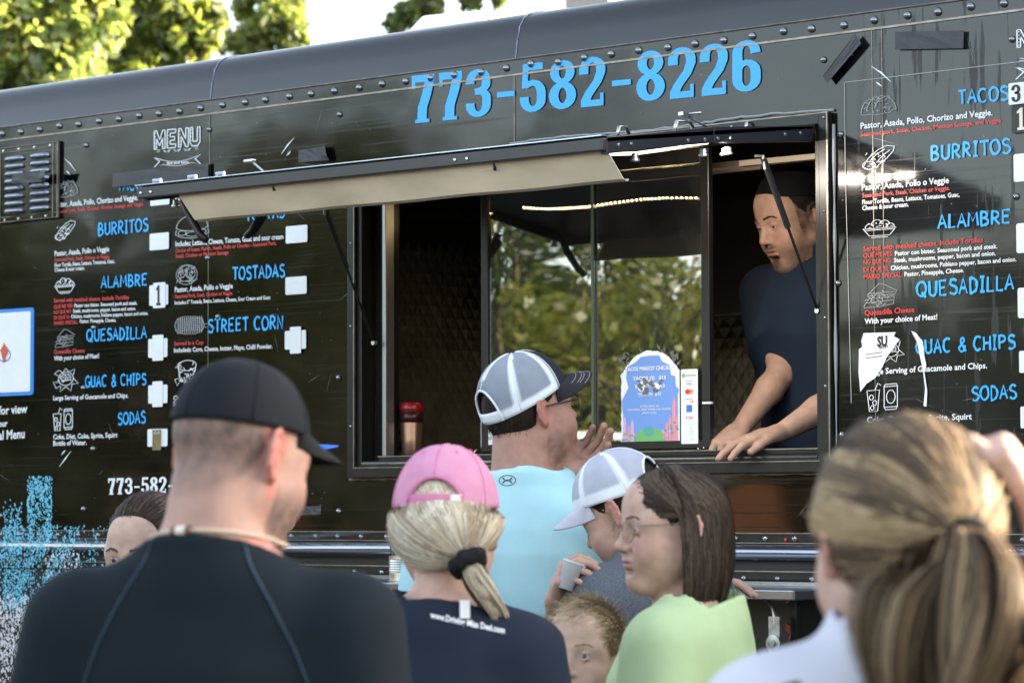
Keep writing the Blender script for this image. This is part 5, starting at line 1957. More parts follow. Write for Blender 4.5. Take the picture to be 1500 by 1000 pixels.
class Person:
    def __init__(s, label, head_px, D, psi, H=None, zfloor=0.0, hs=1.0, bw=1.0, group='people at the food truck', head_rot=(0, 0, 0), lean=(0, 0), crown_cap=.0, dz=0):
        """head_px: picture position of the top of the skull"""
        top = atD(head_px[0], head_px[1], D)
        s.H = (top[2] - zfloor)
        H = s.H
        s.s = H / 1.78 if not H < 1.3 else H / 1.78
        s.hs, s.bw, s.lean = hs, bw, lean
        s.rz = math.radians(40.4 - psi)
        s.Rw = np.array([[math.cos(s.rz), -math.sin(s.rz), 0], [math.sin(s.rz), math.cos(s.rz), 0], [0, 0, 1]])
        s.Rh = rotm(*head_rot)
        piv = np.array((lean[0], lean[1] - .025 * s.s, H - .118 * hs - .095 * hs))          # top of the neck
        s.hc = piv + s.Rh @ np.array((0, .04, .095)) * hs
        s.hc[2] += dz
        cr = s.hc + s.Rh @ np.array((0, -.01, .117)) * hs
        base = top - s.Rw @ cr
        s.base = np.array((base[0], base[1], zfloor))
        s.T = (s.Rh, s.hc, hs)
        s.piv = piv
        s.root = thing('person', label, 'person', tuple(s.base), s.rz, group)
        s.F = Field()
        s.hands = []

    def L(s, px, py, D):
        return s.Rw.T @ (atD(px, py, D) - s.base)

    def Wd(s, v):
        return s.Rw.T @ np.asarray(v, float)

    def hp(s, p):
        return s.Rh @ np.asarray(p, float) * s.hs + s.hc

    def torso_tab(s, fem=0, infl=0):
        H, k, b = s.H, s.s, s.bw
        rows = [(.47, .172, .115, 0), (.52, .178, .122, -.01), (.60, .158 - .018 * fem, .108, 0), (.67, .166 - .014 * fem, .114, .002), (.725, .180 - .012 * fem, .122, .006), (.77, .184 - .014 * fem, .116, .0), (.80, .178 - .016 * fem, .098, -.008), (.825, .145 - .014 * fem, .078, -.016), (.85, .075, .058, -.022)]
        out = []
        for z, a, c, y in rows:
            f_ = (z - .47) / .38
            out.append((z * H, a * k * b, c * k * (b * .5 + .5), y * k + s.lean[1] * f_, s.lean[0] * f_))
        return out

    def build_body(s, fem=0, arms=None, arm_r=1.0, neck_r=1.0, head_kw=None, legs=True, up=0.0):
        H, k, b = s.H, s.s, s.bw
        F = s.F
        s.tab = [(r[0] + up * max(0, (r[0] / H - .6) / .25), *r[1:]) for r in s.torso_tab(fem)]
        F.loft(s.tab, 0, .02)
        nb = np.array((s.lean[0], s.lean[1] - .028 * k, .825 * H + up))
        s.nb = nb
        nt = s.hp((0, -.032, -.05))
        nr = (.060 - .009 * fem) * k * neck_r
        s.nr = nr
        F.rc(nb, nt, nr * 1.08, nr * .96, .03)
        F.rc(nb + (0, .03, -.005), s.hp((0, .02, -.085)), nr * .62, nr * .5, .03)
        s.sh, s.el_, s.wr = {}, {}, {}
        for sd_ in (-1, 1):
            sh = np.array((sd_ * (.186 - .014 * fem) * k * b + s.lean[0], s.lean[1] - .012 * k, .803 * H + up * .6))
            F.rc(nb + (sd_ * .03 * k, -.005, .012 * k), sh + (-sd_ * .03 * k, 0, .008 * k), .042 * k, .040 * k, .05)
            a = (arms or {}).get(sd_, {})
            el = np.array(a.get('elbow', sh + np.array((sd_ * .055, -.02, -.185 * H / 1.0)) * (1, 1, 1)))
            wr = np.array(a.get('wrist', el + np.array((sd_ * .01, .08, -.235 * k))))
            s.sh[sd_], s.el_[sd_], s.wr[sd_] = sh, el, wr
            ar = arm_r * k
            F.rc(sh, el, .056 * ar, .040 * ar, .035)
            m = el * .7 + wr * .3
            F.rc(el, m, .040 * ar, .042 * ar, .02)
            F.rc(m, wr, .042 * ar, .0265 * ar, .015)
            hd = a.get('hand')
            if hd:
                s.hands.append(hand(F, wr, hd['f'], hd['n'], hd['t'], hd.get('s', k), hd.get('curls', ((20, 25, 15),) * 4), hd.get('spread', 4), hd.get('thumb', (35, 20, 15)), hd.get('splay0', 0)))
            else:
                hand(F, wr, wr - el, (-sd_, 0, 0), 1 if sd_ > 0 else -1, k, ((25, 25, 15),) * 4, 3)
        for sd_ in (-1, 1):
            F.rc((sd_ * .09 * k, 0, .50 * H), (sd_ * .10 * k, .01, .28 * H), .085 * k, .055 * k, .03)
            F.rc((sd_ * .10 * k, .01, .28 * H), (sd_ * .10 * k, -.02, .05 * H), .052 * k, .034 * k, .02)
            F.rc((sd_ * .10 * k, -.03, .03 * H), (sd_ * .11 * k, .13, .018 * H), .035 * k, .025 * k, .02)
        head(F, s.T, **(head_kw or {}))

    def mesh_body(s, skin, colfn=None, fine=.0032, hfine=.003, hand_sides=(), coarse=.009):
        H, k = s.H, s.s
        hb = .135 * s.hs
        bx, by, bz = [(s.hc[0] - hb, s.hc[0] + hb, fine)], [(s.hc[1] - hb, s.hc[1] + hb, fine)], [(s.hc[2] - .135 * s.hs, s.hc[2] + .13 * s.hs, fine)]
        ext = [s.sh[1], s.sh[-1], s.el_[1], s.el_[-1]]
        for sd_ in (-1, 1):
            w = s.wr[sd_]
            ext.append(w)
            if sd_ in hand_sides:
                h_ = s.hands[hand_sides.index(sd_)] if len(s.hands) > hand_sides.index(sd_) else None
                pts = [w] + (h_[0] + h_[1] if h_ else [])
                lo, hi = np.min(pts, 0) - .03, np.max(pts, 0) + .03
                for ax, bb in enumerate((bx, by, bz)):
                    bb.append((lo[ax], hi[ax], hfine))
                ext += [lo, hi]
            else:
                ext += [w - .16 * k, w + .16 * k]
        ext = np.array(ext)
        lo, hi = ext.min(0) - .07, ext.max(0) + .07
        lo[0] = min(lo[0], -.23 * k)
        hi[0] = max(hi[0], .23 * k)
        lo[1] = min(lo[1], -.18)
        hi[1] = max(hi[1], .2 * k, s.hc[1] + hb)
        xs, ys = axis(lo[0], hi[0], coarse, bx), axis(lo[1], hi[1], coarse, by)
        zt_ = s.hc[2] - .30 * s.hs
        bz.append((zt_, s.hc[2], .010))
        zs = axis(min(-.02, lo[2]), s.hc[2] + .14 * s.hs, .028, bz)
        V, Q = surface(s.F, xs, ys, zs)
        q = ((V - s.hc) @ s.Rh) / s.hs
        C = np.ones((len(V), 3)) * skin
        C = skin_colour(C, q, V, s)
        if colfn is not None:
            C = colfn(C, q, V)
        s.body = np_mesh('body', V, Q, M['skin'], s.root, C)
        return s.body

    def trousers(s, col=(.03, .035, .05)):
        H, k = s.H, s.s
        F = Field()
        F.loft([r for r in s.tab if r[0] < .62 * H], .012 * k, .02)
        for sd_ in (-1, 1):
            F.rc((sd_ * .09 * k, 0, .50 * H), (sd_ * .10 * k, .01, .28 * H), .102 * k, .075 * k, .03)
            F.rc((sd_ * .10 * k, .01, .28 * H), (sd_ * .10 * k, -.02, .06 * H), .075 * k, .062 * k, .02)
        V, Q = surface(F, axis(-.3 * k, .3 * k, .016), axis(-.22 * k, .22 * k, .016), axis(.0, .64 * H, .02))
        np_mesh('trousers', V, Q, M['denim'], s.root)
        for sd_ in (-1, 1):
            F = Field()
            F.rc((sd_ * .10 * k, -.035, .04 * k), (sd_ * .11 * k, .15 * k, .035 * k), .045 * k, .040 * k, .03)
            F.rc((sd_ * .10 * k, -.02, .05 * k), (sd_ * .10 * k, -.02, .10 * k), .045 * k, .045 * k, .03)
            F.half((0, 0, .002), (0, 0, -1))
            V, Q = surface(F, axis(sd_ * .1 * k - .07, sd_ * .1 * k + .09, .01), axis(-.1, .22, .01), axis(-.01, .18, .01))
            np_mesh('shoe', V, Q, M['shoe'], s.root)

    def shirt(s, name, col, infl=.016, sleeve=.6, neck=(.0, .0), hem=.47, folds=.004, seed=1, mat_='cloth', colfn=None, sl_r=1.0, step=.0065, neck_extra=.0, label=None, neck_front=.02, fbands=(), long_sleeve=False):
        H, k = s.H, s.s
        F = Field()
        F.loft([r for r in s.tab], infl * k, .02)
        for sd_ in (-1, 1):
            sh, el, wr = s.sh[sd_], s.el_[sd_], s.wr[sd_]
            F.rc(s.nb + (sd_ * .03 * k, -.005, .010 * k), sh + (-sd_ * .03 * k, 0, .006 * k), .042 * k + infl * .75, .042 * k + infl * .75, .05)
            e = sh + (el - sh) * min(sleeve, 1) * 1.02
            r0, r1 = .057 * k * sl_r + infl * .75, .049 * k * sl_r + infl * .95
            G = Field()
            G.rc(sh, sh + (el - sh) * min(1.1, sleeve + .25), r0, r1, .0)
            G.half(e, (el - sh), .003, tuple(e), .6)
            F.sub(G, (sh + el) / 2, .27 * k, .045)
        # the neck of the garment hugs the neck and is cut by one tipped plane
        nb = s.nb
        nt = s.hp((0, -.032, -.05))
        F.rc(nb, nt, s.nr * 1.08 + .007, s.nr * .96 + .007, .03)
        F.rc(nb + (0, .03, -.005), s.hp((0, .02, -.085)), s.nr * .62 + .006, s.nr * .5 + .006, .03)
        z0 = np.array((nb[0], nb[1] - s.nr, .853 * H + neck[0]))
        pn = np.array((0, .42 + neck[1], 1.0))
        pn /= np.linalg.norm(pn)
        ax_ = np.array((nb[0], nb[1], z0[2]))
        rad_ = s.nr * 1.1 + .030 + neck_extra

        def cutn(p):
            q = p - ax_.astype(f32)
            cyl = np.sqrt(q[:, 0] ** 2 + (q[:, 1] * .9) ** 2) - rad_
            return np.maximum(cyl, -((p - z0.astype(f32)) @ pn.astype(f32)))
        F._add(cutn, ax_ + (0, 0, .05), rad_ * 1.2 + .09, .004, 's', None)
        if neck_extra > 0:
            F.el(z0 + (0, .06 * k, .030), (s.nr + neck_extra, .11 * k, .045), .006, 's')
        fo = wob(seed, 8, 7, 22, (1, 1, .5))
        fo2 = wob(seed + 50, 5, 16, 34, (1, .7, .45))
        fo3 = wob(seed + 90, 5, 30, 80, (1, .8, .6))
        F.disp = lambda P: folds * (1.5 * fo(P) - .9 * np.maximum(0, .35 - np.abs(fo2(P))) ** 1.0 * 1.6 + .35 * fo3(P) + .12)
        ext = np.array([s.sh[1], s.sh[-1]] + [s.sh[q] + (s.el_[q] - s.sh[q]) * min(1, sleeve) for q in (-1, 1)] + ([s.el_[1], s.el_[-1], s.wr[1], s.wr[-1]] if long_sleeve else []))
        lo, hi = ext.min(0) - .1, ext.max(0) + .1
        lo[0], hi[0] = min(lo[0], -.25 * k), max(hi[0], .25 * k)
        lo[1], hi[1] = min(lo[1], -.2), max(hi[1], .2)
        V, Q = surface(F, axis(lo[0], hi[0], step), axis(lo[1], hi[1], step), axis(hem * H, max(hi[2], .9 * H), step))
        C = np.ones((len(V), 3)) * col
        if colfn is not None:
            C = colfn(C, V)
        s.SF = F
        return np_mesh(name, V, Q, M[mat_], s.root, C, label=label)

    def eyes(s, gaze=(0, 1, 0), iris=(.10, .06, .03)):
        gz = np.array(gaze, float)
        gz /= np.linalg.norm(gz)
        for sd_ in (-1, 1):
            mb = MB()
            n, m = 24, 16
            c = np.array((sd_ * .0315, .0765, 0))
            P, Cc = [], []
            ax = np.cross(gz, (0, 0, 1))
            ax /= np.linalg.norm(ax)
            ay = np.cross(ax, gz)
            th = np.concatenate([[0, .1, .19, .22, .3, .40, .46, .50], np.linspace(.6, math.pi, 9)])
            for t in th:
                for k_ in range(n):
                    a = 2 * math.pi * k_ / n
                    r_e = .0122
                    p = c + r_e * (gz * math.cos(t) + (ax * math.cos(a) + ay * math.sin(a)) * math.sin(t))
                    P.append(s.hp(p))
                    Cc.append((.006, .006, .006) if t < .2 else tuple(np.array(iris) * (1.2 if t < .4 else .5)) if t < .48 else (.60, .56, .53))
            f = []
            for i in range(len(th) - 1):
                for k_ in range(n):
                    f.append((i * n + k_, i * n + (k_ + 1) % n, (i + 1) * n + (k_ + 1) % n, (i + 1) * n + k_))
            o = np_mesh('eye', np.array(P), np.array(f)[:, ::-1], M['eye'], s.root, np.array(Cc))

    def hair_mesh(s, V, Q, C, name='hair', label=None, parent=None, m='hair'):
        return np_mesh(name, s.Rh.dot(V.T).T * s.hs + s.hc, Q, M[m], parent or s.root, C, smooth=True, label=label)

    def brows(s, col, n=150, seed=1, thick=1.0):
        r = np.random.default_rng(seed)
        for sd_ in (-1, 1):
            P = []
            for i in range(n):
                u = r.uniform(0, 1)
                x = .013 + .036 * u
                z = .0185 + .006 * math.sin(min(u * 1.25, 1) * math.pi * .62) - .004 * max(0, u - .7) / .3 + r.normal(0, .0014 * thick * (1.1 - .6 * u))
                y = .097 - .6 * (x * x) * 6 - .002
                d = np.array((sd_ * (.6 + .4 * u), -.2 * u, .45 * (1 - u) - .25 * u))
                p0 = np.array((sd_ * x, y, z))
                P.append(np.array([p0 + d * t for t in (0, .0035, .007)]))
            P = np.array(P)
            Nn = np.tile((sd_ * .3, 1.0, .1), (n, 3, 1))
            P = s.drop(P.reshape(-1, 3), .0008).reshape(P.shape)
            V, Q, C = ribbons(P, Nn, .0010, np.array(col) * (1 + r.normal(0, .15, (len(P), 1))))
            s.hair_mesh(V, Q, C, 'eyebrow')

    def drop(s, pts, lift=0.0):
        """project head-space points onto the skin along the ray from the skull centre"""
        c = np.array((0, 0, 0.0))
        out = []
        pts = np.asarray(pts, float)
        d = pts - c
        d /= np.linalg.norm(d, axis=1, keepdims=True)
        lo, hi = np.full(len(d), .05), np.full(len(d), .15)
        for _ in range(14):
            mid = (lo + hi) / 2
            v = s.F((s.Rh @ (c + d * mid[:, None]).T).T * s.hs + s.hc)
            lo = np.where(v < 0, mid, lo)
            hi = np.where(v < 0, hi, mid)
        return c + d * (lo + lift)[:, None]

    def on_shirt(s, x, z, side=-1, lift=.0015, F=None):
        """local points on the shirt surface, reached along y from side*0.4"""
        x, z = np.asarray(x, float), np.asarray(z, float)
        F = F or s.SF
        y = np.full(len(x), side * .35)
        for _ in range(60):
            d = F(np.stack([x, y, z], 1))
            y = y - side * np.clip(d, -.02, .03) * .8
        return np.stack([x, y + side * lift, z], 1)


def F_cutseg(e, el, wr):
    """field that removes everything round the lower arm"""
    e, el, wr = [np.asarray(a, float) for a in (e, el, wr)]

    def fn(p):
        q = p - el.astype(f32)
        ab = (wr - el).astype(f32)
        t = np.clip(q @ ab / float(ab @ ab), .35, 1)
        return np.linalg.norm(q - t[:, None] * ab, axis=1) - .06
    return fn


def skin_colour(C, q, V, s):
    x, y, z = q.T
    x, y, z = [np.where((q ** 2).sum(1) < .16 ** 2, a_, 9.0) for a_ in (x, y, z)]
    k = np.exp(-(((x / .021) ** 2 + ((z + .0655) / .0085) ** 2) ** 2)) * (y > .078) * (np.abs(z + .066) < .02)
    lip = getattr(s, 'lip', (.36, .13, .11))
    C = C * (1 - k[:, None] * .75) + np.array(lip) * k[:, None] * .75
    r = np.exp(-(((np.abs(x) - .045) / .02) ** 2 + ((z + .03) / .02) ** 2)) * (y > .02) * .35
    r += np.exp(-((x / .014) ** 2 + ((z + .036) / .012) ** 2)) * (y > .085) * .4
    e = ((np.abs(x) > .074) & (np.abs(z) < .045) & (y < .02) & (y > -.04)) * .55
    r = np.clip(r + e, 0, 1) * ((q ** 2).sum(1) < .16 ** 2)
    C = C * (1 - r[:, None] * np.array((-.10, .30, .28)))
    return C


def stubble(C, q, region, col, amt, seed=4, f=160):
    n = wob(seed, 12, f, f * 4)(q.astype(f32) * 1.0) * 2
    k = np.clip(region * (amt + n * .25) * ((q ** 2).sum(1) < .165 ** 2) * (q[:, 2] > -.14), 0, 1)[:, None]
    return C * (1 - k) + np.array(col) * k


# ---------------------------------------------------------------- caps
def cap(s, cols, rim=(.048, .000), back_hole=True, rot=0, tilt=0, brim_col=None, brim_len=.072, curve=.022, size=1.0, name='cap', label=None, squarebrim=0, split=None, strapcol=None, hole_to=None, seamcol=None, tall=.0, brim_drop=.012, underbrim=None, button=True, hole=(33, .40)):
    """cols(az, t) -> colour; az 0 at the front, t 0 rim .. 1 top"""
    Rc = rotm(rot, 0, 0) @ rotm(0, tilt, 0)
    c = np.array((0, -.008, .032))
    rx, ry, rz_ = .0845 * size, .1040 * size, .0990 * size + tall

    def pt(az, t, off=0):
        a = math.radians(az)
        zr = rim[1] + (rim[0] - rim[1]) * (1 + math.cos(a)) / 2 - c[2]
        e0 = math.asin(max(-.99, min(.99, zr / rz_)))
        e = e0 + (math.pi / 2 - e0) * t
        ce, se = math.cos(e), math.sin(e)
        ce = math.copysign(abs(ce) ** .88, ce)
        ff = 1.0
        p = np.array((math.sin(a) * (rx + off) * ce, math.cos(a) * (ry + off) * ce, (rz_ + off) * se))
        return s.hp(Rc @ (p + c))
    root = None
    na, nt_ = 72, 22
    mb = MB()
    P = [[pt(-180 + 360 * i / na, (j / nt_)) for j in range(nt_ + 1)] for i in range(na)]
    V, Fs, Cc = [], [], []
    r = np.random.default_rng(11)
    for i in range(na):
        for j in range(nt_ + 1):
            V.append(P[i][j])
            Cc.append(cols(-180 + 360 * i / na, j / nt_))
    for i in range(na):
        az = abs(-180 + 360 * (i + .5) / na)
        i2 = (i + 1) % na
        for j in range(nt_):
            t = (j + .5) / nt_
            if back_hole and (((180 - az) / hole[0]) ** 2 + (t / hole[1]) ** 2) < 1:
                continue
            Fs.append((i * (nt_ + 1) + j, i2 * (nt_ + 1) + j, i2 * (nt_ + 1) + j + 1, i * (nt_ + 1) + j + 1))
    o = np_mesh(name, np.array(V), np.array(Fs)[:, ::-1], M['cap'], s.root, np.array(Cc), label=label)
    md = o.modifiers.new('solid', 'SOLIDIFY')
    md.thickness = .0026
    md.offset = 1
    # brim
    bc = brim_col or cols(0, 0)
    rows = []
    nu, nv = 30, 10
    for iu in range(nu + 1):
        u = -1 + 2 * iu / nu
        az = u * 66
        a = math.radians(az)
        B = np.array((math.sin(a) * rx * 1.005, math.cos(a) * ry * 1.005, 0))
        zr = rim[1] + (rim[0] - rim[1]) * (1 + math.cos(a)) / 2
        row = []
        L = brim_len * (max(0, 1 - abs(u) ** 2.6)) ** .5
        for iv in range(nv + 1):
            v = iv / nv
            xx = B[0] * (1 - .10 * v * (1 - squarebrim))
            yy = B[1] + L * v
            zz = zr + .004 - brim_drop * v ** 1.3 - curve * ((xx / .08) ** 2 - abs(math.sin(a)) ** 2 * 1.0) * v - curve * .9 * (abs(xx) / .08) ** 2 * v
            row.append(s.hp(Rc @ (np.array((xx, yy, zz)) + (0, c[1], 0))))
        rows.append(row)
    b2 = MB().grid(rows, col=bc)
    ob = b2.build('brim', M['cap'], o, smooth=True)
    md = ob.modifiers.new('solid', 'SOLIDIFY')
    md.thickness = .0032
    md.offset = 0
    # stitching on the brim
    if seamcol is not None:
        for v in (.45, .6, .75, .9):
            pts = []
            for iu in range(3, nu - 2):
                row = rows[iu]
                q = row[int(v * nv)] * 1.0
                pts.append(q + np.array((0, 0, .0022)))
            MB().tube(pts, .0006, 4, col=seamcol).build('stitching', M['cap'], ob)
    # panel seams and button
    for az in (0, 60, 120, 180, -120, -60):
        pts = [pt(az, t, .0030) for t in np.linspace(hole[1] if (back_hole and az == 180) else 0.02, 1, 12)]
        MB().tube(pts, .0011, 5, col=strapcol or tuple(np.array(cols(az, .5)) * .8)).build('seam', M['cap'], o, smooth=True)
    if button:
        MB().lathe(pt(0, 1, .003), [(.008, -.002), (.0075, .001), (.004, .003), (.0005, .0035)], 12, axis=tuple(s.Rh @ (Rc @ np.array((0, 0, 1.0)))), col=tuple(cols(0, .9))).build('button', M['cap'], o, smooth=True)
    if back_hole:
        g_ = [[pt(az, t, .0025) for t in (.0, .045, .09, .13)] for az in np.linspace(178 - hole[0], 182 + hole[0], 18)]
        st = MB().grid(g_, col=strapcol or cols(180, 0)).build('strap', M['cap'], o, smooth=True)
        md = st.modifiers.new('solid', 'SOLIDIFY')
        md.thickness = .002
        # piping round the opening
        pts = []
        for a_ in np.linspace(0, math.pi, 22):
            pts.append(pt(180 + hole[0] * math.cos(a_), hole[1] * math.sin(a_), .0022))
        MB().tube(pts, .0030, 6, col=strapcol or cols(180, 0)).build('binding', M['cap'], o, smooth=True)
    s.cappt = pt
    return o
# ================================================================ the people
SK = (.52, .29, .20)


def lerp(a, b, t):
    return np.array(a) * (1 - t) + np.array(b) * t


# ---- serving worker in the window -------------------------------------------------
def make_worker():
    p = Person('man in a navy t-shirt and black skull cap leaning on the sill inside the hatch', (1148, 238), 8.25, -132, zfloor=.75, hs=1.12, bw=1.06, head_rot=(15, 19, 0), lean=(0, .05), group=None)
    p.lip = (.30, .12, .09)

    def LY(px, py, Y):
        return p.Rw.T @ (onY(px, py, Y) - p.base)
    rw, rk = LY(1083, 630, .13), LY(1066, 648, .05)
    lw, lk = LY(1143, 634, .09), LY(1106, 641, .02)
    arms = {1: dict(elbow=LY(1146, 545, .30), wrist=rw, hand=dict(f=rk - rw, n=p.Wd((-.2, .35, -1)), t=-1, s=1.12, curls=((35, 55, 35), (42, 58, 35), (48, 60, 35), (52, 60, 35)), thumb=(30, 20, 20))),
            -1: dict(elbow=LY(1222, 588, .22), wrist=lw, hand=dict(f=lk - lw, n=p.Wd((.1, .25, -1)), t=1, s=1.15, curls=((14, 14, 8), (10, 14, 8), (12, 16, 10), (18, 18, 10)), spread=6, thumb=(28, 10, 10)))}
    p.build_body(arms=arms, head_kw=dict(jaw=1.0, nose=1.05, lid=.0026, lidz=-.0036), neck_r=1.0, arm_r=.96)

    def col(C, q, V):
        x, y, z = q.T
        beard = np.clip((-z - .045) / .03, 0, 1) * (y > .0) * (np.abs(x) < .07)
        beard *= 1 - np.exp(-(((x / .024) ** 2 + ((z + .066) / .010) ** 2) ** 2))
        must = np.exp(-(((np.abs(x) / .026) ** 4) + ((z + .0535) / .005) ** 2)) * (y > .07)
        goat = np.exp(-((x / .022) ** 4 + ((z + .095) / .016) ** 2)) * (y > .05)
        side = ((np.abs(x) > .055) & (y < .035) & (y > -.005)) * np.clip((z + .05) / .02, 0, 1)
        C = stubble(C, q, np.clip(beard * .45 + must * 1.1 + goat * .7 + side * .9, 0, 1), (.03, .02, .016), .75, 4)
        sc_ = ((z > hairline(np.degrees(np.abs(np.arctan2(x, y + .012)))) - .006) & (y < .06) | (y < -.03) & (z > -.06))
        return stubble(C, q, sc_ * 1.0, (.012, .010, .010), 1.1, 5)
    p.mesh_body((.45, .275, .20), col, hand_sides=(1, -1), fine=.0032, hfine=.0032)
    p.eyes(gaze=(-.05, .93, -.34))
    p.brows((.03, .02, .015), thick=1.1, n=130)
    p.trousers()
    p.shirt('t_shirt', (.012, .021, .040), sleeve=.66, folds=.009, infl=.026, seed=3, neck=(.012, 0), sl_r=1.02)
    cap_beanie(p)
    # fingernails
    for kn, tips in p.hands:
        pass
    return p


def cap_beanie(p):
    F = Field()
    F.el((0, -.014, .034), (.0850, .1050, .096), .01, T=p.T)
    n = p.Rh @ np.array((0, .30, -1.0))
    F.half(p.hp((0, .0, .046)), n, .004, tuple(p.hc), .3)
    fo = wob(8, 8, 20, 70)
    F.disp = lambda P: .0022 * fo(P)
    e = .12
    V, Q = surface(F, axis(p.hc[0] - e, p.hc[0] + e, .005), axis(p.hc[1] - e - .02, p.hc[1] + e, .005), axis(p.hc[2] - .03, p.hc[2] + .16, .005))
    np_mesh('skull_cap', V, Q, M['cap'], p.root, np.ones((len(V), 3)) * (.004, .004, .0045))


# ---- man in the light blue shirt at the window ---------------------------------------
def make_blue_man():
    p = Person('tall man in light blue shirt and mesh-backed cap talking at the window, hand raised', (756, 528), 6.6, 22, head_rot=(39, -12, 0), bw=1.02)
    wr = p.L(810, 712, 6.62)
    kn = p.L(848, 682, 6.61)
    arms = {1: dict(elbow=p.L(845, 800, 6.78), wrist=wr, hand=dict(f=kn - wr, n=p.Wd(-HEAD * .75 + np.array((0, 0, .6))), t=1, s=1.1, curls=((22, 24, 14), (16, 22, 14), (12, 20, 14), (8, 18, 12)), spread=5, thumb=(38, 22, 10)))}
    a = p.hands
    p.build_body(arms=arms, head_kw=dict(jaw=1.02, nose=1.12, chin=.003, age=.7, open_mouth=.0012), neck_r=1.06)

    def col(C, q, V):
        x, y, z = q.T
        b = np.clip((-z - .04) / .03, 0, 1) * (y > -.01) * (z > -.13)
        return stubble(C, q, b, (.13, .09, .075), .30, 6)
    p.mesh_body((.44, .235, .175), col, hand_sides=(1,), fine=.0032)
    p.eyes(gaze=(.1, 1, .2))
    p.brows((.03, .02, .015))
    short_hair(p, 5200, (.022, .014, .010), .026, 21, zmax=.05, capz=.0)
    p.trousers()

    def sc_(C, V):
        return C
    p.shirt('shirt', (.46, .72, .76), sleeve=.9, folds=.013, seed=5, neck=(.034, 0), infl=.024, sl_r=1.05)
    navy, wh = (.022, .024, .038), (.80, .82, .86)

    def cc(az, t):
        a = abs(az)
        if a < 64 - 6 * t:
            return navy
        if t < .13 or abs(a - 70 + 6 * t) < 4.5 or abs(a - 122) < 4 * (1 + t) or abs(a - 180) < 3.5 * (1 + t) and t > .5:
            return wh
        return (.27, .29, .34)
    c = cap(p, cc, rim=(.052, -.002), brim_col=(.03, .028, .035), tilt=-4, strapcol=wh, seamcol=(.45, .42, .40), brim_len=.075, size=1.03, curve=.030, label='cap with a dark front and white mesh back')
    glasses(p, M['frame'], rect=True)
    # small round badge between the shoulder blades: an oval holding the interlocked mark
    q = p.L(733, 703, 6.47)
    z0, cx = q[2], q[0]
    badge(p, cx, z0)
    return p


def badge(p, cx, z0):
    mb = MB()
    pts = []
    parts = []
    ov = arc(0, 0, .0205, .0115, 0, 360, 30)
    v, f = ribbon(ov, .0016)
    parts.append((v, f))
    for st, w in (([(-.011, .0062), (-.0085, .0025), (-.0030, .0), (-.0085, -.0025), (-.011, -.0062)], .0030), ([(.011, .0062), (.0085, .0025), (.0030, .0), (.0085, -.0025), (.011, -.0062)], .0030), ([(-.0045, 0), (.0045, 0)], .0032)):
        parts.append(ribbon(np.array(st), w))
    for v, f in parts:
        q = p.on_shirt(v[:, 0] + cx, v[:, 1] + z0, -1, .0012)
        mb.add(q, f)
    mb.build('shirt_badge', M['blackink'], p.root)


def glasses(p, m, rect=False, r=.021):
    mb = MB()
    T = lambda q: p.hp(q)
    y0 = .104
    for s in (-1, 1):
        if rect:
            pts = [(s * (.034 + .024 * math.copysign(abs(math.cos(a)) ** .5, math.cos(a))), y0 - .25 * abs(.034 + .024 * math.cos(a)) ** 1.2, .001 + .015 * math.copysign(abs(math.sin(a)) ** .6, math.sin(a))) for a in np.linspace(0, 2 * math.pi, 28, endpoint=False)]
        else:
            pts = [(s * (.033 + .0255 * math.cos(a)), y0 - .20 * abs(.033 + .0255 * math.cos(a)) ** 1.2, -.004 + .0205 * math.sin(a)) for a in np.linspace(0, 2 * math.pi, 28, endpoint=False)]
        fr = MB().tube([T(q) for q in pts], .0016 if rect else .0008, 6, closed=True).build('lens_rim', m, p.root, smooth=True)
        MB().poly([T(q) for q in pts]).build('lens', M['lens'], p.root)
        MB().tube([T(q) for q in ((s * .058, y0 - .012, .006), (s * .071, .085, .007), (s * .079, .03, .008), (s * .081, -.005, .008), (s * .080, -.025, -.006))], [.0022 if rect else .0009] * 5, 6, flat=1.0).build('temple_arm', m, p.root, smooth=True)
    MB().tube([T(q) for q in ((-.010, y0 + .001, .004), (0, y0 + .004, .006), (.010, y0 + .001, .004))], .0013 if rect else .0008, 6).build('bridge', m, p.root, smooth=True)


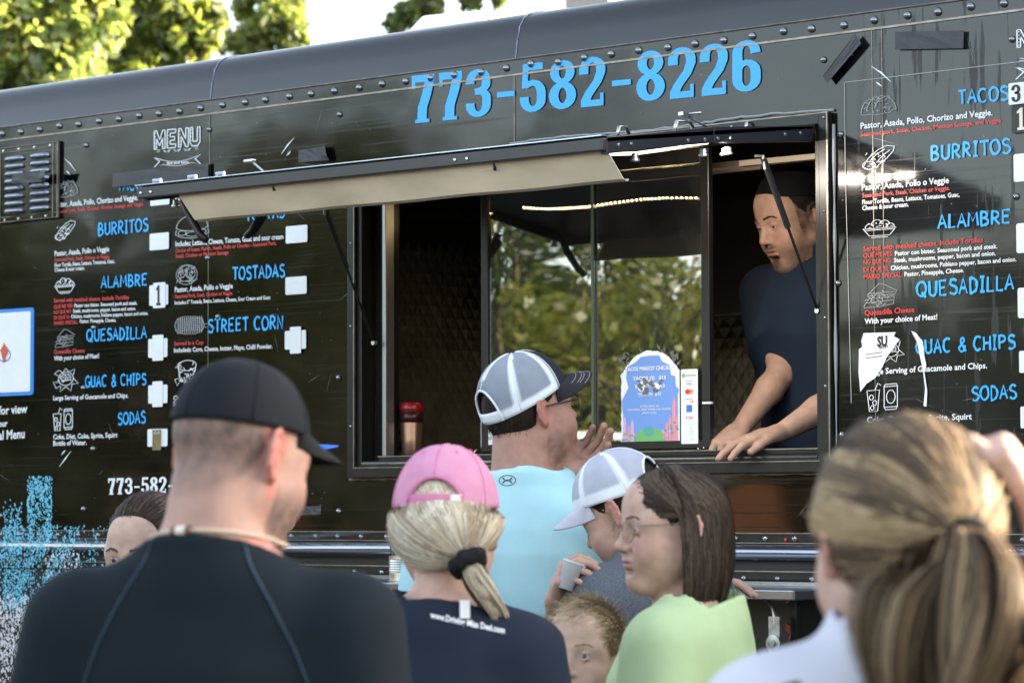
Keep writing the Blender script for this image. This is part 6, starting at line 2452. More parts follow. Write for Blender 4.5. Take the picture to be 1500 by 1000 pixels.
def short_hair(p, n, col, length, seed, zmax=.3, hl=hairline, lift=.006, mess=.25, comb=(0, -.35, -1.0), zmin=-.2, cols=None, capz=None):
    """short hair lying along the skull"""
    F = Field()
    F.el((0, -.012, .03), (.0790, .0980, .0885), .01, T=p.T)
    F.rc((0, -.035, -.02), (0, -.040, -.055), .066, .050, .03, T=p.T)
    # keep the face and ears free
    F.el((0, .075, -.035), (.085, .09, .115), .01, 's', T=p.T)
    for s_ in (-1, 1):
        F.el((s_ * .082, .0, -.018), (.03, .028, .036), .006, 's', T=p.T)
        F.el((s_ * .075, .03, -.06), (.04, .06, .06), .01, 's', T=p.T)
    F._add(lambda q: (q[:, 2] + .082), (0, 0, 0), .3, .01, 's', p.T)
    e = .125 * p.hs
    wv_ = wob(seed, 10, 60, 300, (1, 1, .4))
    F.disp = lambda P: .0022 * wv_(P)
    V, Q = surface(F, axis(p.hc[0] - e, p.hc[0] + e, .0042), axis(p.hc[1] - e, p.hc[1] + e, .0042), axis(p.hc[2] - e, p.hc[2] + e + .01, .0042))
    c0 = np.array(col)
    C = c0 * (1 + .35 * wv_(V)[:, None])
    o = np_mesh('hair', V, Q, M['hair'], p.root, C)
    r = np.random.default_rng(seed)
    d = scalp(n * 2, hl, seed)
    rt = HC + d * (.0775, .0965, .0885)
    ok = (rt[:, 2] < zmax) & (rt[:, 2] > zmin)
    d, rt = d[ok][:n], rt[ok][:n]
    m = 5
    cv = np.array(comb, float)
    t_ = cv - d * (d @ cv)[:, None] + r.normal(0, mess, d.shape)
    t_ /= np.linalg.norm(t_, axis=1, keepdims=True)
    L = length * r.uniform(.6, 1.2, (len(d), 1))
    P = []
    for j in range(m):
        u = j / (m - 1)
        P.append(rt + t_ * L * u + d * (lift * math.sin(u * 2.2) + .001) * (.6 + .8 * r.random((len(d), 1))))
    P = np.stack(P, 1)
    # follow the skull
    q = (P - HC) / (.0775, .0965, .0885)
    rr = np.linalg.norm(q, axis=2, keepdims=True)
    P = HC + q / rr * np.maximum(rr, 1.0 + .0 * rr) * (.0775, .0965, .0885)
    if capz is not None:
        sm = np.clip((rt[:, 2] - capz) / .012, 0, 1)[:, None, None]
        qq = (P - HC) / (.0775, .0965, .0885)
        P = P * (1 - sm) + (HC + qq / np.linalg.norm(qq, axis=2, keepdims=True) * 1.005 * (.0775, .0965, .0885)) * sm
    Cs = palette(len(d), cols or [c0, c0 * 1.5, c0 * .7], seed, d, 40, .2)
    V, Q, C = ribbons(P, np.repeat(d[:, None], m, 1), .0013 * p.hs, Cs)
    p.hair_mesh(V, Q, C, 'hair_strands', parent=p.root)


def sweep_hair(p, n, tie, cols, seed, hl=hairline, rH=(.0825, .1015, .0940), pony=None, w=.0014, m=16, bump=.0, wave=.0, hc=HC, tie_w=.10, spread=.004, base_col=None, capz=None, lv=.05, locks=26):
    """hair combed back over the skull to a tie, then hanging along the pony centre line [(x,y,z,radius)...] in head space"""
    r = np.random.default_rng(seed)
    d = scalp(n, hl, seed)
    rH = np.array(rH)
    tie = np.array(tie, float)
    ut = (tie - hc) / rH
    Rt = np.linalg.norm(ut)
    ut = ut / Rt
    u0 = ((HC + d * (.078, .097, .089)) - hc) / rH
    R0 = np.linalg.norm(u0, axis=1, keepdims=True)
    u0 = u0 / R0
    dot = np.clip(u0 @ ut, -1, 1)
    om = np.arccos(dot)[:, None]
    cc_ = u0[r.integers(0, n, 120)]
    kk_ = ((u0[:, None, :] - cc_[None]) ** 2).sum(2).argmin(1)
    lev = np.clip(r.uniform(0, 1, 120)[kk_] + r.normal(0, .12, n), 0, 1)[:, None]     # layer of the strand, shared by a lock
    P, Nn = [], []
    for j in range(m):
        t = j / (m - 1)
        a = np.sin((1 - t) * om) / (np.sin(om) + 1e-6)
        b = np.sin(t * om) / (np.sin(om) + 1e-6)
        u = a * u0 + b * ut
        u /= np.linalg.norm(u, axis=1, keepdims=True)
        R = (R0 * (1 - t) + Rt * t) * (1 - .02 * (1 - lev)) + bump * math.sin(math.pi * min(1, t * 1.05)) * (.3 + .7 * lev)
        R = np.maximum(R, .985 if t < .9 else .9) + lv * lev * math.sin(math.pi * min(1, .08 + t * .92)) ** .5
        pp = hc + u * rH * R
        if capz is not None:
            sm = np.clip((pp[:, 2:3] - capz) / .015, 0, 1)
            pp = pp * (1 - sm) + (HC + (pp - HC) / np.linalg.norm((pp - HC) / (.0800, .0985, .0900), axis=1, keepdims=True)) * sm
        pp = pp + r.normal(0, .0004, (n, 3))
        P.append(pp)
        nn = u / rH
        Nn.append(nn / np.linalg.norm(nn, axis=1, keepdims=True))
    if pony is not None:
        C_ = np.array(pony, float)
        k = len(C_)
        mm = 19
        tt = np.linspace(0, 1, mm)
        cl = np.stack([np.interp(tt, np.linspace(0, 1, k), C_[:, i]) for i in range(4)], 1)
        # smooth
        for _ in range(3):
            cl[1:-1] = (cl[:-2] + 2 * cl[1:-1] + cl[2:]) / 4
        tg = np.gradient(cl[:, :3], axis=0)
        tg /= np.linalg.norm(tg, axis=1, keepdims=True)
        side_ = np.cross(tg, (0.05, 1.0, 0.1))
        side_ /= np.linalg.norm(side_, axis=1, keepdims=True)
        up_ = np.cross(side_, tg)
        ph = np.arctan2(u0[:, 2] - ut[2], u0[:, 0]) + r.normal(0, .35, n)
        nl = locks
        lph = np.sort(r.uniform(-math.pi, math.pi, nl))
        lrho = np.sqrt(r.uniform(.12, 1, nl))
        li = np.abs(((ph[:, None] - lph[None] + math.pi) % (2 * math.pi)) - math.pi).argsort(1)[np.arange(n), r.integers(0, 3, n)]
        lend = r.uniform(.62, 1.0, nl)
        lwv = r.uniform(0, 6.28, nl)
        jx_, jy_ = r.normal(0, .10, n), r.normal(0, .10, n)
        end = np.minimum(1, lend[li] * r.uniform(.92, 1.06, n))
        for j in range(1, mm):
            e = np.minimum(tt[j], end)
            ii = e * (mm - 1)
            cpt = np.stack([np.interp(ii, np.arange(mm), cl[:, i]) for i in range(4)], 1)
            sd = side_[np.minimum(ii.astype(int), mm - 1)]
            up2 = up_[np.minimum(ii.astype(int), mm - 1)]
            sw_ = lph[li] + .45 * np.sin(tt[j] * 5 + lwv[li]) * tt[j]
            rh = lrho[li] * (1 + .18 * np.sin(tt[j] * 7 + lwv[li] * 2))
            tp_ = 1 - .55 * (e / end) ** 2
            c2x = np.cos(sw_) * rh + jx_ * tp_
            c2y = np.sin(sw_) * rh + jy_ * tp_
            of = c2x[:, None] * sd + c2y[:, None] * up2 * .75
            P.append(cpt[:, :3] + of * cpt[:, 3:4] + wave * of * np.sin(tt[j] * 7 + lwv[li] * 3)[:, None])
            Nn.append(of / (np.linalg.norm(of, axis=1, keepdims=True) + 1e-6))
    fl = r.random(n) < .02
    for j in range(len(P)):
        P[j][fl] += Nn[j][fl] * (.0045 * math.sin(j * .45 + 1) ** 2)
        P[j][fl] += .0012 * np.sin(j * .9 + np.arange(fl.sum())[:, None] * (1.0, 2.0, 3.0))
    P, Nn = np.stack(P, 1), np.stack(Nn, 1)
    Cs = palette(n, cols, seed, np.concatenate([u0, ], 1), 90, .07)
    V, Q, C = ribbons(P, Nn, w, Cs)
    p.hair_mesh(V, Q, C, 'hair_strands')
    # solid underlayer
    F = Field()
    F.el(hc, rH * .972, .01, T=p.T)
    F.el((0, .085, -.040), (.090, .085, .118), .01, 's', T=p.T)
    for s_ in (-1, 1):
        F.el((s_ * .085, .002, -.020), (.03, .03, .036), .006, 's', T=p.T)
    F._add(lambda q: (q[:, 2] + .070), (0, 0, 0), .3, .01, 's', p.T)
    if pony is not None:
        for a, b in zip(pony[:-1], pony[1:]):
            F.rc(a[:3], b[:3], a[3] * .5, b[3] * .5, .015, T=p.T)
    pts = np.array([p.hp(np.array(a[:3])) for a in (pony or [(0, 0, 0)])] + [p.hc - .13, p.hc + .135])
    lo, hi = pts.min(0) - .06, pts.max(0) + .02
    V, Q = surface(F, axis(lo[0], hi[0] + .04, .006), axis(lo[1], hi[1], .006), axis(lo[2], hi[2], .006))
    np_mesh('hair', V, Q, M['hair'], p.root, np.ones((len(V), 3)) * np.array(base_col if base_col is not None else np.array(cols[0]) * .5))


# ---- girl with the pink cap -----------------------------------------------------------
def make_pink():
    p = Person('blonde girl in a pink cap and navy t-shirt seen from behind, ponytail tied with black', (654, 667), 4.9, 4, head_rot=(6, 6, 0), bw=.88)
    p.build_body(fem=1, head_kw=dict(jaw=.92, fem=1), neck_r=.92)
    p.mesh_body((.50, .31, .24), fine=.0036)
    cols = [(.60, .49, .35), (.72, .61, .46), (.47, .37, .25), (.80, .71, .56), (.38, .29, .20)]
    hl = lambda az: np.interp(az, [0, 40, 62, 75, 95, 105, 125, 150, 180], [.085, .07, .03, .01, -.02, -.05, -.062, -.07, -.072])
    sweep_hair(p, 6800, (.052, -.094, -.058), cols, 31, hl=hl, rH=(.0830, .1010, .0880), capz=.018, hc=np.array((0, -.012, .012)),
               pony=[(.052, -.098, -.058, .014), (.064, -.112, -.080, .020), (.082, -.105, -.112, .020), (.096, -.075, -.138, .017), (.105, -.03, -.165, .014), (.10, .03, -.19, .010), (.09, .07, -.22, .004)], bump=.0, w=.0014, m=12, locks=24, base_col=(.40, .33, .24))
    # scrunchie
    F = Field()
    c = np.array((.060, -.106, -.066))
    ax = np.array((.5, -.35, -.75))
    ax /= np.linalg.norm(ax)
    x = np.cross(ax, (0, 0, 1))
    x /= np.linalg.norm(x)
    y = np.cross(ax, x)
    pts = [c + (math.cos(a) * x + math.sin(a) * y) * .021 for a in np.linspace(0, 2 * math.pi, 14, endpoint=False)]
    r = np.random.default_rng(2)
    for i in range(14):
        F.rc(pts[i] + r.normal(0, .002, 3), pts[(i + 1) % 14], .0125, .0105, .003, T=p.T)
    wv_ = wob(4, 10, 120, 380)
    F.disp = lambda P: .0022 * wv_(P)
    cw = p.hp(c)
    V, Q = surface(F, axis(cw[0] - .05, cw[0] + .05, .003), axis(cw[1] - .05, cw[1] + .05, .003), axis(cw[2] - .05, cw[2] + .05, .003))
    np_mesh('scrunchie', V, Q, M['cloth'], p.root, np.ones((len(V), 3)) * (.012, .012, .014))
    p.trousers()
    p.shirt('t_shirt', (.016, .022, .038), sleeve=.62, folds=.010, seed=8, infl=.018, neck=(-.006, 0))
    pk = (.62, .27, .40)
    cap(p, lambda az, t: pk, rim=(.050, .020), tilt=2, size=1.02, hole=(31, .29), strapcol=(.60, .20, .33), label='pale pink baseball cap with an adjustable strap', tall=.004)
    for az in (-118, 118, -150, 150):
        c = p.cappt(az, .62, .0032)
        MB().lathe(c, [(.0032, 0), (.002, .0008)], 8, axis=tuple(c - p.hp((0, 0, .03))), col=(.80, .13, .34)).build('eyelet', M['cap'], p.root)
    g_ = [[p.cappt(az, t, .0050) for t in (.01, .12)] for az in (150, 156, 162)]
    MB().grid(g_, col=(.75, .70, .66)).build('strap_buckle', M['cap'], p.root)
    # lettering across the shoulders
    v, f = font_mesh('www.Driving Miss Desi.com', .03)
    x0, z0 = p.L(643, 899, 4.9)[[0, 2]]
    x1, z1 = p.L(748, 922, 4.9)[[0, 2]]
    sx = (x1 - x0) / v[:, 0].max()
    h = 8.5 / 877 / CAPH
    u = v[:, 0] * sx
    pts = p.on_shirt(x0 + u, z0 + (z1 - z0) * u / (x1 - x0) + v[:, 1] * h, -1, .0015)
    MB().add(pts, f).build('shirt_lettering', M['white'], p.root)
    # care label standing out of the collar
    a = p.L(688, 870, 4.85)
    q = p.on_shirt([a[0] - .008, a[0] + .008], [.838 * p.H] * 2, -1, .001)
    tb = q + np.array((0, -.003, .030))
    MB().poly([q[0], q[1], tb[1], tb[0]]).build('collar_tag', M['white'], p.root)
    return p


# ---- man with the black cap, nearest on the left ------------------------------------------
def make_black_man():
    p = Person('broad man in black raglan shirt and black cap seen from behind at the left', (362, 533), 3.75, 8, head_rot=(32, 12, 0), bw=.99, hs=.93)
    p.lip = (.40, .2, .17)
    p.build_body(head_kw=dict(ear=1.22, jaw=1.0, nose=1.05), neck_r=1.04, up=.022)

    def col(C, q, V):
        x, y, z = q.T
        az = np.degrees(np.abs(np.arctan2(x, y + .012)))
        reg = np.clip((z - hairline(az) + .004) / .018, 0, 1) * (az > 78)
        C = stubble(C, q, reg * np.clip(.35 + (z + .07) * 6, .3, .85), (.085, .065, .055), .9, 7, 220)
        b = np.clip((-z - .03) / .03, 0, 1) * (y > .005) * (z > -.125)
        reg_ear = np.clip((np.abs(x) - .0735) / .002, 0, 1)
        C = C * (1 - reg_ear[:, None]) + np.array((.50, .20, .16)) * reg_ear[:, None]
        return stubble(C, q, b, (.12, .09, .08), .7, 8, 220)
    p.mesh_body((.43, .25, .195), col, fine=.003)
    p.eyes()
    p.trousers()
    F = p.F
    p.shirt('shirt', (.006, .011, .016), sleeve=.8, folds=.009, seed=12, infl=.014, neck=(.047, 0), sl_r=1.0)
    bk, tan_ = (.008, .010, .014), (.20, .15, .12)

    def cc(az, t):
        return bk
    cap(p, cc, rim=(.048, .024), back_hole=False, brim_col=(.012, .012, .013), brim_len=.084, size=.985, tilt=3, label='black fitted baseball cap')
    # raised raglan seams
    for s_ in (-1, 1):
        xs_ = np.array([.058, .070, .098, .130, .155, .172, .180]) * p.s * p.bw * s_ + (0)
        zs_ = p.nb[2] + np.array([.062, .030, -.015, -.075, -.140, -.22, -.30])
        t = np.linspace(0, 6, 40)
        X = np.interp(t, range(7), xs_)
        Z = np.interp(t, range(7), zs_)
        P_ = p.on_shirt(X, Z, -1, .0005)
        MB().tube(P_, .0022, 6, col=(.045, .07, .095), flat=.6).build('raglan_seam', M['cloth'], p.root, smooth=True)
    # cord necklace with beads
    c = p.hp((0, -.03, -.10))
    c = np.array((p.nb[0], p.nb[1], 0)) * .4 + c * .6
    zc = p.L(310, 776, 3.66)[2]
    r_ = p.nr * 1.09
    pts = []
    for a in np.linspace(0, 2 * math.pi, 60, endpoint=False):
        d = np.array((math.sin(a), -math.cos(a), 0))
        lo, hi = .02, .15
        base = np.array((p.nb[0], p.nb[1] + .005, zc + (1 - math.cos(a)) * -.012))
        for _ in range(12):
            mid = (lo + hi) / 2
            if F(np.array([base + d * mid]))[0] < 0:
                lo = mid
            else:
                hi = mid
        pts.append(base + d * (lo + .003))
    MB().tube(pts, .0034, 7, closed=True).build('necklace_cord', mat('beige_cord', (.55, .42, .30), .7, bump=.5, bscale=300), p.root, smooth=True)
    for i, colr in ((58, (.10, .05, .03)), (57, (.75, .66, .52)), (56, (.75, .66, .52)), (55, (.10, .05, .03))):
        a, b = np.array(pts[i]), np.array(pts[(i + 1) % 60])
        MB().lathe((a + b) / 2 + (0, -.002, .0), [(.003, -.0055), (.0066, -.003), (.0070, 0), (.0066, .003), (.003, .0055)], 12, axis=tuple(b - a), col=colr).build('bead', M['eye'], p.root, smooth=True)
    return p


# ---- woman in the green top -----------------------------------------------------------------
def make_green():
    p = Person('woman in a lime green top and glasses with a brown bob, looking left', (986, 682), 5.2, -72, head_rot=(-36, 2, 0), bw=.95, hs=.91)
    p.lip = (.42, .20, .18)
    p.build_body(fem=1, head_kw=dict(jaw=.95, nose=1.08, fem=.7, age=1.4, lid=.0056, lidz=.0004), neck_r=.9)
    p.mesh_body((.53, .34, .26), fine=.0028)
    p.eyes(gaze=(-.12, 1, .0), iris=(.06, .055, .045))
    p.brows((.13, .085, .06), n=110)
    cols = [(.052, .034, .024), (.038, .026, .018), (.072, .049, .034), (.030, .020, .014), (.095, .067, .047)]
    r = np.random.default_rng(41)
    hl = lambda az: np.interp(az, [0, 25, 50, 65, 80, 95, 110, 150, 180], [.058, .050, .026, .000, -.004, -.01, -.02, -.04, -.05])
    n = 6800
    d = scalp(n, hl, 41)
    az = np.arctan2(d[:, 0], d[:, 1])
    rt = HC + d * (.078, .097, .089)
    m = 15
    P, Nn = [], []
    lev = r.uniform(0, 1, (n, 1))
    target = np.sign(d[:, 0] + 1e-6) * np.clip(np.abs(az) * .75 + math.radians(58), math.radians(78), math.pi)
    zend = -.135 + .012 * np.cos(target * 2) + r.normal(0, .005, n) - .012 * (np.abs(target) > 2.2)
    el0 = np.arcsin(np.clip((rt[:, 2] - .03) / .089, -1, 1))
    tot_z = .03 + .089 * np.sin(el0)
    for j in range(m):
        t = j / (m - 1)
        s_ = np.minimum(1, t * 1.9)
        a = az + (target - az) * np.sin(s_ * math.pi / 2) ** .9
        el = el0 + (0 - el0) * np.minimum(1, t / .42)
        el = np.maximum(el, -.1)
        rad = 1.10 + .06 * np.sin(min(1, t * 1.6) * math.pi / 2) * (.45 + .55 * lev[:, 0])
        x = .0785 * np.sin(a) * np.cos(el) * rad
        y = .0975 * np.cos(a) * np.cos(el) * rad
        z = .03 + .089 * np.sin(el) * (1 + .05 * lev[:, 0])
        if t > .42:
            q = (t - .42) / .58
            z = z * (1 - q) + zend * q
            curl = -.20 * q ** 3
            x *= 1 + .06 * math.sin(q * 2.4) + curl
            y *= 1 + .05 * math.sin(q * 2.4) + curl
        pp = np.stack([x, y - .012, z], 1) + r.normal(0, .0005, (n, 3))
        P.append(pp)
        nn = np.stack([np.sin(a) * np.cos(el), np.cos(a) * np.cos(el), np.sin(el) * np.ones(n)], 1)
        Nn.append(nn)
    P, Nn = np.stack(P, 1), np.stack(Nn, 1)
    Cs = palette(n, cols, 41, np.stack([np.sin(target), np.cos(target), el0], 1), 110, .12)
    V, Q, C = ribbons(P, Nn, .0020, Cs)
    p.hair_mesh(V, Q, C, 'hair_strands')
    F = Field()
    F.el((0, -.014, .030), (.0815, .1010, .0915), .01, T=p.T)
    F.rc((0, -.045, .0), (0, -.050, -.115), .072, .060, .03, T=p.T)
    F.el((0, .094, -.044), (.084, .090, .098), .01, 's', T=p.T)
    for s_ in (-1, 1):
        F.el((s_ * .085, .004, -.03), (.034, .030, .045), .006, 's', T=p.T)
    V, Q = surface(F, axis(p.hc[0] - .13, p.hc[0] + .13, .005), axis(p.hc[1] - .14, p.hc[1] + .13, .005), axis(p.hc[2] - .17, p.hc[2] + .14, .005))
    np_mesh('hair', V, Q, M['hair'], p.root, np.ones((len(V), 3)) * (.035, .021, .014))
    # headband
    pts = []
    for a in np.linspace(-100, 100, 30):
        ar = math.radians(a)
        pts.append(p.hp((.0885 * math.sin(ar), .018 - .012 * abs(a) / 100, .030 + .0975 * math.cos(ar))))
    MB().tube(pts, .0034, 6, flat=.5, col=(.030, .014, .012)).build('headband', M['cap'], p.root, smooth=True)
    glasses(p, M['goldframe'])
    p.trousers()
    p.shirt('top', (.46, .58, .32), sleeve=.8, folds=.012, seed=15, infl=.020, neck=(-.020, -.1), neck_extra=.030, sl_r=1.05)
    # silver collar edge
    return p


# ---- boy in grey -------------------------------------------------------------------------------
def make_boy():
    p = Person('boy in a grey heather t-shirt and white mesh cap, head bowed, white cup in hand', (884, 652), 6.25, -42, head_rot=(-20, 26, -6), hs=.95, bw=.86)
    wr = p.L(812, 880, 6.12)
    kn = p.L(822, 836, 6.08)
    wr2 = p.L(893, 822, 6.0)
    arms = {-1: dict(elbow=p.L(838, 975, 6.15), wrist=wr, hand=dict(f=kn - wr, n=p.Wd(RGT * 1.0 - HEAD * .2), t=1, s=.9, curls=((48, 45, 20), (50, 45, 20), (52, 45, 20), (55, 45, 20)), thumb=(30, 10, 10))),
            1: dict(elbow=p.L(960, 905, 6.3), wrist=p.L(1000, 850, 6.35), hand=dict(f=p.L(1062, 846, 6.35) - p.L(1000, 850, 6.35), n=(0, 0, -1), t=-1, s=.9, curls=((18, 20, 10),) * 4, thumb=(25, 10, 10)))}
    p.build_body(arms=arms, fem=.3, head_kw=dict(jaw=.92, child=.4), neck_r=.84, arm_r=.85)
    p.mesh_body((.48, .29, .22), fine=.0036, hand_sides=(-1, 1), hfine=.0032)
    p.eyes(gaze=(0, .8, -.5))
    short_hair(p, 4200, (.020, .013, .010), .024, 51, zmax=.06, capz=-.010)
    p.trousers()
    p.shirt('t_shirt', (.105, .115, .135), sleeve=.62, folds=.012, seed=19, infl=.026, mat_='heather', neck=(.01, 0), sl_r=1.1)
    wh = (.80, .81, .86)

    def cc(az, t):
        a = abs(az)
        if t < .15 or abs(a - 62) < 4.5 or abs(a - 122) < 4 * (1 + t):
            return wh
        return (.44, .45, .52)
    cap(p, cc, rim=(.046, .008), brim_col=(.55, .53, .60), strapcol=(.82, .83, .88), tilt=0, curve=.03, size=1.03, brim_len=.07, label='white mesh trucker cap')
    return p, kn, wr


# ---- small boy at the bottom -------------------------------------------------------------------
def make_kid():
    p = Person('small fair-haired boy with messy hair, only his face showing at the bottom', (855, 880), 5.55, -166, head_rot=(4, -4, 0), hs=.90, bw=.82)
    p.lip = (.50, .22, .19)
    p.build_body(fem=.3, head_kw=dict(jaw=.96, child=1.0, nose=.85, fem=.5), neck_r=.8, arm_r=.8)
    p.mesh_body((.58, .38, .29), fine=.0027)
    p.eyes(gaze=(-.05, 1, .05), iris=(.10, .15, .18))
    p.brows((.34, .24, .15), n=90)
    cols = [(.46, .34, .20), (.34, .24, .14), (.60, .47, .30), (.26, .18, .10)]
    hl = lambda az: np.interp(az, [0, 25, 50, 62, 75, 95, 105, 125, 150, 180], [.075, .070, .050, .028, .006, .015, -.02, -.045, -.06, -.07])
    short_hair(p, 7000, (.30, .21, .125), .036, 61, hl=hl, lift=.005, mess=.30, comb=(.6, .9, -.2), cols=[np.array(c) for c in cols])
    p.trousers()
    p.shirt('t_shirt', (.03, .04, .07), sleeve=.6, seed=22, step=.010)
    return p


# ---- woman behind the man on the left -------------------------------------------------------------
def make_left_woman():
    p = Person('woman with swept-back brown hair half hidden behind the man in black', (215, 724), 6.2, -150, head_rot=(-6, 8, 0), bw=.9)
    p.build_body(fem=1, head_kw=dict(jaw=.93, fem=1, age=.4), neck_r=.9)
    p.mesh_body((.54, .36, .28), fine=.0036)
    p.eyes()
    p.brows((.07, .04, .03))
    cols = [(.075, .05, .035), (.055, .036, .026), (.11, .078, .055), (.15, .11, .08)]
    hl = lambda az: np.interp(az, [0, 25, 50, 62, 75, 95, 105, 125, 150, 180], [.080, .078, .060, .03, .012, .010, -.02, -.05, -.06, -.07])
    sweep_hair(p, 1800, (.0, -.112, .03), cols, 71, hl=hl, rH=(.085, .106, .100), bump=.10, w=.0020, m=10, pony=[(0, -.114, .03, .02), (0, -.13, .02, .03), (0, -.125, -.01, .02)])
    p.trousers()
    p.shirt('top', (.04, .04, .045), seed=25, step=.011)
    return p


# ---- person in the blue cap ------------------------------------------------------------------------
def make_blue_cap():
    p = Person('person in a bright blue cap, hidden behind the man in black but for the brim', (360, 604), 6.0, 72, head_rot=(4, 0, 0), bw=.9)
    p.build_body(head_kw={}, neck_r=1)
    p.mesh_body((.55, .33, .25), fine=.005)
    p.eyes()
    short_hair(p, 1500, (.03, .02, .015), .02, 81, zmax=.05)
    p.trousers()
    p.shirt('t_shirt', (.02, .025, .03), seed=28, step=.012)
    bl = (.05, .17, .72)
    cap(p, lambda az, t: bl, rim=(.050, .012), brim_len=.086, back_hole=False, curve=.012, brim_drop=.004, label='bright blue cap')
    return p


# ---- nearest woman, lower right ----------------------------------------------------------------------
def make_near_woman():
    p = Person('nearest woman at the lower right, highlighted ponytail, hand raised to head', (1322, 612), 2.88, -12, head_rot=(-2, 4, 0), bw=.95)
    wr = p.L(1532, 752, 2.86)
    kn = p.L(1488, 682, 2.85)
    arms = {1: dict(elbow=p.L(1600, 935, 2.95), wrist=wr, hand=dict(f=kn - wr, n=p.Wd(-RGT * .9 - np.array((0, 0, .6)) + HEAD * .3), t=1, s=.95, curls=((70, 75, 40), (70, 75, 40), (70, 75, 40), (70, 75, 40)), thumb=(20, 20, 20)))}
    p.build_body(fem=1, arms=arms, head_kw=dict(jaw=.93, fem=1), neck_r=.9, up=.035)
    p.mesh_body((.54, .35, .275), fine=.0036, hand_sides=(1,), hfine=.0028)
    p.eyes()
    cols = [(.13, .088, .054), (.21, .14, .082), (.34, .235, .13), (.095, .064, .042), (.27, .185, .105), (.070, .048, .033), (.42, .30, .17), (.12, .082, .052)]
    hl = lambda az: np.interp(az, [0, 40, 62, 75, 95, 105, 125, 150, 180], [.085, .07, .03, .01, -.015, -.05, -.075, -.085, -.088])
    pony = [(.018, -.116, -.004, .012), (.016, -.134, -.022, .028), (.006, -.150, -.052, .062), (-.002, -.156, -.084, .084), (-.008, -.152, -.115, .088), (-.010, -.144, -.155, .080), (-.010, -.138, -.21, .074), (-.010, -.13, -.29, .060), (-.010, -.13, -.36, .03)]
    sweep_hair(p, 7600, (.018, -.108, .0), cols, 91, hl=hl, rH=(.0925, .1080, .1010), bump=.03, w=.0017, m=14, pony=pony, wave=.012, locks=30, base_col=(.07, .045, .03), hc=np.array((0, -.012, .022)))
    c = p.hp((.018, -.124, -.006))
    ax = p.Rh @ np.array((0, -1.0, .1))
    F = Field()
    x = np.cross(ax, (0, 0, 1.0))
    x /= np.linalg.norm(x)
    y = np.cross(ax, x)
    pts = [c + (math.cos(a) * x + math.sin(a) * y) * .0160 for a in np.linspace(0, 2 * math.pi, 16, endpoint=False)]
    MB().tube(pts, .0072, 8, closed=True, col=(.012, .012, .013)).build('hair_tie', M['cloth'], p.root, smooth=True)
    p.trousers()
    p.shirt('top', (.56, .55, .61), sleeve=.75, folds=.006, seed=33, infl=.020, neck=(.035, 0), neck_extra=.008, sl_r=1.08)
    # dark bag strap over the left shoulder
    X = np.linspace(-.150, -.085, 14)
    Z = np.linspace(p.nb[2] + .0, p.nb[2] - .25, 14)
    P_ = p.on_shirt(X, Z, -1, .003)
    MB().tube(P_, .011, 8, flat=.25, col=(.012, .018, .035), ref=(0, 1, .1)).build('bag_strap', M['cloth'], p.root, smooth=True)
    return p


import time as _t
_t0 = _t.time()
WHO = dict(worker=make_worker, blue=make_blue_man, pink=make_pink, black=make_black_man, green=make_green, boy=make_boy, kid=make_kid, left=make_left_woman, bluecap=make_blue_cap, near=make_near_woman)
MADE = {}
for _k, _f in WHO.items():
    if ONLY is not None and _k not in ONLY:
        continue
    MADE[_k] = _f()
    print('person', _k, round(_t.time() - _t0, 1))

_tris = sum(len(o.data.polygons) * 2 for o in bpy.data.objects if o.type == 'MESH')
#print('person total tris about', _tris)
M['cupwhite'] = mat('white_paper_cup', (.72, .73, .74), .5)
# ================================================================ loose things on the sill, the shelf and in the hands
tb = thing('travel_tumbler', 'copper travel tumbler with a red lid standing on the window sill', 'tumbler', tuple(onY(603, 668, .10)))
tb.location.z = 1.710
q = 1 / scale_at(603, 620, .1)
MB().lathe((0, 0, 0), [(.026, 0), (.030, .004), (.031, .05), (.0335, .105), (.0345, .13), (.0345, .135)], 28).build('flask', mat('brushed_copper', (.62, .36, .26), .28, .85, noise=.05, nscale=60, stretch=(1, 1, .05)), tb, smooth=True)
MB().lathe((0, 0, 0), [(.0352, .134), (.0372, .137), (.0375, .148), (.0355, .152), (.033, .160), (.010, .162)], 28).build('lid', mat('red_plastic_lid', (.32, .012, .018), .25), tb, smooth=True)
MB().lathe((0, 0, 0), [(.0345, .10), (.0353, .10), (.0355, .133), (.0345, .133)], 28, cap=False).build('grip_band', mat('dark_red_band', (.05, .01, .01), .3), tb, smooth=True)
# crumpled plastic bag beside it
bg_ = thing('plastic_bag', 'crumpled clear plastic bag with napkins beside the tumbler', 'plastic bag', tuple(onY(575, 668, .13)))
bg_.location.z = 1.710
r_ = np.random.default_rng(17)
P = []
for i in range(15):
    t = i / 14
    row = []
    for k in range(17):
        a = 2 * math.pi * k / 16
        rr = (.040 * (1 - .8 * t ** 2) + .004) * (1 + .22 * math.sin(a * 3 + t * 7) + .12 * math.sin(a * 7 - t * 11))
        row.append((rr * math.cos(a), rr * .7 * math.sin(a), .15 * t))
    row[-1] = row[0]
    P.append(row)
MB().grid(P).build('bag_film', M['plastic'], bg_, smooth=False)
MB().box((-.022, -.012, .002), (.012, .012, .055)).build('napkin', mat('green_packet', (.10, .22, .17), .5), bg_, bevel=.004)
MB().box((-.015, -.015, .003), (.024, .0, .028)).build('snack', mat('brown_snack', (.28, .14, .05), .6), bg_, bevel=.005)
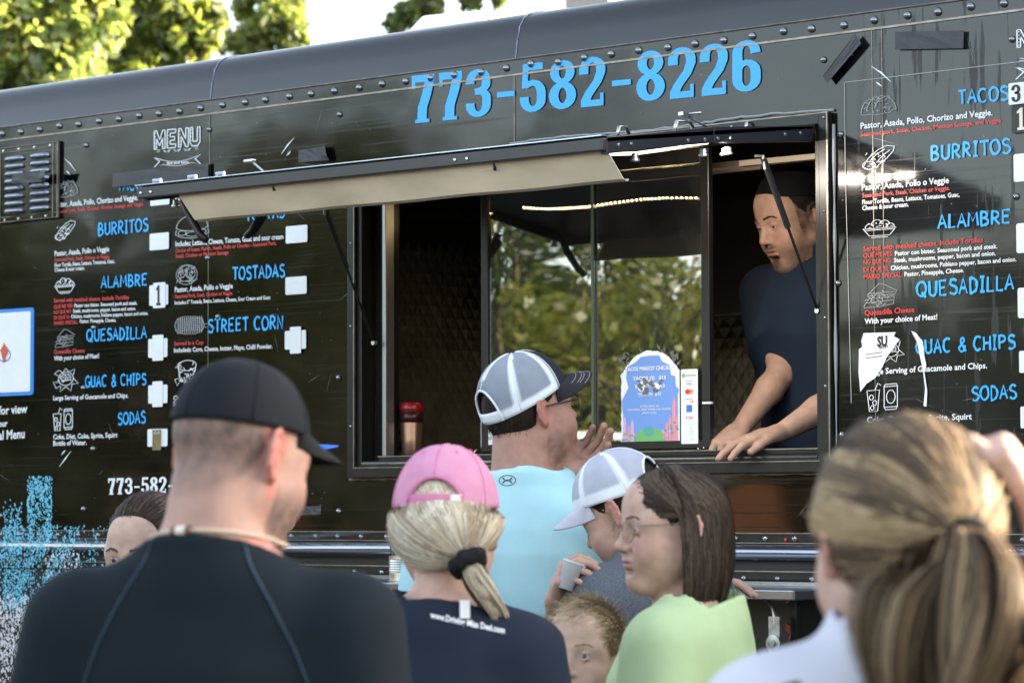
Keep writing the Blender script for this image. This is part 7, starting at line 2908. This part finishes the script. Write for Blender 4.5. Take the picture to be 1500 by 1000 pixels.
# sweets
sw = thing('wrapped_sweet', 'small red and white wrapped sweet on the window sill', 'sweet', tuple(onY(690, 662, .07)))
sw.location.z = 1.714
MB().lathe((0, 0, .006), [(.001, -.008), (.008, -.006), (.009, 0), (.008, .006), (.001, .008)], 10, axis=(1, .2, 0)).build('candy', M['red'], sw, smooth=True)
for s_ in (-1, 1):
    MB().poly([(s_ * .008, 0, .006), (s_ * .018, .006, .012), (s_ * .019, -.006, .002)]).build('wrapper', M['white'], sw)

# poster and stickers on the glass
PY = GY - .002 + .006
pa, pc = onY(909, 650, GY + .005), onY(995, 509, GY + .005)
pw, ph = pc[0] - pa[0], pc[2] - pa[2]
PYY = GY + .0055
ps = thing('poster', 'faded blue taco price poster with torn white edges taped to the glass', 'poster', (pa[0], PYY, pa[2]))


def PP(u, v, dy=0):
    return (u * pw, -dy, v * ph)


r_ = np.random.default_rng(8)
edge = []
for i in range(26):
    edge.append((i / 25, .0))
N_ = 44
top = []
for i in range(N_ + 1):
    u = 1 - i / N_
    v = .99 - .50 * abs(u - .52) ** 2.2 * 2.2 - r_.uniform(0, .018)
    top.append((u, min(v, .99)))
left = [(0 + r_.uniform(0, .03), v) for v in np.linspace(.70, .04, 16)]
MB().poly([PP(u, v) for u, v in edge + top + left]).build('paper', M['white'], ps)
ins = [(.04, .03), (.97, .02), (.97, .50), (.99, .56), (.94, .60), (.93, .70), (.86, .72), (.84, .82), (.72, .86), (.66, .93), (.50, .93), (.36, .92), (.25, .86), (.12, .82), (.10, .70), (.14, .60), (.06, .50), (.02, .45), (.05, .30)]
MB().poly([PP(u, v, .0006) for u, v in ins]).build('printed_sheet', mat('faded_poster_blue', srgb(118, 158, 228), .5), ps)
mb = MB()
pal = [mat('poster_pink', srgb(240, 150, 165), .5), mat('poster_green', srgb(120, 185, 110), .5), mat('poster_teal', srgb(90, 170, 160), .5), mat('poster_lilac', srgb(214, 180, 220), .5)]
for u, w, h_ in ((.05, .05, .30), (.12, .05, .20), (.18, .05, .26), (.76, .05, .22), (.82, .04, .30), (.88, .06, .50), (.94, .03, .3), (.70, .05, .14), (.26, .05, .10)):
    mb.poly([PP(u, .02, .0011), PP(u + w, .02, .0011), PP(u + w, h_ * .85, .0011), PP(u + w / 2, h_, .0011), PP(u, h_ * .8, .0011)], int(r_.integers(0, 2)) * 3)
v_ = arc(.5, .02, .26, .15, 0, 180, 14)
mb.poly([PP(a, b, .0013) for a, b in v_], 1)
mb.poly([PP(a, b, .0015) for a, b in arc(.48, .13, .09, .055, 0, 360, 16)[:-1]], 2)
for _ in range(40):
    a, b = (r_.uniform(.03, .3), r_.uniform(.02, .12)) if r_.random() < .5 else (r_.uniform(.70, .97), r_.uniform(.02, .22))
    mb.poly([PP(a + .022 * math.cos(t), b + .014 * math.sin(t), .0017 + _ * .00001) for t in np.linspace(0, 6.28, 7)[:-1]], int(r_.integers(0, 4)))
mb.build('poster_art', pal, ps)


def ptext(mb, t, u0, u1, v, h, mi=0, off=.03):
    w_, f_ = font_mesh(t, off)
    W_ = w_[:, 0].max()
    mb.add([PP(u0 + (u1 - u0) * a / W_, v + h * b / CAPH, .0019) for a, b in w_], f_, mi)


mb = MB()
ptext(mb, "TACOS MARIOS' CHICAGO", .09, .93, .775, .040)
ptext(mb, 'TACOS (3)   $15', .22, .78, .675, .036)
ptext(mb, 'BURRITO    $13', .26, .76, .590, .034)
ptext(mb, 'YOUTH  $15', .30, .70, .505, .034)
ptext(mb, 'AVAILABLE IN', .34, .66, .385, .020, off=.01)
ptext(mb, 'CHICKEN, BEEF, PORK OR VEGGIE', .13, .86, .350, .020, off=.01)
ptext(mb, '(PICK ONE)', .38, .62, .315, .020, off=.01)
mb.build('poster_lettering', M['white'], ps)
mb = MB()
for _ in range(26):
    a, b = r_.normal(.50, .11), r_.normal(.60, .045)
    s_ = r_.uniform(.02, .06)
    mb.poly([PP(a + s_ * math.cos(t) * r_.uniform(.5, 1.2), b + s_ * .6 * math.sin(t) * r_.uniform(.5, 1.2), .0022 + _ * .00002) for t in np.linspace(0, 6.28, 8)[:-1]], 0 if r_.random() < .7 else 1)
mb.build('torn_patch', [mat('glue_residue', (.16, .155, .145), .7), M['white']], ps)
mb = MB()
for _ in range(90):
    t = r_.uniform(0, 1)
    a = -.04 + 1.06 * t
    b = .90 + r_.normal(0, .06) - .25 * max(0, abs(t - .45) - .35)
    s_ = r_.uniform(.02, .05)
    an = r_.normal(1.2, .5)
    d = np.array((math.cos(an), math.sin(an)))
    e = np.array((-d[1], d[0])) * .35
    mb.poly([PP(*(np.array((a, b)) + s_ * x_), -.0016 + .00001 * _) for x_ in (d, e, -d, -e)])
mb.build('glue_residue', bpy.data.materials['glue_residue'], ps, kind='stuff')

sa, sc2 = onY(998, 650, GY - .001), onY(1022, 540, GY - .001)
st = thing('payment_sticker', 'white card payment sticker with card logos on the sliding window frame', 'sticker', (sa[0], GY - .0005, sa[2]))
sw_, sh_ = sc2[0] - sa[0], sc2[2] - sa[2]
MB().prism([(sw_ * u, 0, sh_ * v) for u, v in ((.04, 0), (.96, 0), (1, .01), (1, .99), (.96, 1), (.04, 1), (0, .99), (0, .01))], (0, -.001, 0)).build('sticker_sheet', M['white'], st)
mb = MB()
cols_ = [mat('print_dark_grey', (.06, .06, .06), .5), mat('print_green', (.08, .45, .10), .5), mat('print_orange', (.85, .30, .04), .5), mat('print_red', (.70, .05, .04), .5), mat('print_blue', (.06, .20, .55), .5), mat('print_faint', (.45, .45, .47), .5)]


def stx(t, u0, u1, v, h, mi):
    w_, f_ = font_mesh(t, .01)
    W_ = w_[:, 0].max()
    mb.add([(sw_ * (u0 + (u1 - u0) * a / W_), -.0016, sh_ * (v + h * b / CAPH)) for a, b in w_], f_, mi)


def srect(u0, u1, v0, v1, mi, dy=.0016):
    mb.poly([(sw_ * u0, -dy, sh_ * v0), (sw_ * u1, -dy, sh_ * v0), (sw_ * u1, -dy, sh_ * v1), (sw_ * u0, -dy, sh_ * v1)], mi)


stx('clover', .30, .94, .905, .030, 0)
for u, v in ((.08, .92), (.18, .92), (.08, .895), (.18, .895)):
    srect(u, u + .085, v, v + .021, 1)
srect(.28, .72, .838, .843, 0)
stx('VISA', .32, .68, .79, .026, 0)
srect(.28, .72, .766, .772, 2)
for cx_, mi_ in ((.41, 3), (.59, 2)):
    mb.poly([(sw_ * (cx_ + .15 * math.cos(t)), -.0016 - .0002 * mi_, sh_ * (.70 + .034 * math.sin(t))) for t in np.linspace(0, 6.28, 17)[:-1]], mi_)
stx('DISCOVER', .28, .72, .592, .014, 0)
mb.poly([(sw_ * .5, -.0016, sh_ * .553), (sw_ * .73, -.0016, sh_ * .553), (sw_ * .73, -.0016, sh_ * .585)], 2)
srect(.33, .67, .425, .52, 4)
stx('STAR', .28, .72, .33, .040, 3)
for v in (.20, .12):
    for q_ in ((.45, .75, v, v + .004), (.45, .75, v + .05, v + .054)):
        srect(*q_, 5)
    stx('PAY', .50, .70, v + .018, .014, 5)
stx('UnionPay', .45, .75, .05, .014, 5)
mb.build('sticker_print', cols_, st)
sa, sc2 = onY(705, 655, GY + .004), onY(724, 603, GY + .004)
fs = thing('food_sticker', 'small white notice with red lettering at the lower left of the glass', 'sticker', (sa[0], GY + .003, sa[2]))
MB().box((0, -.001, 0), (.05, 0, sc2[2] - sa[2])).build('notice_sheet', M['white'], fs)
w_, f_ = font_mesh('FOOD', .03)
MB().add([(.008 + a * .012, -.0015, .022 + b * .012) for a, b in w_], f_).build('notice_lettering', M['red'], fs)
w_, f_ = font_mesh('CT', .03)
MB().add([(.008 + a * .015, -.0015, .055 + b * .016) for a, b in w_], f_).build('notice_lettering', mat('print_teal', (.05, .25, .35), .5), fs)

# tin of stacked cups on the shelf
c = onZ(591, 850, 1.346)
c = onY(592, 850, -.17)
ct = thing('cup_tin', 'ribbed tin can holding a tall stack of clear and white cups on the shelf', 'cups', (c[0], -.17, 1.3455))
s_ = 1 / scale_at(592, 800, -.17)
R_ = 22.5 * s_
pr = [(R_ * .97, 0), (R_, .002)]
for k in range(10):
    z = .006 + k * .0045 + .028
    pr += [(R_, z), (R_ * .975, z + .0022)]
pr = [(R_ * .97, 0), (R_ * 1.02, .001), (R_ * 1.02, .004), (R_, .005), (R_, .024)] + [(R_ * (1 if k % 2 else .965), .026 + k * .0034) for k in range(12)] + [(R_, .068), (R_ * 1.03, .069), (R_ * 1.03, .072), (R_ * .95, .072)]
MB().lathe((0, 0, 0), pr, 32).build('tin_can', mat('tinned_steel', (.62, .60, .52), .25, 1.0, noise=.15, nscale=30), ct, smooth=False)
for k in range(9):
    z = .072 + k * .0085
    MB().lathe((0, 0, z), [(R_ * .86, 0), (R_ * .95, .028), (R_ * 1.0, .030), (R_ * 1.0, .033)], 26, cap=False).build('cup', M['plastic'] if k < 2 else M['cupwhite'], ct, smooth=True)
tw = MB().lathe((0, 0, .165), [(R_ * .9, 0), (R_ * .98, .002), (R_ * .98, .022), (R_ * .7, .020)], 20)
tw.build('cup', bpy.data.materials.get('white_paper_cup'), ct)

# cup in the boy's hand
if 'boy' in MADE:
    c = atD(836, 838, 6.06)
    cu = thing('paper_cup', 'small white paper cup held by the boy in grey', 'cup', tuple(c))
    ax = RGT * .32 + np.array((0, 0, 1.0))
    ax /= np.linalg.norm(ax)
    MB().lathe((0, 0, 0), [(.0145, -.036), (.0215, .020), (.0235, .021), (.0235, .0235), (.0205, .0235), (.0145, -.032)], 26, axis=tuple(-0 + ax)).build('cup_wall', bpy.data.materials['white_paper_cup'], cu, smooth=True)
